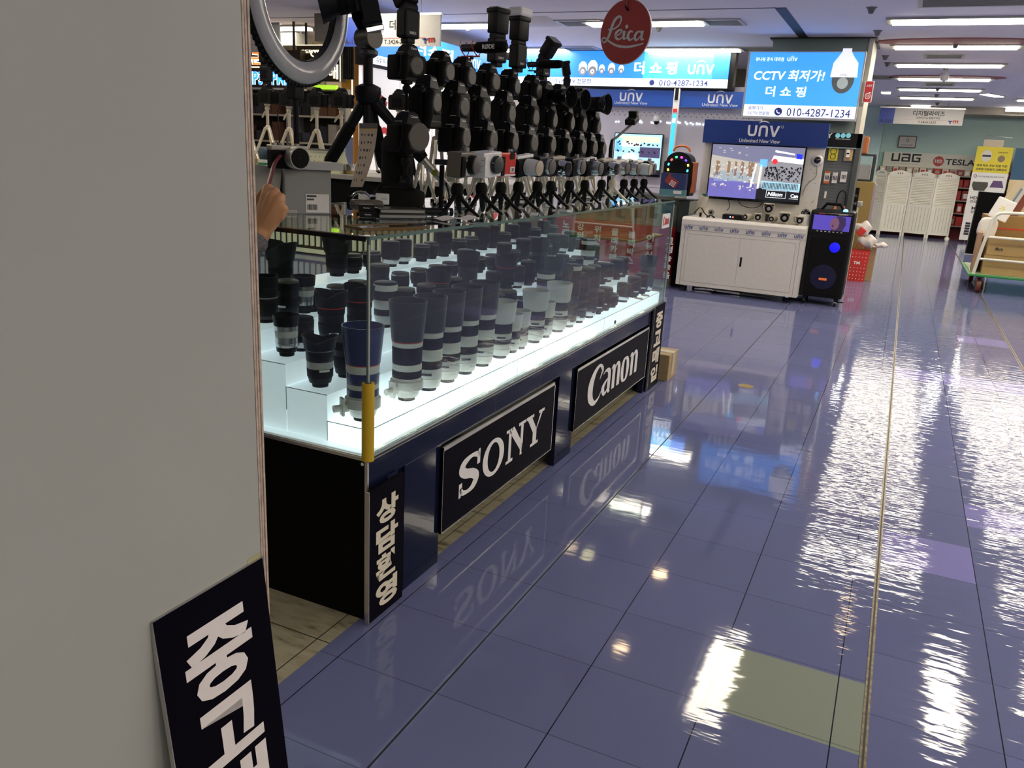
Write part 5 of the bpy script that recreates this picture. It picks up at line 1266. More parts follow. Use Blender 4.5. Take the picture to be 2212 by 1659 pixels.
for k, (px, s) in enumerate(((1260, .15), (1281, .17), (1301, .10), (1322, .12), (1343, .09))): cctv_print(t, lx(px), lz(px, 153), s)
# its side face running back toward us along the shop's left edge
p0 = at(790, 134, X=-3.66); y0 = p0.y; zb2 = p0.z
t = thing('side_fascia_sign', 'backlit blue fascia seen at a slant behind the flashes, with white band below', 'sign', (-3.66, 8.44, zb2), F90); w2 = 8.44-y0; h2 = 2.345-zb2
MB().b2(-w2, 0, .02, .12, -.02, h2).build('box', BLK, t); sheet(t, 'blue_face', -w2, 0, h2*.22, h2, UB, 0, .02); sheet(t, 'white_band', -w2, 0, 0, h2*.22, UW, 0, .02)
mb = MB(); unv(mb, -w2*.34, h2*.62, .30, -.006); mb.build('word_mark', UL, t)
text(t, '유니뷰 공식 대리점', -w2*.80, h2*.11, w2*.30, h2*.14, TXB, .0, -.006); text(t, '더쇼핑', -w2*.62, h2*.66, w2*.25, h2*.34, UL, .03, -.006)
t = thing('graphic_wall', 'white panel wall with red camera pictograms behind the big tripod', 'panel', (-3.70, 8.44, 0), F90)
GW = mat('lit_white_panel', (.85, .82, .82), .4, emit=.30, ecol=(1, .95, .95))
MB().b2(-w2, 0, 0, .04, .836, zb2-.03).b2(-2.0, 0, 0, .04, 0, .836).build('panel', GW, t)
mb = MB()
for k in range(5): mb.b2(-w2+w2*k/5-.002, -w2+w2*k/5+.002, -.002, 0, .836, zb2-.03)
mb.build('joints', GRY, t)
REDL = mat('red_print', (.60, .02, .03), .4, emit=.15)
for k in range(5):
    x = -w2+w2*(k+.5)/5; z = zb2-.32
    mb = MB(T(x, 0, z) @ RY(.3)); mb.b2(-.10, .07, -.003, -.001, -.03, .045).b2(.075, .10, -.003, -.001, -.02, .02).b2(-.02, .0, -.003, -.001, -.08, -.03).b2(-.07, .0, -.003, -.001, -.10, -.075); mb.build('red_pictogram', REDL, t)
    mb = MB(); ring(mb, x+.05, z-.35, .10, .10, .04, .04, -.003, 24); mb.build('red_ring', REDL, t)
for i, (px0, px1, lb) in enumerate(((1250, 1455, 'left blue header board with white word mark on the white shop wall'), (1462, 1650, 'right blue header board with white word mark, partly behind the lightbox sign'))):
    t, w_, h_ = panel('header_board', lb, 'sign', px0, 192 if i == 0 else 196, px1, 231 if i == 0 else 236, 8.55)
    MB().b2(0, w_, 0, .06, 0, h_).build('board', DB, t)
    cx = at((1364, 1557)[i], 210, Y=8.55).x-t.location.x
    mb = MB(); unv(mb, cx, h_*.56, .30, -.003); mb.build('word_mark', WL, t); text(t, 'Unlimited New View', cx, h_*.18, .42, .035, WL, .0, -.003)
t = thing('light_pole', 'upright light strip glowing white and blue between the blue header boards', 'light', (at(1452, 300, Y=8.5).x, 8.5, 0))
LS = mat('lit_strip', (.9, .95, 1), .3, emit=6, ecol=(.8, .92, 1)); LSB = mat('lit_strip_blue', (.05, .4, .8), .3, emit=1.0, ecol=(.02, .42, .85))
MB().b2(-.035, .035, 0, .04, .9, 2.07).build('pole', WHT, t); MB().b2(-.022, .022, -.006, 0, .95, 1.78).build('blue_strip', LSB, t); MB().b2(-.016, .016, -.009, -.006, 1.68, 1.73).build('hot_spot', LS, t)
MB().b2(-.024, .024, -.006, 0, 1.80, 1.84).build('red_cap', REDL, t); MB().b2(-.02, .02, -.006, 0, 1.94, 2.07).build('dark_cap', BLK, t)
# peg holes and glowing dots imitating reflections of the spot strip
HOLE = mat('peg_hole', (.05, .05, .06), .7)
t = thing('peg_hole_panel', 'white wall panel punched with two lines of peg holes under the blue header boards', 'panel', (0, 8.74, 0)); MB().b2(-2.45, -.6, 0, .008, .9, 1.86).build('panel', WHW, t)
mb = MB()
for r2, z in enumerate((1.80, 1.765)):
    for k in range(26): mb.box((-2.40+.07*k+.03*r2, -.001, z), (.010, .002, .010))
mb.build('peg_holes', HOLE, t)
mb = MB(); random.seed(2)
for k in range(46): x = random.uniform(-2.40, -.72); mb.box((x, -.004, 1.69+random.uniform(-.012, .012)), (.012, .006, .012))
mb.build('led_dots', LS, t)
domes = mk_dome = Proto(lambda: (lambda t: (MB().cyl((0, 0, .10), (0, .09, .10), .018, n=10).build('wall_arm', WHT, t), MB().lathe([(.045, 0), (.052, .01), (.052, .07), (.03, .10), (.012, .11)], 20).build('housing', WHT, t), MB().lathe([(.001, -.05), (.028, -.04), (.045, -.012), (.046, .001)], 20, cap=False).build('dark_dome', SCR, t), t)[-1])(thing('dome_camera', '', 'security camera')))
for px, py, lb in ((1418, 262, 'white dome security camera on the white wall, left of the light pole'), (1362, 258, 'white dome camera on the wall behind the gimbal head')): p = at(px, py, Y=8.64); domes.put((p.x, 8.64, p.z), 0, lb, None, scale=.85)
# wall screen behind the far cameras
def screen_scene(t, x0, x1, z0, z1, seed, y=-.004):
    """a monitor picture: bright shop, ceiling, floor, rows of dark cameras"""
    random.seed(seed); w_, h_ = x1-x0, z1-z0
    E = lambda n, c, e=.7: mat('screen_'+n, c, .3, emit=.7, ecol=c)
    def q(a, b, c, d, m_, k=0): MB().b2(x0+a*w_, x0+b*w_, y-.0004*(k+1), y-.0004*k, z0+c*h_, z0+d*h_).build('screen_image', m_, t)
    return q, E
t, w_, h_ = panel('wall_monitor', 'monitor on the white wall showing a bright shop counter, behind the far camera rows', 'monitor', 1330, 288, 1423, 378, 8.6, .05)
MB().b2(-.01, w_+.01, 0, .05, -.03, h_+.01).build('bezel', BLKG, t)
q_, E = screen_scene(t, 0, w_, 0, h_, 4)
q_(.0, 1, 0, 1, E('pale_blue', (.35, .60, .72), 1.0)); q_(.05, .95, .80, .95, E('cream', (.70, .62, .48)), 1); q_(.55, .98, .42, .68, E('dark_violet', (.06, .05, .12)), 1); q_(.02, .16, .55, .9, E('sky', (.15, .45, .85)), 1); q_(.1, .55, .68, .8, E('white', (.85, .9, .95)), 1); q_(0, 1, 0, .12, E('black', (.01, .01, .015)), 1)
mb = MB()
for k in range(46): x = random.uniform(.05, .9)*w_; z = random.choice((.76, .72, .55, .3, .22))*h_+random.uniform(-.03, .03)*h_; mb.b2(x, x+.015*w_*2, -.0062, -.0056, z, z+.04*h_)
mb.build('screen_dark_marks', E('black', (.01, .01, .015)), t)
mb = MB(); ring(mb, w_*.36, h_*.42, w_*.17, h_*.10, .001, .001, -.0064, 24); mb.build('screen_white_oval', E('white', (.85, .9, .95)), t)

# ---- red glass counter with vertical lettering
Yc = 6.45; cx0, cx1 = -2.30, -.905
RCO = mat('red_counter_vinyl', (.42, .012, .018), .35)
t = thing('red_counter', 'red-fronted glass counter with columns of white Korean letters, behind the far end of the showcase', 'counter', (cx0, Yc, 0)); w_ = cx1-cx0
MB().b2(0, w_, .002, .5, .08, .60).build('base', RCO, t); MB().b2(0, w_, .02, .48, 0, .08).build('kick_board', HANG, t)
MB().b2(0, w_, 0, .008, .60, .90).b2(w_-.008, w_, .008, .5, .60, .90).b2(0, w_, 0, .5, .90, .908).build('glass_case', PANE, t)
MB().b2(0, w_, .49, .5, .60, .90).build('back_board', mat('grey_back', (.25, .24, .22), .6), t)
cols_ = ['CCTV', '노래', '강의용', '위치추적', '몰래카메라', '블랙박스', '이동식앰프', '고성능녹음기']
for k, wd in enumerate(cols_):
    px = (1187, 1220, 1252, 1289, 1327, 1364, 1404, 1447)[k]; x = at(px, 520, Y=Yc).x-cx0; z = .555-.012*k
    for i, ch in enumerate(wd[:5]): text(t, ch, x, z-.085*i, .075, .072, TXT, .035, -.002)
boxes = [(.95, .14, .20, BGB), (1.10, .16, .23, mat('cream_box', (.5, .46, .38), .6)), (1.265, .12, .20, GB), (.75, .12, .17, GB), (.55, .13, .16, mat('teal_box', (.10, .2, .22), .5)), (.02, .05, .22, mat('navy_box', (.03, .05, .12), .5)), (.30, .14, .14, GB)]
for i, (x, w2, hh, m_) in enumerate(boxes):
    b = thing('product_box', ['pale small product box in the glass part of the red counter', 'cream product box with speaker picture in the glass part of the red counter', 'grey product box right of the speaker picture box', 'grey box left of the pale small product box', 'teal product box in the red counter', 'narrow navy box at the left end of the red counter', 'grey box second from the left end of the red counter'][i], 'box', (cx0+x, Yc+.10, .601))
    MB().b2(0, w2, 0, .12, 0, hh).build('body', m_, b); MB().b2(w2*.2, w2*.7, -.001, 0, hh*.3, hh*.8).build('picture', mat('dark_picture', (.08, .07, .06), .4), b)
# party speaker and phone box on the counter
p = at(1456, 418, Y=6.62); t = thing('party_speaker', 'black round-topped speaker with a ring of rainbow lights and orange trim', 'speaker', (-.955, 6.76, .9085), 0)
OR = mat('orange_plastic', (.60, .13, .02), .4)
poly = [(-.135, 0), (.135, 0), (.15, .12), (.145, .32)]+[(.125*math.cos(a), .33+.09*math.sin(a)) for a in [PI*k/12 for k in range(13)]]+[(-.145, .32), (-.15, .12)]
MB().prism(poly, -.10, .10).build('body', BLK, t); MB().b2(.13, .16, -.09, .09, .03, .33, .01).build('orange_side', OR, t)
pts = [(.085*math.cos(a), -.02, .425+.055*math.sin(a)) for a in [PI*k/10 for k in range(11)]]; MB().tube(pts, .010, 8).build('handle', OR, t)
MB().disc(0, [(.085, 0), (.080, .012), (.001, .006)], (0, -.10, .27), '-Y', 30, cap=False).build('speaker_cone', BLKM, t)
hues = [(1, .05, .9), (.1, .05, 1), (.9, .7, .1), (.05, .6, .9), (1, .05, .1), (.05, .9, .2), (1, .1, .9), (.1, .1, 1), (.9, .7, .1), (.05, .6, .9), (1, .08, .08), (.05, .9, .2)]
for k, c in enumerate(hues):
    a = F90-2*PI*(k+.5)/12; MB(T(.102*math.cos(a), -.103, .27+.102*math.sin(a))).box((0, 0, 0), (.024, .008, .018), .004, RY(-a-F90)).build('ring_light', mat('led_%d' % (k % 6) if k < 6 else 'led_%d' % k, c, .3, emit=2.2), t)
text(t, 'JLAB', 0, .12, .11, .035, mat('silver_print', (.4, .4, .4), .3), .0, -.102)
t = thing('phone_carton', 'blue carton with red desk telephone picture in front of the rainbow speaker', 'box', (-1.075, 6.50, .9085), 0)
MB().b2(0, .25, 0, .08, 0, .215).build('body', mat('navy_carton', (.02, .035, .13), .4), t); MB().b2(-.002, .252, -.002, .082, 0, .06).build('teal_band', mat('teal_band', (.08, .22, .25), .4), t)
mb = MB(T(.12, -.003, .13) @ RY(.5)); mb.box((0, 0, 0), (.11, .003, .075)).box((-.06, 0, .01), (.025, .004, .09)); mb.build('phone_picture', mat('brick_red_print', (.28, .03, .03), .5), t)
mb = MB(T(.125, -.0065, .12) @ RY(.5))
for i in range(3):
    for j in range(4): mb.box((-.02+.02*i, 0, -.025+.014*j), (.013, .002, .009))
mb.build('printed_keys', TXT, t); sheet(t, 'price_label', .14, .22, .02, .05, PAPER, -.004)
# things right of the counter, against the kiosk
t = thing('side_showcase', 'small dark glass cabinet between the red counter and the white kiosk', 'showcase', (-.89, 6.62, 0)); MB().b2(0, .09, 0, .35, 0, .55).build('base', BLKM, t); MB().b2(0, .10, 0, .35, .55, .86).build('glass_case', mat('dark_glass', (.04, .05, .05), .1), t); MB().b2(-.004, .105, -.005, .355, .86, .87).build('top', BLK, t)

# ---- slatted lit cabinet behind the showcase
t = thing('slatted_cabinet', 'low cabinet with lit cream slats seen through the showcase glass', 'cabinet', (-2.33, 5.77, 0))
CRL = mat('lit_cream_slat', (.60, .58, .42), .5, emit=.12, ecol=(.85, .88, .55)); TAUPE = mat('taupe_side_panel', (.13, .12, .095), .6)
MB().b2(-3.3, 0, .05, .50, .06, .80).build('body', mat('dark_cabinet', (.02, .02, .018), .6), t); MB().b2(0, .02, 0, .62, 0, .80).build('side_panel', TAUPE, t); MB().b2(-3.3, .02, -.02, .50, .80, .83).build('top', mat('cabinet_top', (.2, .19, .16), .5), t)
mb = MB()
for k in range(40): mb.b2(-.045-.082*k, -.02-.082*k, .0, .04, .10, .78)
mb.build('slats', CRL, t); MB().b2(-3.3, 0, -.005, .05, .02, .06).b2(-3.3, 0, -.004, .05, .78, .80).build('lit_edge', CRL, t)
# ---- back counter with silver tripods and cameras showing their backs
t = thing('back_counter', 'black counter with pale top edge behind the near showcase end, carrying silver tripods', 'counter', (-3.9, 2.45, 0))
MB().b2(0, 2.95, 0, 1.15, 1.035, 1.06).build('top', mat('pale_counter_top', (.45, .42, .36), .5), t); MB().b2(.02, 2.93, .03, .06, .80, 1.035).build('apron', BLKM, t)
for x in (.03, 2.90):
    for y in (.05, 1.1): MB().b2(x-.02, x+.02, y-.02, y+.02, 0, 1.035).build('leg', BLKM, t)
tall = {}
for i, (px, py, by) in enumerate(((534, 190, 228), (577, 190, 225), (624, 192, 228), (684, 195, 232), (737, 195, 232), (805, 205, 238), (862, 205, 238))):
    p = at(px, by, Y=3.15); hh = round(p.z-1.06, 3)
    k_ = round(hh, 2); hh = k_
    if k_ not in tall: tall[k_] = mk_tripod(k_, spread=.13, leg_r=.010, pan=True, hub=.62)
    tall[k_].put((p.x, 3.15, 1.0602), -.7, 'silver tripod on the back counter, %s from the left' % ORD[i] if i else 'leftmost silver tripod on the back counter', 'silver tripods on the back counter')
    c = body_dark.put((p.x, 3.15, 1.0602+hh), PI-.15, 'black camera seen from its back, %s from the left behind the near showcase end' % (ORD[i] if i else 'leftmost'), None)
p = at(577, 225, Y=3.15); fl.put((p.x, 3.15, 1.0602+round(round(p.z-1.06, 3), 2)+.127), PI-.1, 'dark flash on the second camera of the back counter row', None, scale=1.2)
# calendar, gum box, small stuff on the back counter
t, w_, h_ = panel('desk_calendar', 'cream spiral desk calendar standing between the ring light pole and the big tripod', 'calendar', 655, 297, 722, 362, 2.52)
t.location.z = 1.0602; h_ = .135
w_ = .27
CRP = mat('pale_yellow_paper', (.62, .62, .40), .6); mb = MB(); mb.add([(0, -.0, 0), (w_, 0, 0), (w_, .05, h_), (0, .05, h_), (0, .12, 0), (w_, .12, 0)], [(0, 1, 2, 3), (3, 2, 5, 4), (0, 3, 4), (1, 5, 2), (0, 4, 5, 1)]); mb.build('pages', CRP, t)
mb = MB()
for k in range(34): mb.box((.006+w_/34*k, .05, h_), (.0035, .016, .010))
mb.build('spiral', GRY, t); 
mb = MB()
for i in range(7):
    for j in range(4): x = .03+i*.034; z = .02+j*.024; y = .05*z/h_-.0012; mb.box((x, y, z), (.006, .001, .006))
mb.build('dates', mat('grey_print', (.25, .25, .2), .6), t); MB().box((w_*.5, .05*.118/h_-.001, .118), (w_*.9, .001, .002)).build('blue_line', mat('blue_line', (.2, .35, .5), .5), t)
GRN = mat('green_pack', (.01, .20, .06), .4)
t, w_, h_ = panel('gum_box', 'small green gum box with white flap left of the retro camera', 'box', 557, 333, 592, 354, 2.52); t.location.z = 1.0602
MB().b2(0, w_, 0, .05, 0, h_).build('body', GRN, t); MB().b2(.0, w_, -.001, .0, h_*.66, h_).build('white_flap', WHT, t); text(t, 'XYLITOL', w_/2, h_*.28, w_*.6, h_*.24, TXT, .02, -.0012)
t = thing('tape_roll', 'tan tape roll standing beside the near partition on the back counter', 'tape', (*at(547, 350, Y=2.56).xy, 1.0602)); MB().lathe([(.03, 0), (.03, .055)], 20).build('body', mat('tan_tape', (.42, .30, .13), .5), t)
t = thing('blue_folder', 'dark blue folder standing behind the big tripod leg', 'folder', (at(736, 340, Y=2.70).x, 2.74, 1.0602), .4); MB().b2(-.008, .008, 0, .2, 0, .22).build('cover', mat('dark_blue_folder', (.01, .03, .14), .4), t); MB().b2(-.006, .006, -.001, 0, .005, .215).build('pages', PAPER, t)
t = thing('marker_pen', 'white marker pen standing before the third silver tripod', 'pen', (*at(626, 330, Y=2.6).xy, 1.0602)); MB().cyl((0, 0, 0), (.0, .0, .10), .010, n=10).build('barrel', WHT, t); MB().cyl((0, 0, .10), (0, 0, .15), .009, n=10).build('cap', BLK, t)
t = thing('tin_can', 'short silver tin on a tan box right of the blue folder', 'tin', (*at(754, 358, Y=2.6).xy, 1.083)); MB().lathe([(.032, 0), (.032, .035), (.028, .038)], 20).build('body', CHR, t)
t = thing('tan_box', 'small tan box under the silver tin', 'box', (*at(754, 366, Y=2.6).xy, 1.0602)); MB().b2(-.045, .045, -.03, .04, 0, .022).build('body', mat('tan_box_card', (.40, .27, .12), .6), t)
for k, (px, py) in enumerate(((556, 300), (608, 305), (712, 318), (660, 318))):
    p = at(px, py, Y=3.4); t = thing('lens_bag', 'dark blue grey bag heaped on the back counter behind the silver tripods', 'bag', (p.x, 3.42, 1.0602), k, 'dark bags on the back counter'); blob(MB(), (0, 0, .06), (.12, .08, .06), sq=.7).build('body', mat('blue_grey_fabric', (.035, .06, .09), .8), t)

# ---- shop signs far left
DBR = mat('dark_brown_fascia', (.040, .026, .012), .5); NEO = mat('lit_orange_letter', (1, .25, .05), .4, emit=1.6, ecol=(1, .16, .02)); NEB = mat('lit_blue_letter', (.05, .4, 1), .4, emit=1.4, ecol=(.04, .30, 1)); NEW = mat('lit_cream_letter', (1, .92, .62), .4, emit=1.6, ecol=(1, .88, .55)); NEWH = mat('lit_white_edge', (1, 1, 1), .4, emit=1.6)
t, w_, h_ = panel('shop_fascia', 'dark fascia with orange and blue lit letters behind the leftmost cameras', 'sign', 470, 108, 650, 191, 6.1)
MB().b2(0, w_, 0, .1, 0, h_).b2(.1, .12, .02, .04, h_, CEIL-t.location.z).b2(w_-.12, w_-.10, .02, .04, h_, CEIL-t.location.z).build('board', DBR, t); MB().b2(0, w_, -.004, 0, h_*.53, h_*.56).build('lit_line', NEW, t); MB().b2(0, w_, -.003, .1, -.02, 0).build('edge', WHT, t)
fx = lambda px: at(px, 150, Y=6.1).x-t.location.x
for nm, bo, yy, m1 in (('lettering_glow', .065, -.003, NEWH), ('lettering', .03, -.006, None)):
    text(t, '특근수리', fx(565), h_*.78, .60, h_*.36, m1 or NEO, bo, yy, nm); text(t, 'MP3 · PMP', fx(578), h_*.25, .66, h_*.36, m1 or NEB, bo, yy, nm)
t, w_, h_ = panel('shop_fascia', 'brown fascia with cream lit Korean letters seen through and below the ring light', 'sign', 641, 97, 736, 176, 6.2)
MB().b2(0, w_, 0, .1, 0, h_).b2(.1, .12, .02, .04, h_, CEIL-t.location.z).b2(w_-.12, w_-.10, .02, .04, h_, CEIL-t.location.z).build('board', DBR, t); MB().b2(0, w_, -.004, 0, h_*.985, h_).b2(w_-.01, w_, -.004, 0, 0, h_).build('cream_edge', NEW, t)
text(t, 'SERVICE', w_*.42, h_*.82, w_*.62, h_*.09, NEW, .01, -.004); text(t, '판매', w_*.66, h_*.26, w_*.58, h_*.40, NEW, .03, -.004)
mb = MB(); ring(mb, w_*.42, h_*.76, w_*.10, h_*.10, w_*.07, h_*.07, -.005, 24); mb.build('round_emblem', NEW, t)
t, w_, h_ = panel('green_strip_sign', 'thin yellow green lit strip sign under the brown fascia', 'sign', 677, 183, 726, 193, 6.2); MB().b2(w_*.45, w_*.5, .02, .03, h_, h_+.12).build('bracket', GRY, t); MB().b2(0, w_, 0, .04, 0, h_).build('face', mat('lit_lime', (.5, .9, .05), .4, emit=.6, ecol=(.5, .9, .04)), t)
ORW = mat('lit_orange_wood', (.50, .22, .04), .5)
t, w_, h_ = panel('wood_partition', 'orange brown wooden partition between the brown fascia and the white panel wall', 'partition', 737, 100, 775, 235, 6.4); t.location.z = 0; MB().b2(0, w_+.05, 0, .12, 0, 2.4).build('panel', ORW, t); MB().b2(w_*.6, w_*.66, -.004, 0, 0, 2.3).build('pale_edge', NEW, t)
t, w_, h_ = panel('ribbed_blind', 'black ribbed hanging blind under the hanging sign numbered 17', 'blind', 741, 102, 764, 172, 5.8)
mb = MB(); 
for k in range(5): mb.cyl((w_*(k+.5)/5, 0, 0), (w_*(k+.5)/5, 0, h_), w_/10, n=10)
mb.build('ribs', BLK, t); MB().b2(0, w_, -.01, .01, h_-.01, h_+.004).build('rail', BLK, t)
for k in (0, 1): MB().cyl((w_*(.2+.6*k), 0, h_), (w_*(.2+.6*k), 0, CEIL-t.location.z), .003, n=5).build('hanger', GRY, t)
t, w_, h_ = panel('grey_soffit_box', 'grey soffit box above the far left shops inside the ring light', 'box', 610, 76, 640, 98, 6.6); MB().b2(-1.6, w_, 0, .3, 0, h_+.03).build('body', mat('dull_grey_paint', (.2, .2, .18), .7), t)
for k in (-1.5, w_-.05): MB().cyl((k, .15, h_+.02), (k, .15, CEIL-t.location.z), .01, n=6).build('hanger', GRY, t)
t, w_, h_ = panel('shop_shelf', 'pale lit shelving with cartons behind the backs of the cameras', 'shelf', 500, 192, 745, 300, 6.3); t.location.z = 0
MB().b2(0, w_, .3, .32, 0, 1.85).build('back', mat('dim_shelf_back', (.05, .042, .03), .7), t)
for z in (.9, 1.2, 1.5, 1.8): MB().b2(0, w_, 0, .3, z, z+.02).build('board', mat('cream_shelf', (.6, .55, .42), .5), t)
for x in (0, w_/2, w_): MB().b2(x-.01, x+.01, 0, .3, 0, 1.82).build('upright', GRY, t)
random.seed(9)
for i in range(20):
    z = (1.221, 1.521)[i % 2]; x = .06+(w_-.42)*((i//2)/10)+(.02 if i//2 < 5 else .22); c = random.choice([(.36, .30, .20), (.03, .03, .035), (.40, .36, .30), (.16, .07, .04), (.06, .06, .08), (.02, .02, .02)])
    b = thing('shelf_carton', 'carton on the lit shelving of the far left shop', 'box', (t.location.x+x, 6.34, z), 0, 'cartons on the lit shelving'); MB().b2(0, .11, 0, .16, 0, random.uniform(.10, .22)).build('body', mat('carton_%.2f' % c[0], c, .6), b)
# ================================================================== WHITE KIOSK, SPEAKER TOWER
KW = mat('kiosk_white', (.68, .65, .60), .35); KBL = mat('kiosk_blue', (.004, .030, .20), .35)
kx0, kx1, Yk = -.785, .372, 6.364
t = thing('kiosk_cabinet', 'white two-door cabinet on casters with a row of small blue word marks', 'cabinet', (kx0, Yk, 0)); w_ = kx1-kx0
MB().b2(0, w_, .004, .50, .065, .645).build('body', KW, t)
mb = MB(); prof = [(.002, .645), (-.004, .66), (-.002, .70), (.012, .718), (.03, .724), (.50, .724), (.50, .645)]
vs = [(0, y, z) for y, z in prof]+[(w_, y, z) for y, z in prof]; n_ = len(prof); mb.add(vs, [list(range(n_)), list(range(n_, 2*n_))[::-1]]+[(i, (i+1) % n_, (i+1) % n_+n_, i+n_) for i in range(n_)]); mb.build('top', KW, t)
JN = mat('joint_shadow_line', (.12, .115, .11), .7)
for a, b, nm in ((.075, w_/2-.0015, 'l'), (w_/2+.0015, w_-.075, 'r')):
    d_ = MB().b2(a, b, 0, .006, .105, .565).build('door', KW, t)
    if nm == 'r': MB().b2(a+.018, a+.036, -.003, 0, .30, .39).build('handle', BLK, d_)
mb = MB().b2(.073, w_-.073, .0025, .0045, .103, .1055).b2(.073, w_-.073, .0025, .0045, .5645, .567).b2(.073, .0755, .0025, .0045, .103, .567).b2(w_-.0755, w_-.073, .0025, .0045, .103, .567).b2(.04, .0418, .002, .0045, .065, .60).b2(w_-.0418, w_-.04, .002, .0045, .065, .60).b2(.0, w_, .002, .0045, .600, .6018)
mb.build('panel_lines', JN, t)
MKB = mat('word_mark_blue', (.02, .05, .25), .5)
for k in range(8):
    mb = MB(); unv(mb, .075+k*(w_-.13)/7, .628, .085, .0012 if False else -.0052); mb.M = Matrix.Identity(4); mb.build('word_mark', MKB, t)
for x in (.09, w_-.09):
    for y in (.06, .44):
        MB().box((x, y, .058), (.03, .03, .014)).build('caster_plate', CHR, t); MB().cyl((x-.009, y, .024), (x+.009, y, .024), .024, n=16).build('caster_wheel', BLKG, t)
# upright screen wall of the kiosk
Yw = 6.70
a = at(1527, 258, Y=Yw); b = at(1790, 268, Y=Yw); bx0, bx1, zt_ = a.x, b.x, a.z; zh = at(1528, 308, Y=Yw).z
t = thing('kiosk_wall', 'upright white kiosk wall with blue header board and white word mark', 'kiosk', (bx0, Yw, .7245)); w_ = bx1-bx0; zz = .7245
MB().b2(.0, w_-.0, .03, .08, 0, zt_-zz).build('wall', KW, t); MB().b2(-.015, w_+.012, -.02, .05, zh-zz, zt_-zz).build('header_board', KBL, t)
hc = (zh+zt_)/2-zz; cx = at(1650, 285, Y=Yw-.02).x-bx0
mb = MB(); unv(mb, cx, hc+.020, .30, -.0225, True); mb.build('word_mark', WL, t); text(t, 'Unlimited New View', cx-.03, hc-.072, .38, .034, WL, .01, -.0225)
mb = MB(); random.seed(8)
for k in range(14): mb.box((w_-random.uniform(.03, .20), .0285, random.uniform(.1, .55)), (.006, .002, .006))
mb.build('peg_holes', HOLE, t)
# television
Yt = 6.64; a = at(1541, 311, Y=Yt); b = at(1722, 437, Y=Yt); w_ = at(1740, 323, Y=Yt).x-a.x; h_ = a.z-at(1530, 423, Y=Yt).z
t = thing('television', 'flat television on the kiosk wall showing the mall aisle and camera showcase', 'television', (a.x, Yt, a.z-h_))
MB().b2(-.012, w_+.012, 0, .045, -.025, h_+.012).build('bezel', BLKG, t)
MB().b2(w_*.4, w_*.6, .01, .06, -.008, .02).build('wall_mount', BLK, t)
q_, E = screen_scene(t, 0, w_, 0, h_, 6)
E1 = lambda n, c: E(n, c)
def sp(poly, m_, k=1, name='screen_image'): mb = MB(); flat(mb, poly, y=-.004-.0004*k, sx=w_, s=h_); mb.build(name, m_, t)
q_(0, 1, 0, 1, E1('lilac_ceiling', (.22, .22, .32)))
sp([(0, .62), (.55, .72), (1, .66), (1, 1), (0, 1)], E1('grey_ceiling', (.20, .20, .27)), 1)
sp([(0, .28), (.62, .30), (.62, .66), (0, .80)], E1('shop_glow', (.42, .40, .36)), 2)
sp([(0, 0), (.58, 0), (.50, .30), (0, .36)], E1('violet_floor', (.14, .13, .42)), 3)
sp([(.05, .30), (.52, .33), (.52, .50), (.05, .50)], E1('glass_rail', (.30, .36, .40)), 3)
for x, c_ in ((.06, .5), (.19, .3), (.27, .2), (.34, .3), (.42, .35), (.455, .3)): sp([(x, .42), (x+.02+.04*c_, .42), (x+.02+.04*c_, .68), (x, .70)], E1('brown_post', (.24, .15, .09)), 4)
mb = MB(); random.seed(14)
for k in range(70): x = random.uniform(.01, .50); z = random.choice((.33, .45, .52, .60, .20))+random.uniform(-.05, .05); mb.b2(x*w_, (x+random.uniform(.008, .03))*w_, -.0072, -.0068, z*h_, (z+random.uniform(.012, .04))*h_)
for k in range(9): x = random.uniform(.05, .5); z = random.uniform(.80, .97); mb.b2(x*w_, (x+.025)*w_, -.0072, -.0068, z*h_, (z+.012)*h_)
mb.build('screen_pale_marks', E1('mark_glow', (.55, .52, .50)), t)['kind'] = 'stuff'
mb = MB()
for k in range(40): x = random.uniform(.01, .50); z = random.uniform(.05, .62); mb.b2(x*w_, (x+.008)*w_, -.0076, -.0073, z*h_, (z+random.uniform(.02, .07))*h_)
mb.build('screen_dim_marks', E1('mark_dim', (.12, .11, .22)), t)['kind'] = 'stuff'
sp([(.46, .22), (.48, .22), (.51, .66), (.49, .66)], E1('white', (.85, .9, .95)), 5); sp([(.54, .2), (.56, .2), (.57, .66), (.55, .66)], E1('white', (.85, .9, .95)), 5)
sp([(.58, .18), (1, .16), (1, .70), (.66, .74), (.58, .66)], E1('grey_clutter', (.24, .24, .27)), 4)
sp([(.54, .0), (1, .0), (1, .20), (.54, .22)], E1('black', (.01, .01, .015)), 5)
sp([(.60, .20), (1, .18), (1, .34), (.58, .36)], E1('pale_blue', (.35, .60, .72)), 5)
sp([(.66, .74), (1, .70), (1, .80), (.68, .84)], E1('lamp_white', (.75, .78, .9)), 5); sp([(.54, .62), (.62, .62), (.62, .76), (.54, .76)], E1('sky', (.15, .45, .85)), 5)
sp([(.92, .80), (.98, .79), (.98, .88), (.92, .89)], E1('deep_blue', (.02, .03, .8)), 6); sp([(.69, .90), (.90, .86), (.90, .89), (.69, .94)], E1('lamp_white', (.75, .78, .9)), 6)
mb = MB(); random.seed(12)
for k in range(110):
    x = random.uniform(.60, .98); z = random.uniform(.37, .62); mb.b2(x*w_, (x+.014)*w_, -.0074, -.0070, z*h_, (z+.028)*h_)
for k in range(24): x = .60+.016*k; mb.b2(x*w_, (x+.008)*w_, -.0074, -.0070, .22*h_, .33*h_)
mb.build('screen_dark_marks', E1('black', (.01, .01, .015)), t)
mb = MB(); ring(mb, w_*.70, h_*.73, w_*.028, h_*.05, .0005, .0005, -.0078, 24); mb.build('screen_red_disc', E1('red', (.8, .03, .05)), t)
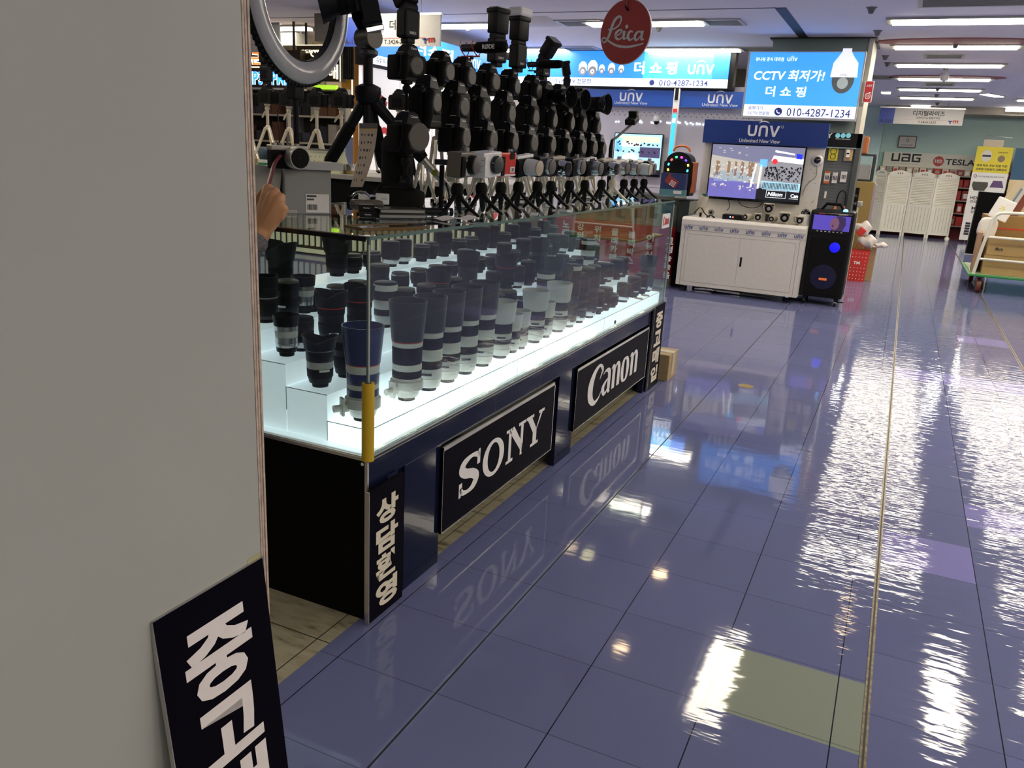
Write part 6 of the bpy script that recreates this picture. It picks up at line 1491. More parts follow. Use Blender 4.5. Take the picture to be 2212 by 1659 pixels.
mb = MB(); put_text(mb, 'Nikon', w_*.75, h_*.12, w_*.16, h_*.075, .03, -.0078, .2); put_text(mb, 'Can', w_*.955, h_*.11, w_*.08, h_*.07, .03, -.0078)
for x0, x1 in ((.65, .86), (.90, .995)): 
    for z in (.05, .185): mb.b2(x0*w_, x1*w_, -.0079, -.0076, z*h_, (z+.007)*h_)
mb.b2(.65*w_, .654*w_, -.0079, -.0076, .05*h_, .19*h_).b2(.86*w_, .864*w_, -.0079, -.0076, .05*h_, .19*h_)
mb.build('screen_white_lettering', E1('white', (.85, .9, .95)), t)
# cameras on the kiosk wall and cabinet
IV = mat('ivory_camera_paint', (.50, .46, .36), .4)
p = at(1765, 346, Y=6.68); t = thing('dome_camera', 'white dome camera fixed to the kiosk wall right of the television', 'security camera', (p.x, 6.695, p.z))
MB().disc(0, [(.050, 0), (.050, .012), (.036, .024)], (0, .03, 0), '-Y', 26).build('housing', WHT, t); MB().disc(0, [(.033, 0), (.028, .016), (.012, .026), (.001, .028)], (0, .008, 0), '-Y', 22, cap=False).build('dark_dome', SCR, t)
MB().tube(smooth_pts([(.0, .024, -.05), (.01, .02, -.14), (-.04, .02, -.20), (-.075, .02, -.26), (-.085, .02, -.33)], 5), .003, 6).build('cable', mat('grey_green_cable', (.16, .2, .17), .5), t)
p = at(1743, 442, Y=6.60); t = thing('dome_camera', 'white round dome camera standing on the cabinet right of the television', 'security camera', (p.x, 6.60, .7245))
MB().lathe([(.056, 0), (.056, .10)], 26).build('housing', WHT, t); MB().lathe([(.044, .1), (.040, .12), (.025, .142), (.001, .15)], 24, cap=False).build('dark_dome', SCR, t)
def bullet(L_, r, col, hood=True):
    def f():
        t = thing('bullet_camera', '', 'security camera')
        MB().disc(0, [(r, 0), (r, L_*.9), (r*.94, L_)], (0, L_*.8, r*1.3), '-Y', 22).build('housing', col, t)
        MB().disc(0, [(r*.86, 0), (r*.80, .003), (.001, .003)], (0, -L_*.2, r*1.3), '-Y', 22, cap=False).build('face_plate', BLKG, t)
        MB().disc(0, [(r*.4, 0), (r*.36, .005), (.001, .004)], (0, -L_*.2-.003, r*1.3), '-Y', 18, cap=False).build('lens_ring', GRY, t)
        if hood: MB().b2(-r*1.05, r*1.05, -L_*.34, L_*.7, r*2.25, r*2.42, .003).b2(-r*1.10, -r*.98, -L_*.25, L_*.7, r*1.2, r*2.3, .002).b2(r*.98, r*1.10, -L_*.25, L_*.7, r*1.2, r*2.3, .002).build('sun_hood', col, t)
        MB().cyl((0, L_*.3, 0), (0, L_*.3, r*.5), r*.4, n=12).build('foot', col, t)
        return t
    return Proto(f)
b1 = bullet(.16, .036, IV); b2 = bullet(.14, .030, IV, False); b3 = bullet(.2, .044, IV)
for px, pr, Y_, rz, lb, sc in ((1612, b2, 6.50, -.25, 'ivory bullet camera on the cabinet, just right of the black recorder', .95), (1637, b1, 6.50, .15, 'black faced bullet camera between two ivory ones on the cabinet', .9), (1668, b2, 6.50, -.1, 'ivory bullet camera in the middle of the cabinet front', .95), (1695, b1, 6.48, .1, 'ivory hooded bullet camera second from the right on the cabinet', 1.25), (1727, b1, 6.48, .25, 'ivory hooded bullet camera at the right end of the cabinet', .95)):
    p = at(px, 470, Y=Y_); pr.put((p.x, Y_, .7245), rz, lb, None, scale=sc)
p = at(1660, 440, Y=6.62); t = b3.put((p.x+.01, 6.60, .793), .15, 'large ivory hooded camera raised behind the small bullet cameras', None)
MB().cyl((0, .06, -.068), (0, .06, 0), .02, n=12).build('stand', CHAR, t)
p = at(1518, 430, Y=6.58); t = thing('box_camera', 'tall ivory weatherproof camera leaning at the left end of the cabinet', 'security camera', (p.x, 6.56, .7245), 0)
M_ = T(0, 0, .10) @ RX(.25) @ RY(.22); MB(M_).lathe([(.040, -.05), (.044, -.03), (.044, .10), (.040, .115)], 20).build('housing', IV, t); MB(M_).lathe([(.036, .116), (.03, .121), (.001, .121)], 20, cap=False).build('front_glass', mat('dark_green_glass', (.01, .05, .03), .08), t)
MB().tube([(0, 0, 0), (.0, .0, .06)], .012, 8).build('bracket', BLK, t); MB().tube(smooth_pts([(-.06, -.02, .03), (0, -.04, .09), (.05, -.02, .03), (.10, -.03, .008)], 4), .005, 6).build('cable', BLK, t)
p = at(1538, 452, Y=6.50); t = thing('ptz_camera', 'small grey camera on a black clamp beside the ivory weatherproof one', 'security camera', (p.x, 6.48, .7245)); MB().disc(0, [(.028, 0), (.030, .02), (.026, .04)], (0, .02, .055), '-Y', 18).build('housing', mat('grey_camera', (.2, .19, .16), .4), t); MB().disc(0, [(.014, 0), (.001, .002)], (0, -.0205, .055), '-Y', 14, cap=False).build('lens', BLKG, t)
MB().tube([(-.04, 0, .004), (0, 0, .03), (.04, 0, .004)], .008, 6).build('clamp', BLK, t)
p = at(1570, 462, Y=6.55); q = at(1607, 466, Y=6.55); t = thing('video_recorder', 'flat black recorder with a blue and a red light on the white cabinet', 'recorder', (p.x-.03, 6.50, .7245)); w_ = q.x-p.x+.05
MB().b2(0, w_, 0, .16, 0, .045, .003).build('body', BLK, t); MB().b2(w_*.33, w_*.33+.01, -.002, 0, .018, .03).build('blue_led', mat('led_blue_dot', (.1, .2, 1), .3, emit=6), t); MB().b2(w_*.45, w_*.45+.01, -.002, 0, .018, .03).build('red_led', mat('led_red_dot', (1, .1, .05), .3, emit=5), t)
for k, P_ in enumerate(([(1573, 430), (1576, 445), (1570, 455)], [(1594, 425), (1600, 442), (1622, 449), (1640, 445), (1651, 430)])):
    pts = [tuple(at(a_, b_, Y=6.66)) for a_, b_ in P_]; tag(MB().tube(smooth_pts(pts, 5), .0035, 6).build('power_cable', BLK), 'black cable hanging from the television to the recorder, %s one' % ['short straight', 'long looping'][k], 'cable')
# cable tangle under the cabinet
t = thing('cable_bundle', 'bundled grey cables lying on the floor under the white cabinet', 'cable', (-.35, 6.62, .012))
for k in range(3): MB().tube(smooth_pts([(-.3+.1*k, .05*k, 0), (-.1, .1-.06*k, .01), (.15, .02, .004), (.42+.06*k, -.05*k, 0)], 6), .008, 6).build('cable', GRY, t)

tx0, Ys = .372, 6.54
t = thing('speaker_tower', 'tall black wheeled speaker with a lit screen and blue glowing cone right of the kiosk', 'speaker', (.568, Ys-.04, 0), .0)
hw = .19
MB().b2(-hw, hw, 0, .34, .075, .875, .018).build('body', BLK, t)
MB().b2(-hw+.035, hw-.035, -.006, .004, .10, .63, .004).build('grille', BLKM, t)
MB().b2(-hw+.02, hw-.02, -.008, .004, .665, .855, .003).build('screen_bezel', BLKG, t)
SP = mat('screen_violet', (.10, .07, .42), .3, emit=.5, ecol=(.08, .06, .42)); MB().b2(-hw+.03, hw-.03, -.0095, -.0075, .70, .835).build('screen_image', SP, t)
SKS = mat('screen_skin_shade', (.12, .055, .09), .3, emit=.8, ecol=(.13, .06, .10)); HRS = mat('screen_hair_shade', (.035, .02, .07), .3, emit=.7, ecol=(.03, .02, .06))
mb = MB(); flat(mb, [(.005, .70), (.10, .70), (.125, .76), (.115, .82), (.08, .835), (.04, .833), (.02, .80)], y=-.0100); mb.build('screen_hair', HRS, t)
mb = MB(); flat(mb, [(.0, .72), (.035, .705), (.06, .73), (.068, .775), (.05, .815), (.02, .82), (-.006, .79), (-.012, .76)], y=-.0104); mb.build('screen_face', SKS, t)
mb = MB(); flat(mb, [(.005, .735), (.018, .732), (.022, .752), (.008, .756)], y=-.0108); mb.build('screen_mouth', HRS, t)
mb = MB()
for k in range(7): mb.b2(-.12+.035*k, -.105+.035*k, -.0102, -.0095, .685, .691)
mb.b2(.05, .13, -.0102, -.0095, .845, .848); mb.build('screen_icons', TXT, t); MB().b2(-.12, -.07, -.0102, -.0095, .843, .849).build('red_logo', REDL, t)
BG = mat('blue_glow_cone', (.01, .01, .5), .4, emit=1.0, ecol=(.003, .002, .75)); BG2 = mat('dim_blue_cone', (.004, .004, .012), .4, emit=.012, ecol=(.01, .01, .6))
MB().disc(0, [(.046, 0), (.03, .003), (.001, .004)], (.06, -.006, .55), '-Y', 28, cap=False).build('glowing_tweeter', BG, t); MB().disc(0, [(.115, 0), (.06, .002), (.001, .003)], (-.0, -.006, .27), '-Y', 32, cap=False).build('woofer', BG2, t)
MB().b2(-.035, .035, -.014, -.006, .24, .26).build('badge', mat('orange_badge', (.6, .14, .03), .4, emit=.3), t); MB().lathe([(.02, .875), (.022, .885), (.012, .897)], 16, T(.10, .06, 0)).build('blue_beacon', mat('beacon', (.1, .5, 1), .3, emit=4, ecol=(.1, .5, 1)), t)
MB().tube([(-.12, .2, .872), (-.08, .2, .93), (.04, .2, .93), (.08, .2, .872)], .014, 8).build('top_handle', BLKM, t)
for x in (-.14, .14):
    for y in (.03, .31):
        MB().box((x, y, .062), (.034, .034, .02)).build('caster_plate', BLK, t); MB().cyl((x-.010, y, .030), (x+.010, y, .030), .030, n=18).cyl((x-.0105, y, .030), (x+.0105, y, .030), .014, n=14).build('caster_wheel', BLKG, t)
        MB().cyl((x-.012, y, .030), (x+.012, y, .030), .012, n=14).build('wheel_hub', CHR, t)
MB().tube([(.15, .03, .045), (.21, .01, .05)], .006, 6).build('brake_lever', BLK, t)

# ================================================================== COLUMN SIGNS AND RACK
Yl = 7.36; a = at(1622, 113, Y=Yl); b = at(1868, 118, Y=Yl); c = at(1610, 250, Y=Yl); w_ = b.x-a.x; h_ = a.z-c.z; zw = at(1615, 225, Y=Yl).z-c.z
LBU = mat('lightbox_blue', (.04, .22, .70), .35, emit=.95, ecol=(.035, .26, .90)); LBW = mat('lightbox_white', (.75, .78, .92), .35, emit=.70, ecol=(.66, .70, .95)); LBL = mat('lightbox_letter', (.9, .93, 1), .35, emit=1.0, ecol=(.80, .88, 1))
t = thing('lightbox_sign', 'big backlit blue sign with white Korean letters and phone number on the column', 'sign', (a.x, Yl, c.z))
MB().b2(-.02, w_+.012, .004, .14, -.02, h_+.012).build('box', mat('box_frame', (.35, .35, .38), .4), t); sheet(t, 'blue_face', 0, w_, zw, h_, LBU, 0, .004); sheet(t, 'white_band', 0, w_, 0, zw, LBW, 0, .004)
for k in (.3, .7): MB().b2(w_*k-.02, w_*k+.02, .14, 7.58-Yl, h_*.4, h_*.45).build('bracket', GRY, t)
ux = lambda px, py=180: at(px, py, Y=Yl).x-a.x; uz = lambda px, py: at(px, py, Y=Yl).z-c.z
text(t, '유니뷰 공식 대리점', ux(1663, 128), uz(1663, 128), ux(1694)-ux(1634), .038, LBL, .01, -.003)
mb = MB(); unv(mb, ux(1712, 128), uz(1712, 128), ux(1722)-ux(1700), -.003); mb.build('word_mark', LBL, t)
text(t, 'CCTV 최저가!', ux(1704, 163), uz(1704, 163), ux(1781)-ux(1629), .105, LBL, .02, -.003, shear=.12)
text(t, '더 쇼 핑', ux(1697, 198), uz(1697, 198), ux(1739)-ux(1652), .10, LBL, .02, -.003)
text(t, '음향기기', ux(1632, 233), uz(1632, 233), ux(1648)-ux(1617), .034, TXD, 0, -.003); text(t, 'CCTV 전문점', ux(1638, 244), uz(1638, 244), ux(1661)-ux(1615), .034, TXD, 0, -.003)
NV = mat('navy_lightbox_print', (.02, .03, .20), .4, emit=.10, ecol=(.02, .03, .3))
text(t, '010-4287-1234', ux(1767, 243), uz(1767, 244), ux(1836)-ux(1698), .075, NV, 0, -.003)
mb = MB(); phone_icon(mb, ux(1681, 241), uz(1681, 241), .038, -.003); mb.build('phone_icon', NV, t)
mb = MB(); ribbon(mb, [(-.014, .016, .008), (-.012, -.002, .007), (.002, -.014, .007), (.018, -.014, .008)], y=-.0045, ox=ux(1681, 241), oz=uz(1681, 241)); mb.build('phone_handset', LBL, t)
px_, pz_ = ux(1822, 165), uz(1822, 167); s_ = .21
mb = MB(); flat(mb, [(-.58, 0), (.60, 0), (.56, .62), (.30, .95), (.20, 1.12), (.20, 1.25), (-.20, 1.25), (-.20, 1.12), (-.30, .95), (-.52, .62)], y=-.003, ox=px_, oz=pz_, s=s_); mb.build('printed_camera_housing', mat('print_camera_white', (.7, .72, .8), .4, emit=.62, ecol=(.72, .76, .92)), t)
mb = MB(); ring(mb, px_, pz_-.02, .49*s_, .62*s_, .001, .001, -.0026, 30); mb.build('printed_camera_dome', mat('print_dome_grey', (.06, .07, .07), .4, emit=.08, ecol=(.5, .5, .5)), t)
mb = MB(); ring(mb, px_, pz_-.055, .24*s_, .25*s_, .001, .001, -.0034, 24); mb.build('printed_lens', mat('print_lens_grey', (.3, .35, .35), .4, emit=.3, ecol=(.5, .58, .58)), t)
mb = MB(); unv(mb, px_, pz_+.022, .055, -.0036); mb.build('printed_word_mark', GRYC, t)
# fire hydrant sign on the column edge
p = at(1870, 198, Y=7.5); t = thing('hydrant_sign', 'small red and white fire equipment sign on the cream edge of the column', 'sign', (.63, 7.5, p.z-.10), 0)
MB().b2(-.03, .055, 0, .012, 0, .20).build('white_back', WHT, t); MB().b2(-.022, .047, -.003, 0, .006, .194).build('red_face', mat('bright_red_sign', (.55, .02, .03), .4), t)
mb = MB(); ring(mb, .013, .06, .026, .03, .019, .022, -.005); ring(mb, .013, .06, .012, .014, .006, .007, -.005); mb.b2(.02, .04, -.005, -.0048, .088, .096); mb.build('hose_symbol', TXT, t); text(t, '소화전', .013, .155, .05, .022, TXT, .02, -.005)
# black accessory rack
Yr = 7.02; a = at(1748, 285, Y=Yr); b = at(1862, 291, Y=Yr); w_ = b.x-a.x+.01; zt_ = a.z
t = thing('accessory_rack', 'black wheeled display rack with grey pegboard and header with three round blue icons', 'rack', (a.x-.02, Yr, 0)); w_ += .02
MB().b2(w_-.045, w_, -.02, .30, 0, zt_, .003).build('right_post', mat('dark_grey_frame', (.06, .065, .065), .4), t); MB().b2(0, .02, -.02, .30, 0, zt_).build('left_post', BLK, t)
MB().b2(0, w_, -.02, .0, zt_-.13, zt_).build('header', BLK, t); MB().b2(0, w_-.04, -.022, -.0, zt_-.138, zt_-.13).build('header_edge', mat('pale_teal_edge', (.3, .42, .42), .4), t)
PEG = mat('grey_pegboard', (.12, .13, .135), .5)
MB().b2(.02, w_-.045, .02, .03, .2, zt_-.13).build('pegboard', PEG, t); mb = MB()
for k in range(46): mb.b2(.02, w_-.045, .0185, .0200, .25+.028*k, .253+.028*k)
mb.build('pegboard_slots', mat('slot_dark', (.07, .075, .08), .6), t); MB().b2(0, w_, 0, .30, .05, .2).build('base', BLK, t)
rx = lambda px, py: at(px, py, Y=Yr).x-t.location.x; rz_ = lambda px, py: at(px, py, Y=Yr).z
text(t, 'Y', rx(1793, 293), rz_(1793, 293), .045, .045, TXT, .02, -.022)
ICN = mat('icon_blue', (.18, .50, .60), .4, emit=.2)
for px in (1810, 1821.5, 1833): mb = MB(); ring(mb, rx(px, 294), rz_(px, 293), .022, .022, .001, .001, -.0225, 24); mb.build('round_icon', ICN, t)
text(t, 'Network Voice Channel', rx(1821, 301), rz_(1821, 300.5), .13, .010, TXT, 0, -.0225)
packs = [(1800, 331, .085, .135, (.50, .42, .03), 'yellow blister pack with coiled black cable on the rack', 'coil'), (1833, 333, .075, .125, (.32, .22, .13), 'tan pack with small white radio on the rack', 'radio'),
         (1786, 383, .05, .115, (.62, .58, .55), 'white and orange earphone pack on the rack', 'ear'), (1803, 384, .045, .10, (.64, .62, .60), 'white earphone pack in the middle of the rack', 'ear2'), (1822, 382, .055, .10, (.64, .62, .60), 'white pack with two black plugs on the rack', 'plug')]
for px, py, pw, ph, c, lb, k in packs:
    p = at(px, py, Y=Yr-.02); s = thing('hanging_pack', lb, 'pack', (p.x, Yr-.01, p.z))
    MB().b2(-pw/2, pw/2, 0, .012, -ph/2, ph/2).build('card', mat('pack_'+k, c, .5), s); MB().cyl((0, -.01, ph/2+.006), (0, .03, ph/2+.006), .004, n=6).build('peg_hook', CHR, s)
    if k == 'coil':
        for r2, z2 in ((.030, .02), (.026, -.03)): mb = MB(); ring(mb, 0, z2, r2, r2, r2-.005, r2-.005, -.002, 28); mb.build('coiled_cable', BLK, s)
    elif k == 'radio': MB().b2(-.022, .010, -.012, 0, -.03, .04, .002).build('radio', WHT, s); MB().b2(-.018, .006, -.0135, -.012, -.002, .012).build('display', SCR, s); MB().b2(.015, .035, -.002, 0, -.055, .04).build('side_label', mat('ochre_label', (.55, .36, .14), .5), s)
    else:
        mb = MB(); 
        for x in (-.012, 0, .014): mb.b2(x-.003, x+.003, -.003, 0, -.02, .018)
        mb.build('printed_plugs', TXD, s)
        if k == 'ear': MB().b2(-pw/2, pw/2, -.001, 0, -ph/2, -ph/2+.022).b2(-pw/2, pw/2, -.001, 0, ph/2-.018, ph/2).build('orange_band', OR, s)
p = at(1818, 430, Y=Yr-.03); s = thing('hanging_cable', 'black looped cable with orange and yellow plugs hanging on the rack', 'cable', (p.x, Yr-.01, p.z)); pts = smooth_pts([(-.045, -.01, -.07), (-.035, -.01, .04), (0, -.01, .08), (.03, -.01, .04), (.035, -.01, -.06)], 6)
MB().tube(pts, .006, 8).build('loop', BLK, s)
for k, c in enumerate(((.6, .2, .02), (.6, .5, .03), (.55, .05, .03))):
    for x in (-.045, .035): MB().tube([(x, -.01, -.065), (x-.012+.012*k, -.015, -.10)], .005, 6).build('plug', mat('plug_%d' % k, c, .4), s)
p = at(1780, 432, Y=Yr-.03); s = thing('price_tag', 'small white tag hanging low on the rack', 'tag', (at(1783, 420, Y=Yr).x, Yr-.004, at(1783, 420, Y=Yr).z)); MB().b2(-.010, .010, 0, .003, -.035, .03).build('card', PAPER, s); MB().b2(-.002, .002, .003, .024, .02, .024).build('hook', CHR, s)
# stacked goods between the rack and the folding screen
t = thing('orange_case', 'orange brown case on top of the goods behind the rack', 'case', (.51, 9.35, 1.44)); MB().b2(0, .13, 0, .2, 0, .20, .02).build('body', mat('orange_brown_case', (.42, .13, .03), .5), t)
t = thing('goods_rack', 'narrow metal rack with grey appliances between the column and the teal wall', 'rack', (.49, 9.35, 0)); 
for x in (0, .24): 
    for y in (0, .4): MB().cyl((x, y, 0), (x, y, 1.44), .012, n=8).build('post', CHAR, t)
for z in (.35, .72, 1.12, 1.42): MB().b2(-.01, .25, -.01, .41, z, z+.018).build('shelf', CHAR, t)
MB().b2(.02, .22, .02, .36, 1.14, 1.32, .01).build('grey_appliance', GRY, t)
for k in range(4): MB().tube([(.03+.05*k, .05, .76), (.05+.05*k, .05, 1.06)], .012, 8).build('silver_stick', SIL if k % 2 else WHT, t)
t = thing('cardboard_box', 'tall brown cardboard box standing right of the rack', 'box', (.58, 9.03, 0)); 
MB().b2(0, .21, 0, .28, 0, 1.12, .003).build('body', mat('brown_cardboard', (.26, .17, .05), .7), t); MB().b2(.21, .235, .02, .26, 0, 1.10).build('lilac_sheet', mat('lilac_paper', (.30, .25, .30), .6), t)
t = thing('black_banner_stand', 'narrow black banner with white characters right of the rack post', 'banner', (.675, 7.34, .60)); MB().b2(0, .045, 0, .01, 0, .48).build('sheet', BLKM, t); 
for i, ch in enumerate('카메라수리'): text(t, ch, .022, .40-.075*i, .026, .03, GRY, .0, -.001)
MB().b2(.01, .03, .0, .01, -.60, 0).build('pole', BLK, t)
t = thing('grey_device', 'silver grey flat device lying on stacked cartons beside the speaker tower', 'device', (.59, 7.36, .9005)); MB().b2(0, .17, 0, .22, 0, .045, .008).build('body', mat('silver_grey_plastic', (.3, .3, .28), .35), t)
t = thing('ivory_box_stack', 'ivory boxes stacked under the silver grey device', 'box', (.60, 7.37, 0)); MB().b2(0, .13, 0, .2, 0, .90, .003).build('body', IV, t); MB().b2(-.002, .132, -.002, 0, .42, .44).build('seam', BLK, t)
# shopping bags
RB = mat('red_patterned_bag', (.55, .03, .02), .45); WPL = mat('white_plastic_bag', (.62, .56, .52), .35)
t = thing('shopping_bag', 'red paper shopping bag with small white motifs on the floor right of the speaker tower', 'bag', (.765, 8.70, 0), .03)
mb = MB(); mb.add([(-.12, -.05, 0), (.10, -.05, 0), (.10, .07, 0), (-.12, .07, 0), (-.13, -.06, .36), (.115, -.06, .36), (.115, .07, .36), (-.13, .07, .36)], [(0, 1, 5, 4), (1, 2, 6, 5), (2, 3, 7, 6), (3, 0, 4, 7), (0, 3, 2, 1)]); mb.build('body', RB, t)
mb = MB(); random.seed(1)
for i in range(6):
    for j in range(8):
        if j in (4, 5) and i in (1, 2, 3, 4): continue
        mb.box((-.10+.036*i, -.0585-.0012, .03+.042*j), (.008, .002, .008), 0, RY(i+j))
mb.build('white_motifs', TXT, t); text(t, 'TM', -.01, .215, .07, .035, TXT, .03, -.0620)
for y in (-.05, .06): MB().tube(smooth_pts([(-.05, y, .35), (-.03, y, .42), (.03, y, .42), (.05, y, .35)], 4), .004, 6).build('handle', RED, t)
for k, (x, y, z, r, lb) in enumerate(((.83, 8.69, .46, (.10, .06, .07), 'crumpled white plastic bag bulging over the red shopping bag'), (.76, 8.72, .60, (.09, .06, .08), 'crumpled pale pink plastic bag on top behind the red shopping bag'), (.97, 8.72, .43, (.085, .05, .03), 'white plastic bag flap pointing right beside the red shopping bag'))):
    t = thing('plastic_bag', lb, 'bag', (x, y, z)); random.seed(k); mb = blob(MB(), (0, 0, 0), r, n=26, m_=16); mb.v = [(a_*(1+.16*math.sin(31*b_+40*c_)), b_*(1+.16*math.sin(43*a_+k)), c_*(1+.18*math.sin(37*a_+29*b_))+.008*math.sin(70*a_)) for a_, b_, c_ in mb.v]; mb.build('body', WPL, t)
    if k == 1: mb = MB(T(-.01, -.07, -.03)); mb.box((0, 0, 0), (.08, .02, .09), .01, RY(.6)); mb.build('red_fold', RB, t)
t = thing('low_carton', 'brown carton on the floor behind the red shopping bag, under the plastic bags', 'box', (.86, 8.79, 0)); MB().b2(-.05, .08, 0, .2, 0, .40, .003).build('body', KRAFT, t)
# round brass floor cover
p = at(1611, 834, Z=0); t = thing('floor_cover', 'small round brass cover set in the blue floor of the aisle', 'floor cover', (p.x, p.y, 0)); MB().lathe([(.044, 0), (.044, .0015), (.040, .0025), (.001, .0025)], 30, cap=False).build('plate', mat('brass_plate', (.40, .27, .08), .35, .7), t)

# ================================================================== FAR RIGHT: TEAL WALL, SCREEN, CART
a = at(1911, 327, Y=17.5); b = at(2205, 345, Y=17.5); zb = at(1905, 358, Y=17.5).z
t = thing('header_board', 'long pale header board with blocky black letters and red 102 disc on the teal wall', 'sign', (a.x, 17.48, zb)); w_ = 3.2; h_ = a.z-zb
MB().b2(0, w_, 0, .11, 0, h_, .004).build('board', mat('pale_green_grey_board', (.80, .80, .70), .5), t)
wx = lambda px: at(px, 345, Y=17.48).x-a.x
mb = MB(); s = .16; 
def blk(mb, x, P): 
    for x0, x1, z0, z1 in P: mb.b2(x+x0*s, x+x1*s, -.004, 0, z0*s+h_*.36, z1*s+h_*.36)
blk(mb, wx(1925), [(0, .22, 0, 1), (.22, .78, 0, .2), (.78, 1.0, 0, 1)]); blk(mb, wx(1925)+s*1.2, [(0, 1, .8, 1), (.78, 1, 0, .8), (0, .78, 0, .18), (0, .22, .18, .58), (.22, .78, .42, .58)]); blk(mb, wx(1925)+s*2.4, [(0, 1.05, .8, 1), (0, .22, 0, .8), (.22, 1, 0, .2), (.78, 1, .2, .58), (.5, .78, .42, .58)])
mb.build('block_letters', TXD, t); text(t, 'URBAN ARMOR GEAR', wx(1955), h_*.22, s*3.3, .018, GRY, 0, -.003)
mb = MB(); ring(mb, wx(2028), h_*.5, .098, .098, .001, .001, -.003); mb.build('red_disc', mat('disc_red', (.5, .02, .02), .4), t); text(t, '102', wx(2028), h_*.5, .13, .07, TXT, .03, -.006)
text(t, 'TESLA &', wx(2086), h_*.49, wx(2129)-wx(2043), .115, TXD, .02, -.003)
t, w_, h_ = panel('framed_notice', 'small framed white notice on the teal wall above the header board', 'notice', 1943, 293, 1977, 320, 17.55); MB().b2(0, w_, 0, .03, 0, h_).build('frame', mat('maroon_frame', (.08, .02, .02), .4), t); sheet(t, 'sheet', .015, w_-.015, .015, h_-.015, PAPER, -.004); text(t, '유리막 부착점', w_/2, h_*.22, w_*.65, h_*.10, TXD, .01, -.006); mb = MB(); ring(mb, w_/2, h_*.62, .03, .035, .018, .02, -.006); mb.build('drop_emblem', GRY, t)
# wall goods behind the folding screen
t = thing('accessory_wall', 'wall shelf of red and white phone accessory boxes behind the folding screen', 'shelf', (.55, 17.2, 0)); MB().b2(0, 2.6, .28, .30, 0, 1.36).build('back', mat('dark_red_back', (.20, .015, .012), .6), t)
for z in (.25, .50, .75, 1.0, 1.22): MB().b2(0, 2.6, 0, .28, z, z+.02).build('board', mat('grey_shelf_board', (.3, .29, .25), .5), t)
random.seed(21); kk = 0
cr = [mat('accessory_red', (.45, .02, .015), .5), mat('accessory_red_dark', (.28, .015, .012), .5), mat('accessory_cream', (.60, .54, .44), .5), mat('accessory_blue', (.02, .06, .30), .5), mat('accessory_grey', (.28, .27, .24), .5)]
for zi, z in enumerate((.271, .521, .771, 1.021, 1.241)):
    x = .03
    while x < 2.5:
        w2 = random.uniform(.09, .13); hh = random.uniform(.14, .21) if zi < 4 else .115
        vis = zi == 4 or x > 1.42
        m_ = random.choices(cr, [5, 3, 2, 0, 1] if x > 1.0 else [0, 0, 4, 2, 3])[0]
        if vis:
            b = thing('accessory_box', ('boxed phone accessory on the wall shelf above the folding screen' if zi == 4 else 'boxed phone accessory on the wall shelf right of the folding screen'), 'box', (.55+x, 17.23, z), 0, 'accessories above the screen' if zi == 4 else 'accessories beside the screen')
            MB().b2(0, w2, 0, .05, 0, hh).build('body', m_, b); MB().b2(w2*.2, w2*.8, -.002, 0, hh*.2, hh*.7).build('label', random.choice([TXT, cr[0], cr[4]]), b)
        x += w2+random.uniform(.015, .03)
# white louvred folding screen
LV = mat('ivory_painted_wood', (.84, .82, .72), .5)
t = thing('folding_screen', 'white four-panel folding screen with louvres before the accessory wall', 'folding screen', (0, 0, 0))
xs = [.50, .985, 1.415, 1.60, 2.02]
xs = [at(1880, 440, Y=16.95).x, at(1908, 440, Y=16.95).x-.0, at(1960, 440, Y=16.95).x, at(2014, 440, Y=16.95).x, at(2064, 440, Y=16.95).x]
zig = [.10, 0, .10, 0, .10]
for k in range(4):
    x0, x1 = xs[k], xs[k+1]; y0, y1 = 16.93+zig[k], 16.93+zig[k+1]; w2 = math.hypot(x1-x0, y1-y0)-.008; an = math.atan2(y1-y0, x1-x0)
    M_ = T(x0, y0, 0) @ RZ(an); h0 = 1.235
    mb = MB(M_); mb.b2(0, .035, 0, .022, .0, h0).b2(w2-.035, w2, 0, .022, 0, h0)
    mb.b2(.035, w2-.035, 0, .022, .07, .12).b2(.035, w2-.035, 0, .022, .60, .64)
    top = [(0, h0-.06)]+[(0, h0)]+[(w2*u, h0+.012+.045*math.sin(PI*u)**2) for u in (.15, .3, .4, .5, .6, .7, .85)]+[(w2, h0), (w2, h0-.06)]; mb.prism(top, 0, .022)
    mb.b2(.035, w2-.035, .016, .020, .64, h0-.06); fr = mb.build('screen_panel', LV, t)
    mb = MB(M_); 
    for q in range(17): mb.box((w2/2, .011, .66+q*.031), (w2-.07, .020, .006), 0, RX(.6))
    mb.build('louvres', LV, fr)
    mb = MB(M_); n2 = 6
    for q in range(n2): mb.b2(.036+(w2-.072)*q/n2, .036+(w2-.072)*(q+1)/n2-.004, .007, .013, .12, .60)
    mb.build('grooved_boards', LV, fr)
    mb = MB(M_)
    for dx, a2 in ((-.04, .6), (0, 0), (.04, -.6)): mb.box((w2/2+dx, -.0015, h0-.005), (.014, .003, .034), 0, RY(a2))
    mb.build('cutout', mat('cutout_shadow_brown', (.10, .08, .05), .7), fr)
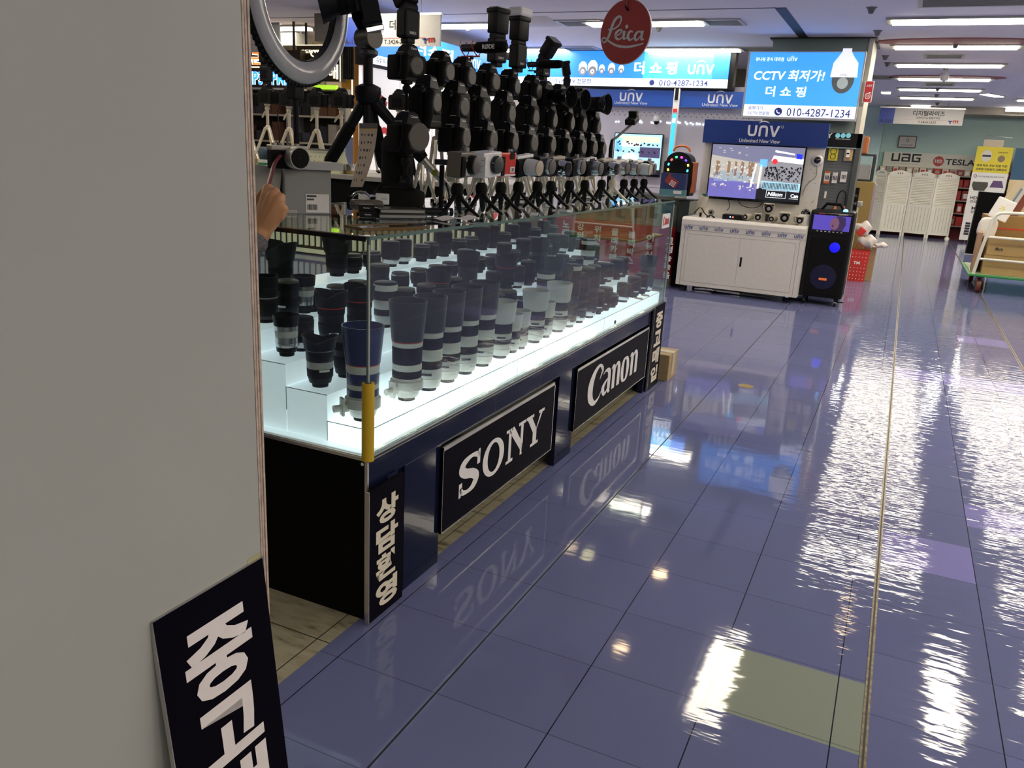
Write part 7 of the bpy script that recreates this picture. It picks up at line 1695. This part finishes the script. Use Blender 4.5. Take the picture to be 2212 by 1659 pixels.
# banners
t, w_, h_ = panel('x_banner', 'tall yellow-topped white banner with product pictures right of the folding screen', 'banner', 2112, 316, 2190, 520, 16.6); x0 = t.location.x; w_ = at(2190, 321, Y=16.6).x-x0; h_ = at(2115, 316, Y=16.6).z-.05; t.location = (x0, 16.6, .05)
t.rotation_euler = (0, 0, 0)
MB().b2(0, w_, 0, .004, 0, h_).build('sheet', WHT, t); YB = mat('banner_yellow', (.72, .60, .03), .5); sheet(t, 'yellow_top', 0, w_, h_*.73, h_, YB, -.002)
text(t, '세계 최초 코닝 듀얼 이온', w_*.5, h_*.805, w_*.86, .045, TXD, .03, -.004); text(t, '고투명 지문방지 강화유리', w_*.5, h_*.765, w_*.86, .045, TXD, .03, -.004)
mb = MB(); ring(mb, w_*.30, h_*.905, .085, .11, .001, .001, -.004, 20); mb.build('printed_helmet', mat('print_white_helmet', (.65, .62, .56), .5), t); MB().b2(w_*.30-.07, w_*.30+.07, -.0056, -.004, h_*.895, h_*.915).build('printed_visor', TXD, t)
mb = MB(); ring(mb, w_*.72, h_*.88, .06, .06, .001, .001, -.004, 20); mb.build('printed_coin', mat('print_bronze', (.25, .17, .11), .5), t); text(t, 'REALIRON', w_*.74, h_*.945, w_*.26, .02, TXD, .02, -.004)
text(t, '세계 유일 필름 코닝 인증 마이크로', w_*.55, h_*.69, w_*.72, .026, TXD, .0, -.004); mb = MB(); ring(mb, w_*.1, h_*.69, .028, .028, .02, .02, -.004); mb.build('printed_seal', TXD, t)
for k, (u, v, c) in enumerate(((.28, .60, (.05, .05, .04)), (.75, .60, (.10, .05, .16)))):
    mb = MB(); flat(mb, [(-.14, .06), (.14, .06), (.15, -.02), (.10, -.12), (-.10, -.12), (-.15, -.02)] if k == 0 else [(-.08, .10), (.08, .10), (.13, -.04), (-.13, -.04)], y=-.004, ox=w_*u, oz=h_*v, s=.9); mb.build('printed_shape', mat('print_shape_%d' % k, c, .5), t)
text(t, 'HEXA', w_*.24, h_*.46, w_*.32, .06, TXD, .02, -.004); text(t, '고강도', w_*.24, h_*.42, w_*.32, .045, TXD, .03, -.004); text(t, 'MI', w_*.26, h_*.35, w_*.16, .06, TXD, .02, -.004); text(t, '강화', w_*.26, h_*.31, w_*.18, .045, TXD, .02, -.004)
mb = MB(); 
for k in range(5): mb.b2(w_*.10, w_*.24, -.005, -.004, .10+.05*k, .14+.05*k)
mb.build('printed_blocks', TXD, t); MB().tube([(w_*.18, .03, -.05), (w_*.18, .03, h_+.17), (w_*.22, .03, h_+.2), (w_*.9, .03, h_+.17)], .008, 6).build('stand_rod', SIL, t)
MB().b2(w_*.15, w_*.7, .02, .022, h_, h_+.13).build('cream_card', mat('cream_card', (.60, .52, .38), .6), t)
t, w_, h_ = panel('x_banner', 'dark teal blue banner at the right picture border behind the cart', 'banner', 2196, 316, 2290, 440, 16.7); t.location.z = 0; MB().b2(0, w_, 0, .004, .05, 1.80).build('sheet', mat('banner_teal_blue', (.025, .10, .19), .5), t); text(t, 'NO.1', w_*.45, 1.65, w_*.5, .07, TXT, .02, -.003); text(t, '혁신', w_*.45, 1.42, w_*.4, .06, TXT, .02, -.003); MB().cyl((w_/2, .03, 0), (w_/2, .03, 1.8), .008, n=6).build('stand_rod', SIL, t)
# ---- hand cart with boxes
Y0 = 8.72; gx = at(2090, 596, Y=Y0).x
t = thing('platform_cart', 'green platform cart with white tube handle at the right picture border', 'cart', (gx, Y0, 0))
GRNC = mat('green_cart_deck', (.02, .20, .04), .4)
MB().b2(.0, .95, 0, 1.35, .185, .207, .006).build('deck', GRNC, t); MB().b2(.03, .92, .03, 1.32, .207, .213, .002).build('deck_mat', mat('pale_green_rubber', (.25, .33, .2), .6), t)
HT = mat('white_tube_paint', (.66, .66, .58), .35)
MB().tube(smooth_pts([(.05, .03, .19), (.09, .01, .55), (.13, .0, .80), (.17, -.005, .87), (.26, -.01, .89), (.60, -.01, .89), (.85, 0, .87), (.90, .03, .19)], 5), .017, 10).build('handle_tube', HT, t)
for z in (.38, .62): MB().tube([(.075+.06*(z-.38), .018, z), (.88, .018, z)], .013, 8).build('cross_bar', HT, t)
WH = mat('red_brown_wheel', (.16, .035, .02), .4)
for x in (.13, .78):
    for y in (.12, 1.2):
        MB().box((x, y, .178), (.08, .09, .014)).box((x-.035, y, .13), (.006, .04, .09)).box((x+.035, y, .13), (.006, .04, .09)).build('wheel_fork', CHAR, t); MB().cyl((x-.022, y, .082), (x+.022, y, .082), .082, n=26).build('wheel', WH, t); MB().cyl((x-.026, y, .082), (x+.026, y, .082), .022, n=12).build('wheel_hub', CHAR, t)
KB = mat('kraft_cart_box', (.36, .24, .09), .7)
t = thing('cart_carton', 'big kraft carton lying on the cart behind the tube handle, with black script mark', 'box', (gx+.13, Y0+.10, .2135)); MB().b2(0, .80, 0, .5, 0, .21, .003).build('body', KB, t); MB().b2(-.0, .80, -.001, .5, .208, .211).build('lid_seam', mat('kraft_dark', (.2, .12, .04), .7), t)
t = thing('cart_carton', 'upper kraft carton on the cart stamped with a black name', 'box', (gx+.14, Y0+.11, .425)); MB().b2(0, .80, 0, .5, 0, .18, .003).build('body', KB, t); mb = MB(); put_text(mb, 'Maria', .12, .07, .075, .04, .02, -.002, .2); mb.build('stamp', TXD, t)
t = thing('cart_carton', 'tall open brown carton with red edge at the back of the cart', 'box', (gx+.10, Y0+.62, .2135)); MB().b2(0, .80, 0, .45, 0, .62, .003).build('body', mat('brown_cart_box', (.24, .14, .04), .7), t); MB().b2(0, .80, -.003, 0, .47, .485).build('red_edge', RB, t)
t = thing('cart_carton', 'flattened upright carton leaning at the left end of the cart', 'box', (gx+.03, Y0+.16, .2135), -.05); MB().b2(0, .05, 0, .45, 0, .44, .002).build('body', mat('pinkish_cardboard', (.34, .20, .12), .7), t)
t = thing('black_case', 'tall black board case standing far behind the left end of the cart', 'case', (*at(2084, 549, Z=0).xy, .0), 0); MB(RY(.02)).b2(0, .36, 0, .12, .012, 1.02, .006).build('body', BLKP, t); MB(RY(.02)).b2(-.004, .008, -.004, .0, .012, 1.0).build('edge_strip', CHAR, t)
t = thing('white_bag', 'white padded envelope with yellow mark wedged on top of the cart goods', 'envelope', (gx+.09, Y0+.40, .80), 0, rot=None); t.rotation_euler = (0, .35, 0); MB().b2(0, .20, 0, .035, .035, .27, .012).build('body', WHT, t); text(t, '가', .09, .16, .06, .06, YB, .02, -.001)
t = thing('white_bag', 'rounded white foam piece at the upper left of the cart goods', 'foam', (gx+.14, Y0+.56, .64)); blob(MB(), (0, 0, .05), (.10, .05, .12), sq=.7).build('body', WHT, t)
for k, (dx, an, z0, hh, c, lb) in enumerate(((.27, .42, .835, .44, (.50, .42, .28), 'long cream board slanting out of the cart carton, leftmost of three'), (.37, .38, .835, .38, (.55, .54, .50), 'long white board slanting out of the cart carton, middle of three'), (.47, .30, .835, .36, (.20, .05, .03), 'dark red board slanting out of the cart carton, rightmost of three'))):
    t = thing('slanting_board', lb, 'board', (gx+dx-.10, Y0+.66+.07*k, z0)); M_ = RY(an); MB(M_).b2(0, .07, 0, .05, 0, hh, .003).build('body', mat('board_%d' % k, c, .6), t)
    if k == 1: MB(M_).b2(.01, .03, -.002, 0, .02, hh-.04).build('printed_line', mat('blue_grey_print', (.15, .25, .35), .5), t)
t = thing('cream_panel', 'big cream sheet standing upright behind the cart goods', 'panel', (gx+.30, Y0+1.02, .836)); MB().b2(0, .45, 0, .02, 0, .40).build('sheet', mat('cream_sheet', (.55, .46, .28), .6), t)
p = at(2200, 592, Y=8.7)
t = thing('display_base', 'small white knob foot standing at the right foot of the folding screen', 'foot', (*at(2044, 521, Z=0).xy, 0)); MB().lathe([(.03, 0), (.045, .03), (.04, .07), (.001, .08)], 16, cap=False).build('body', LV, t)
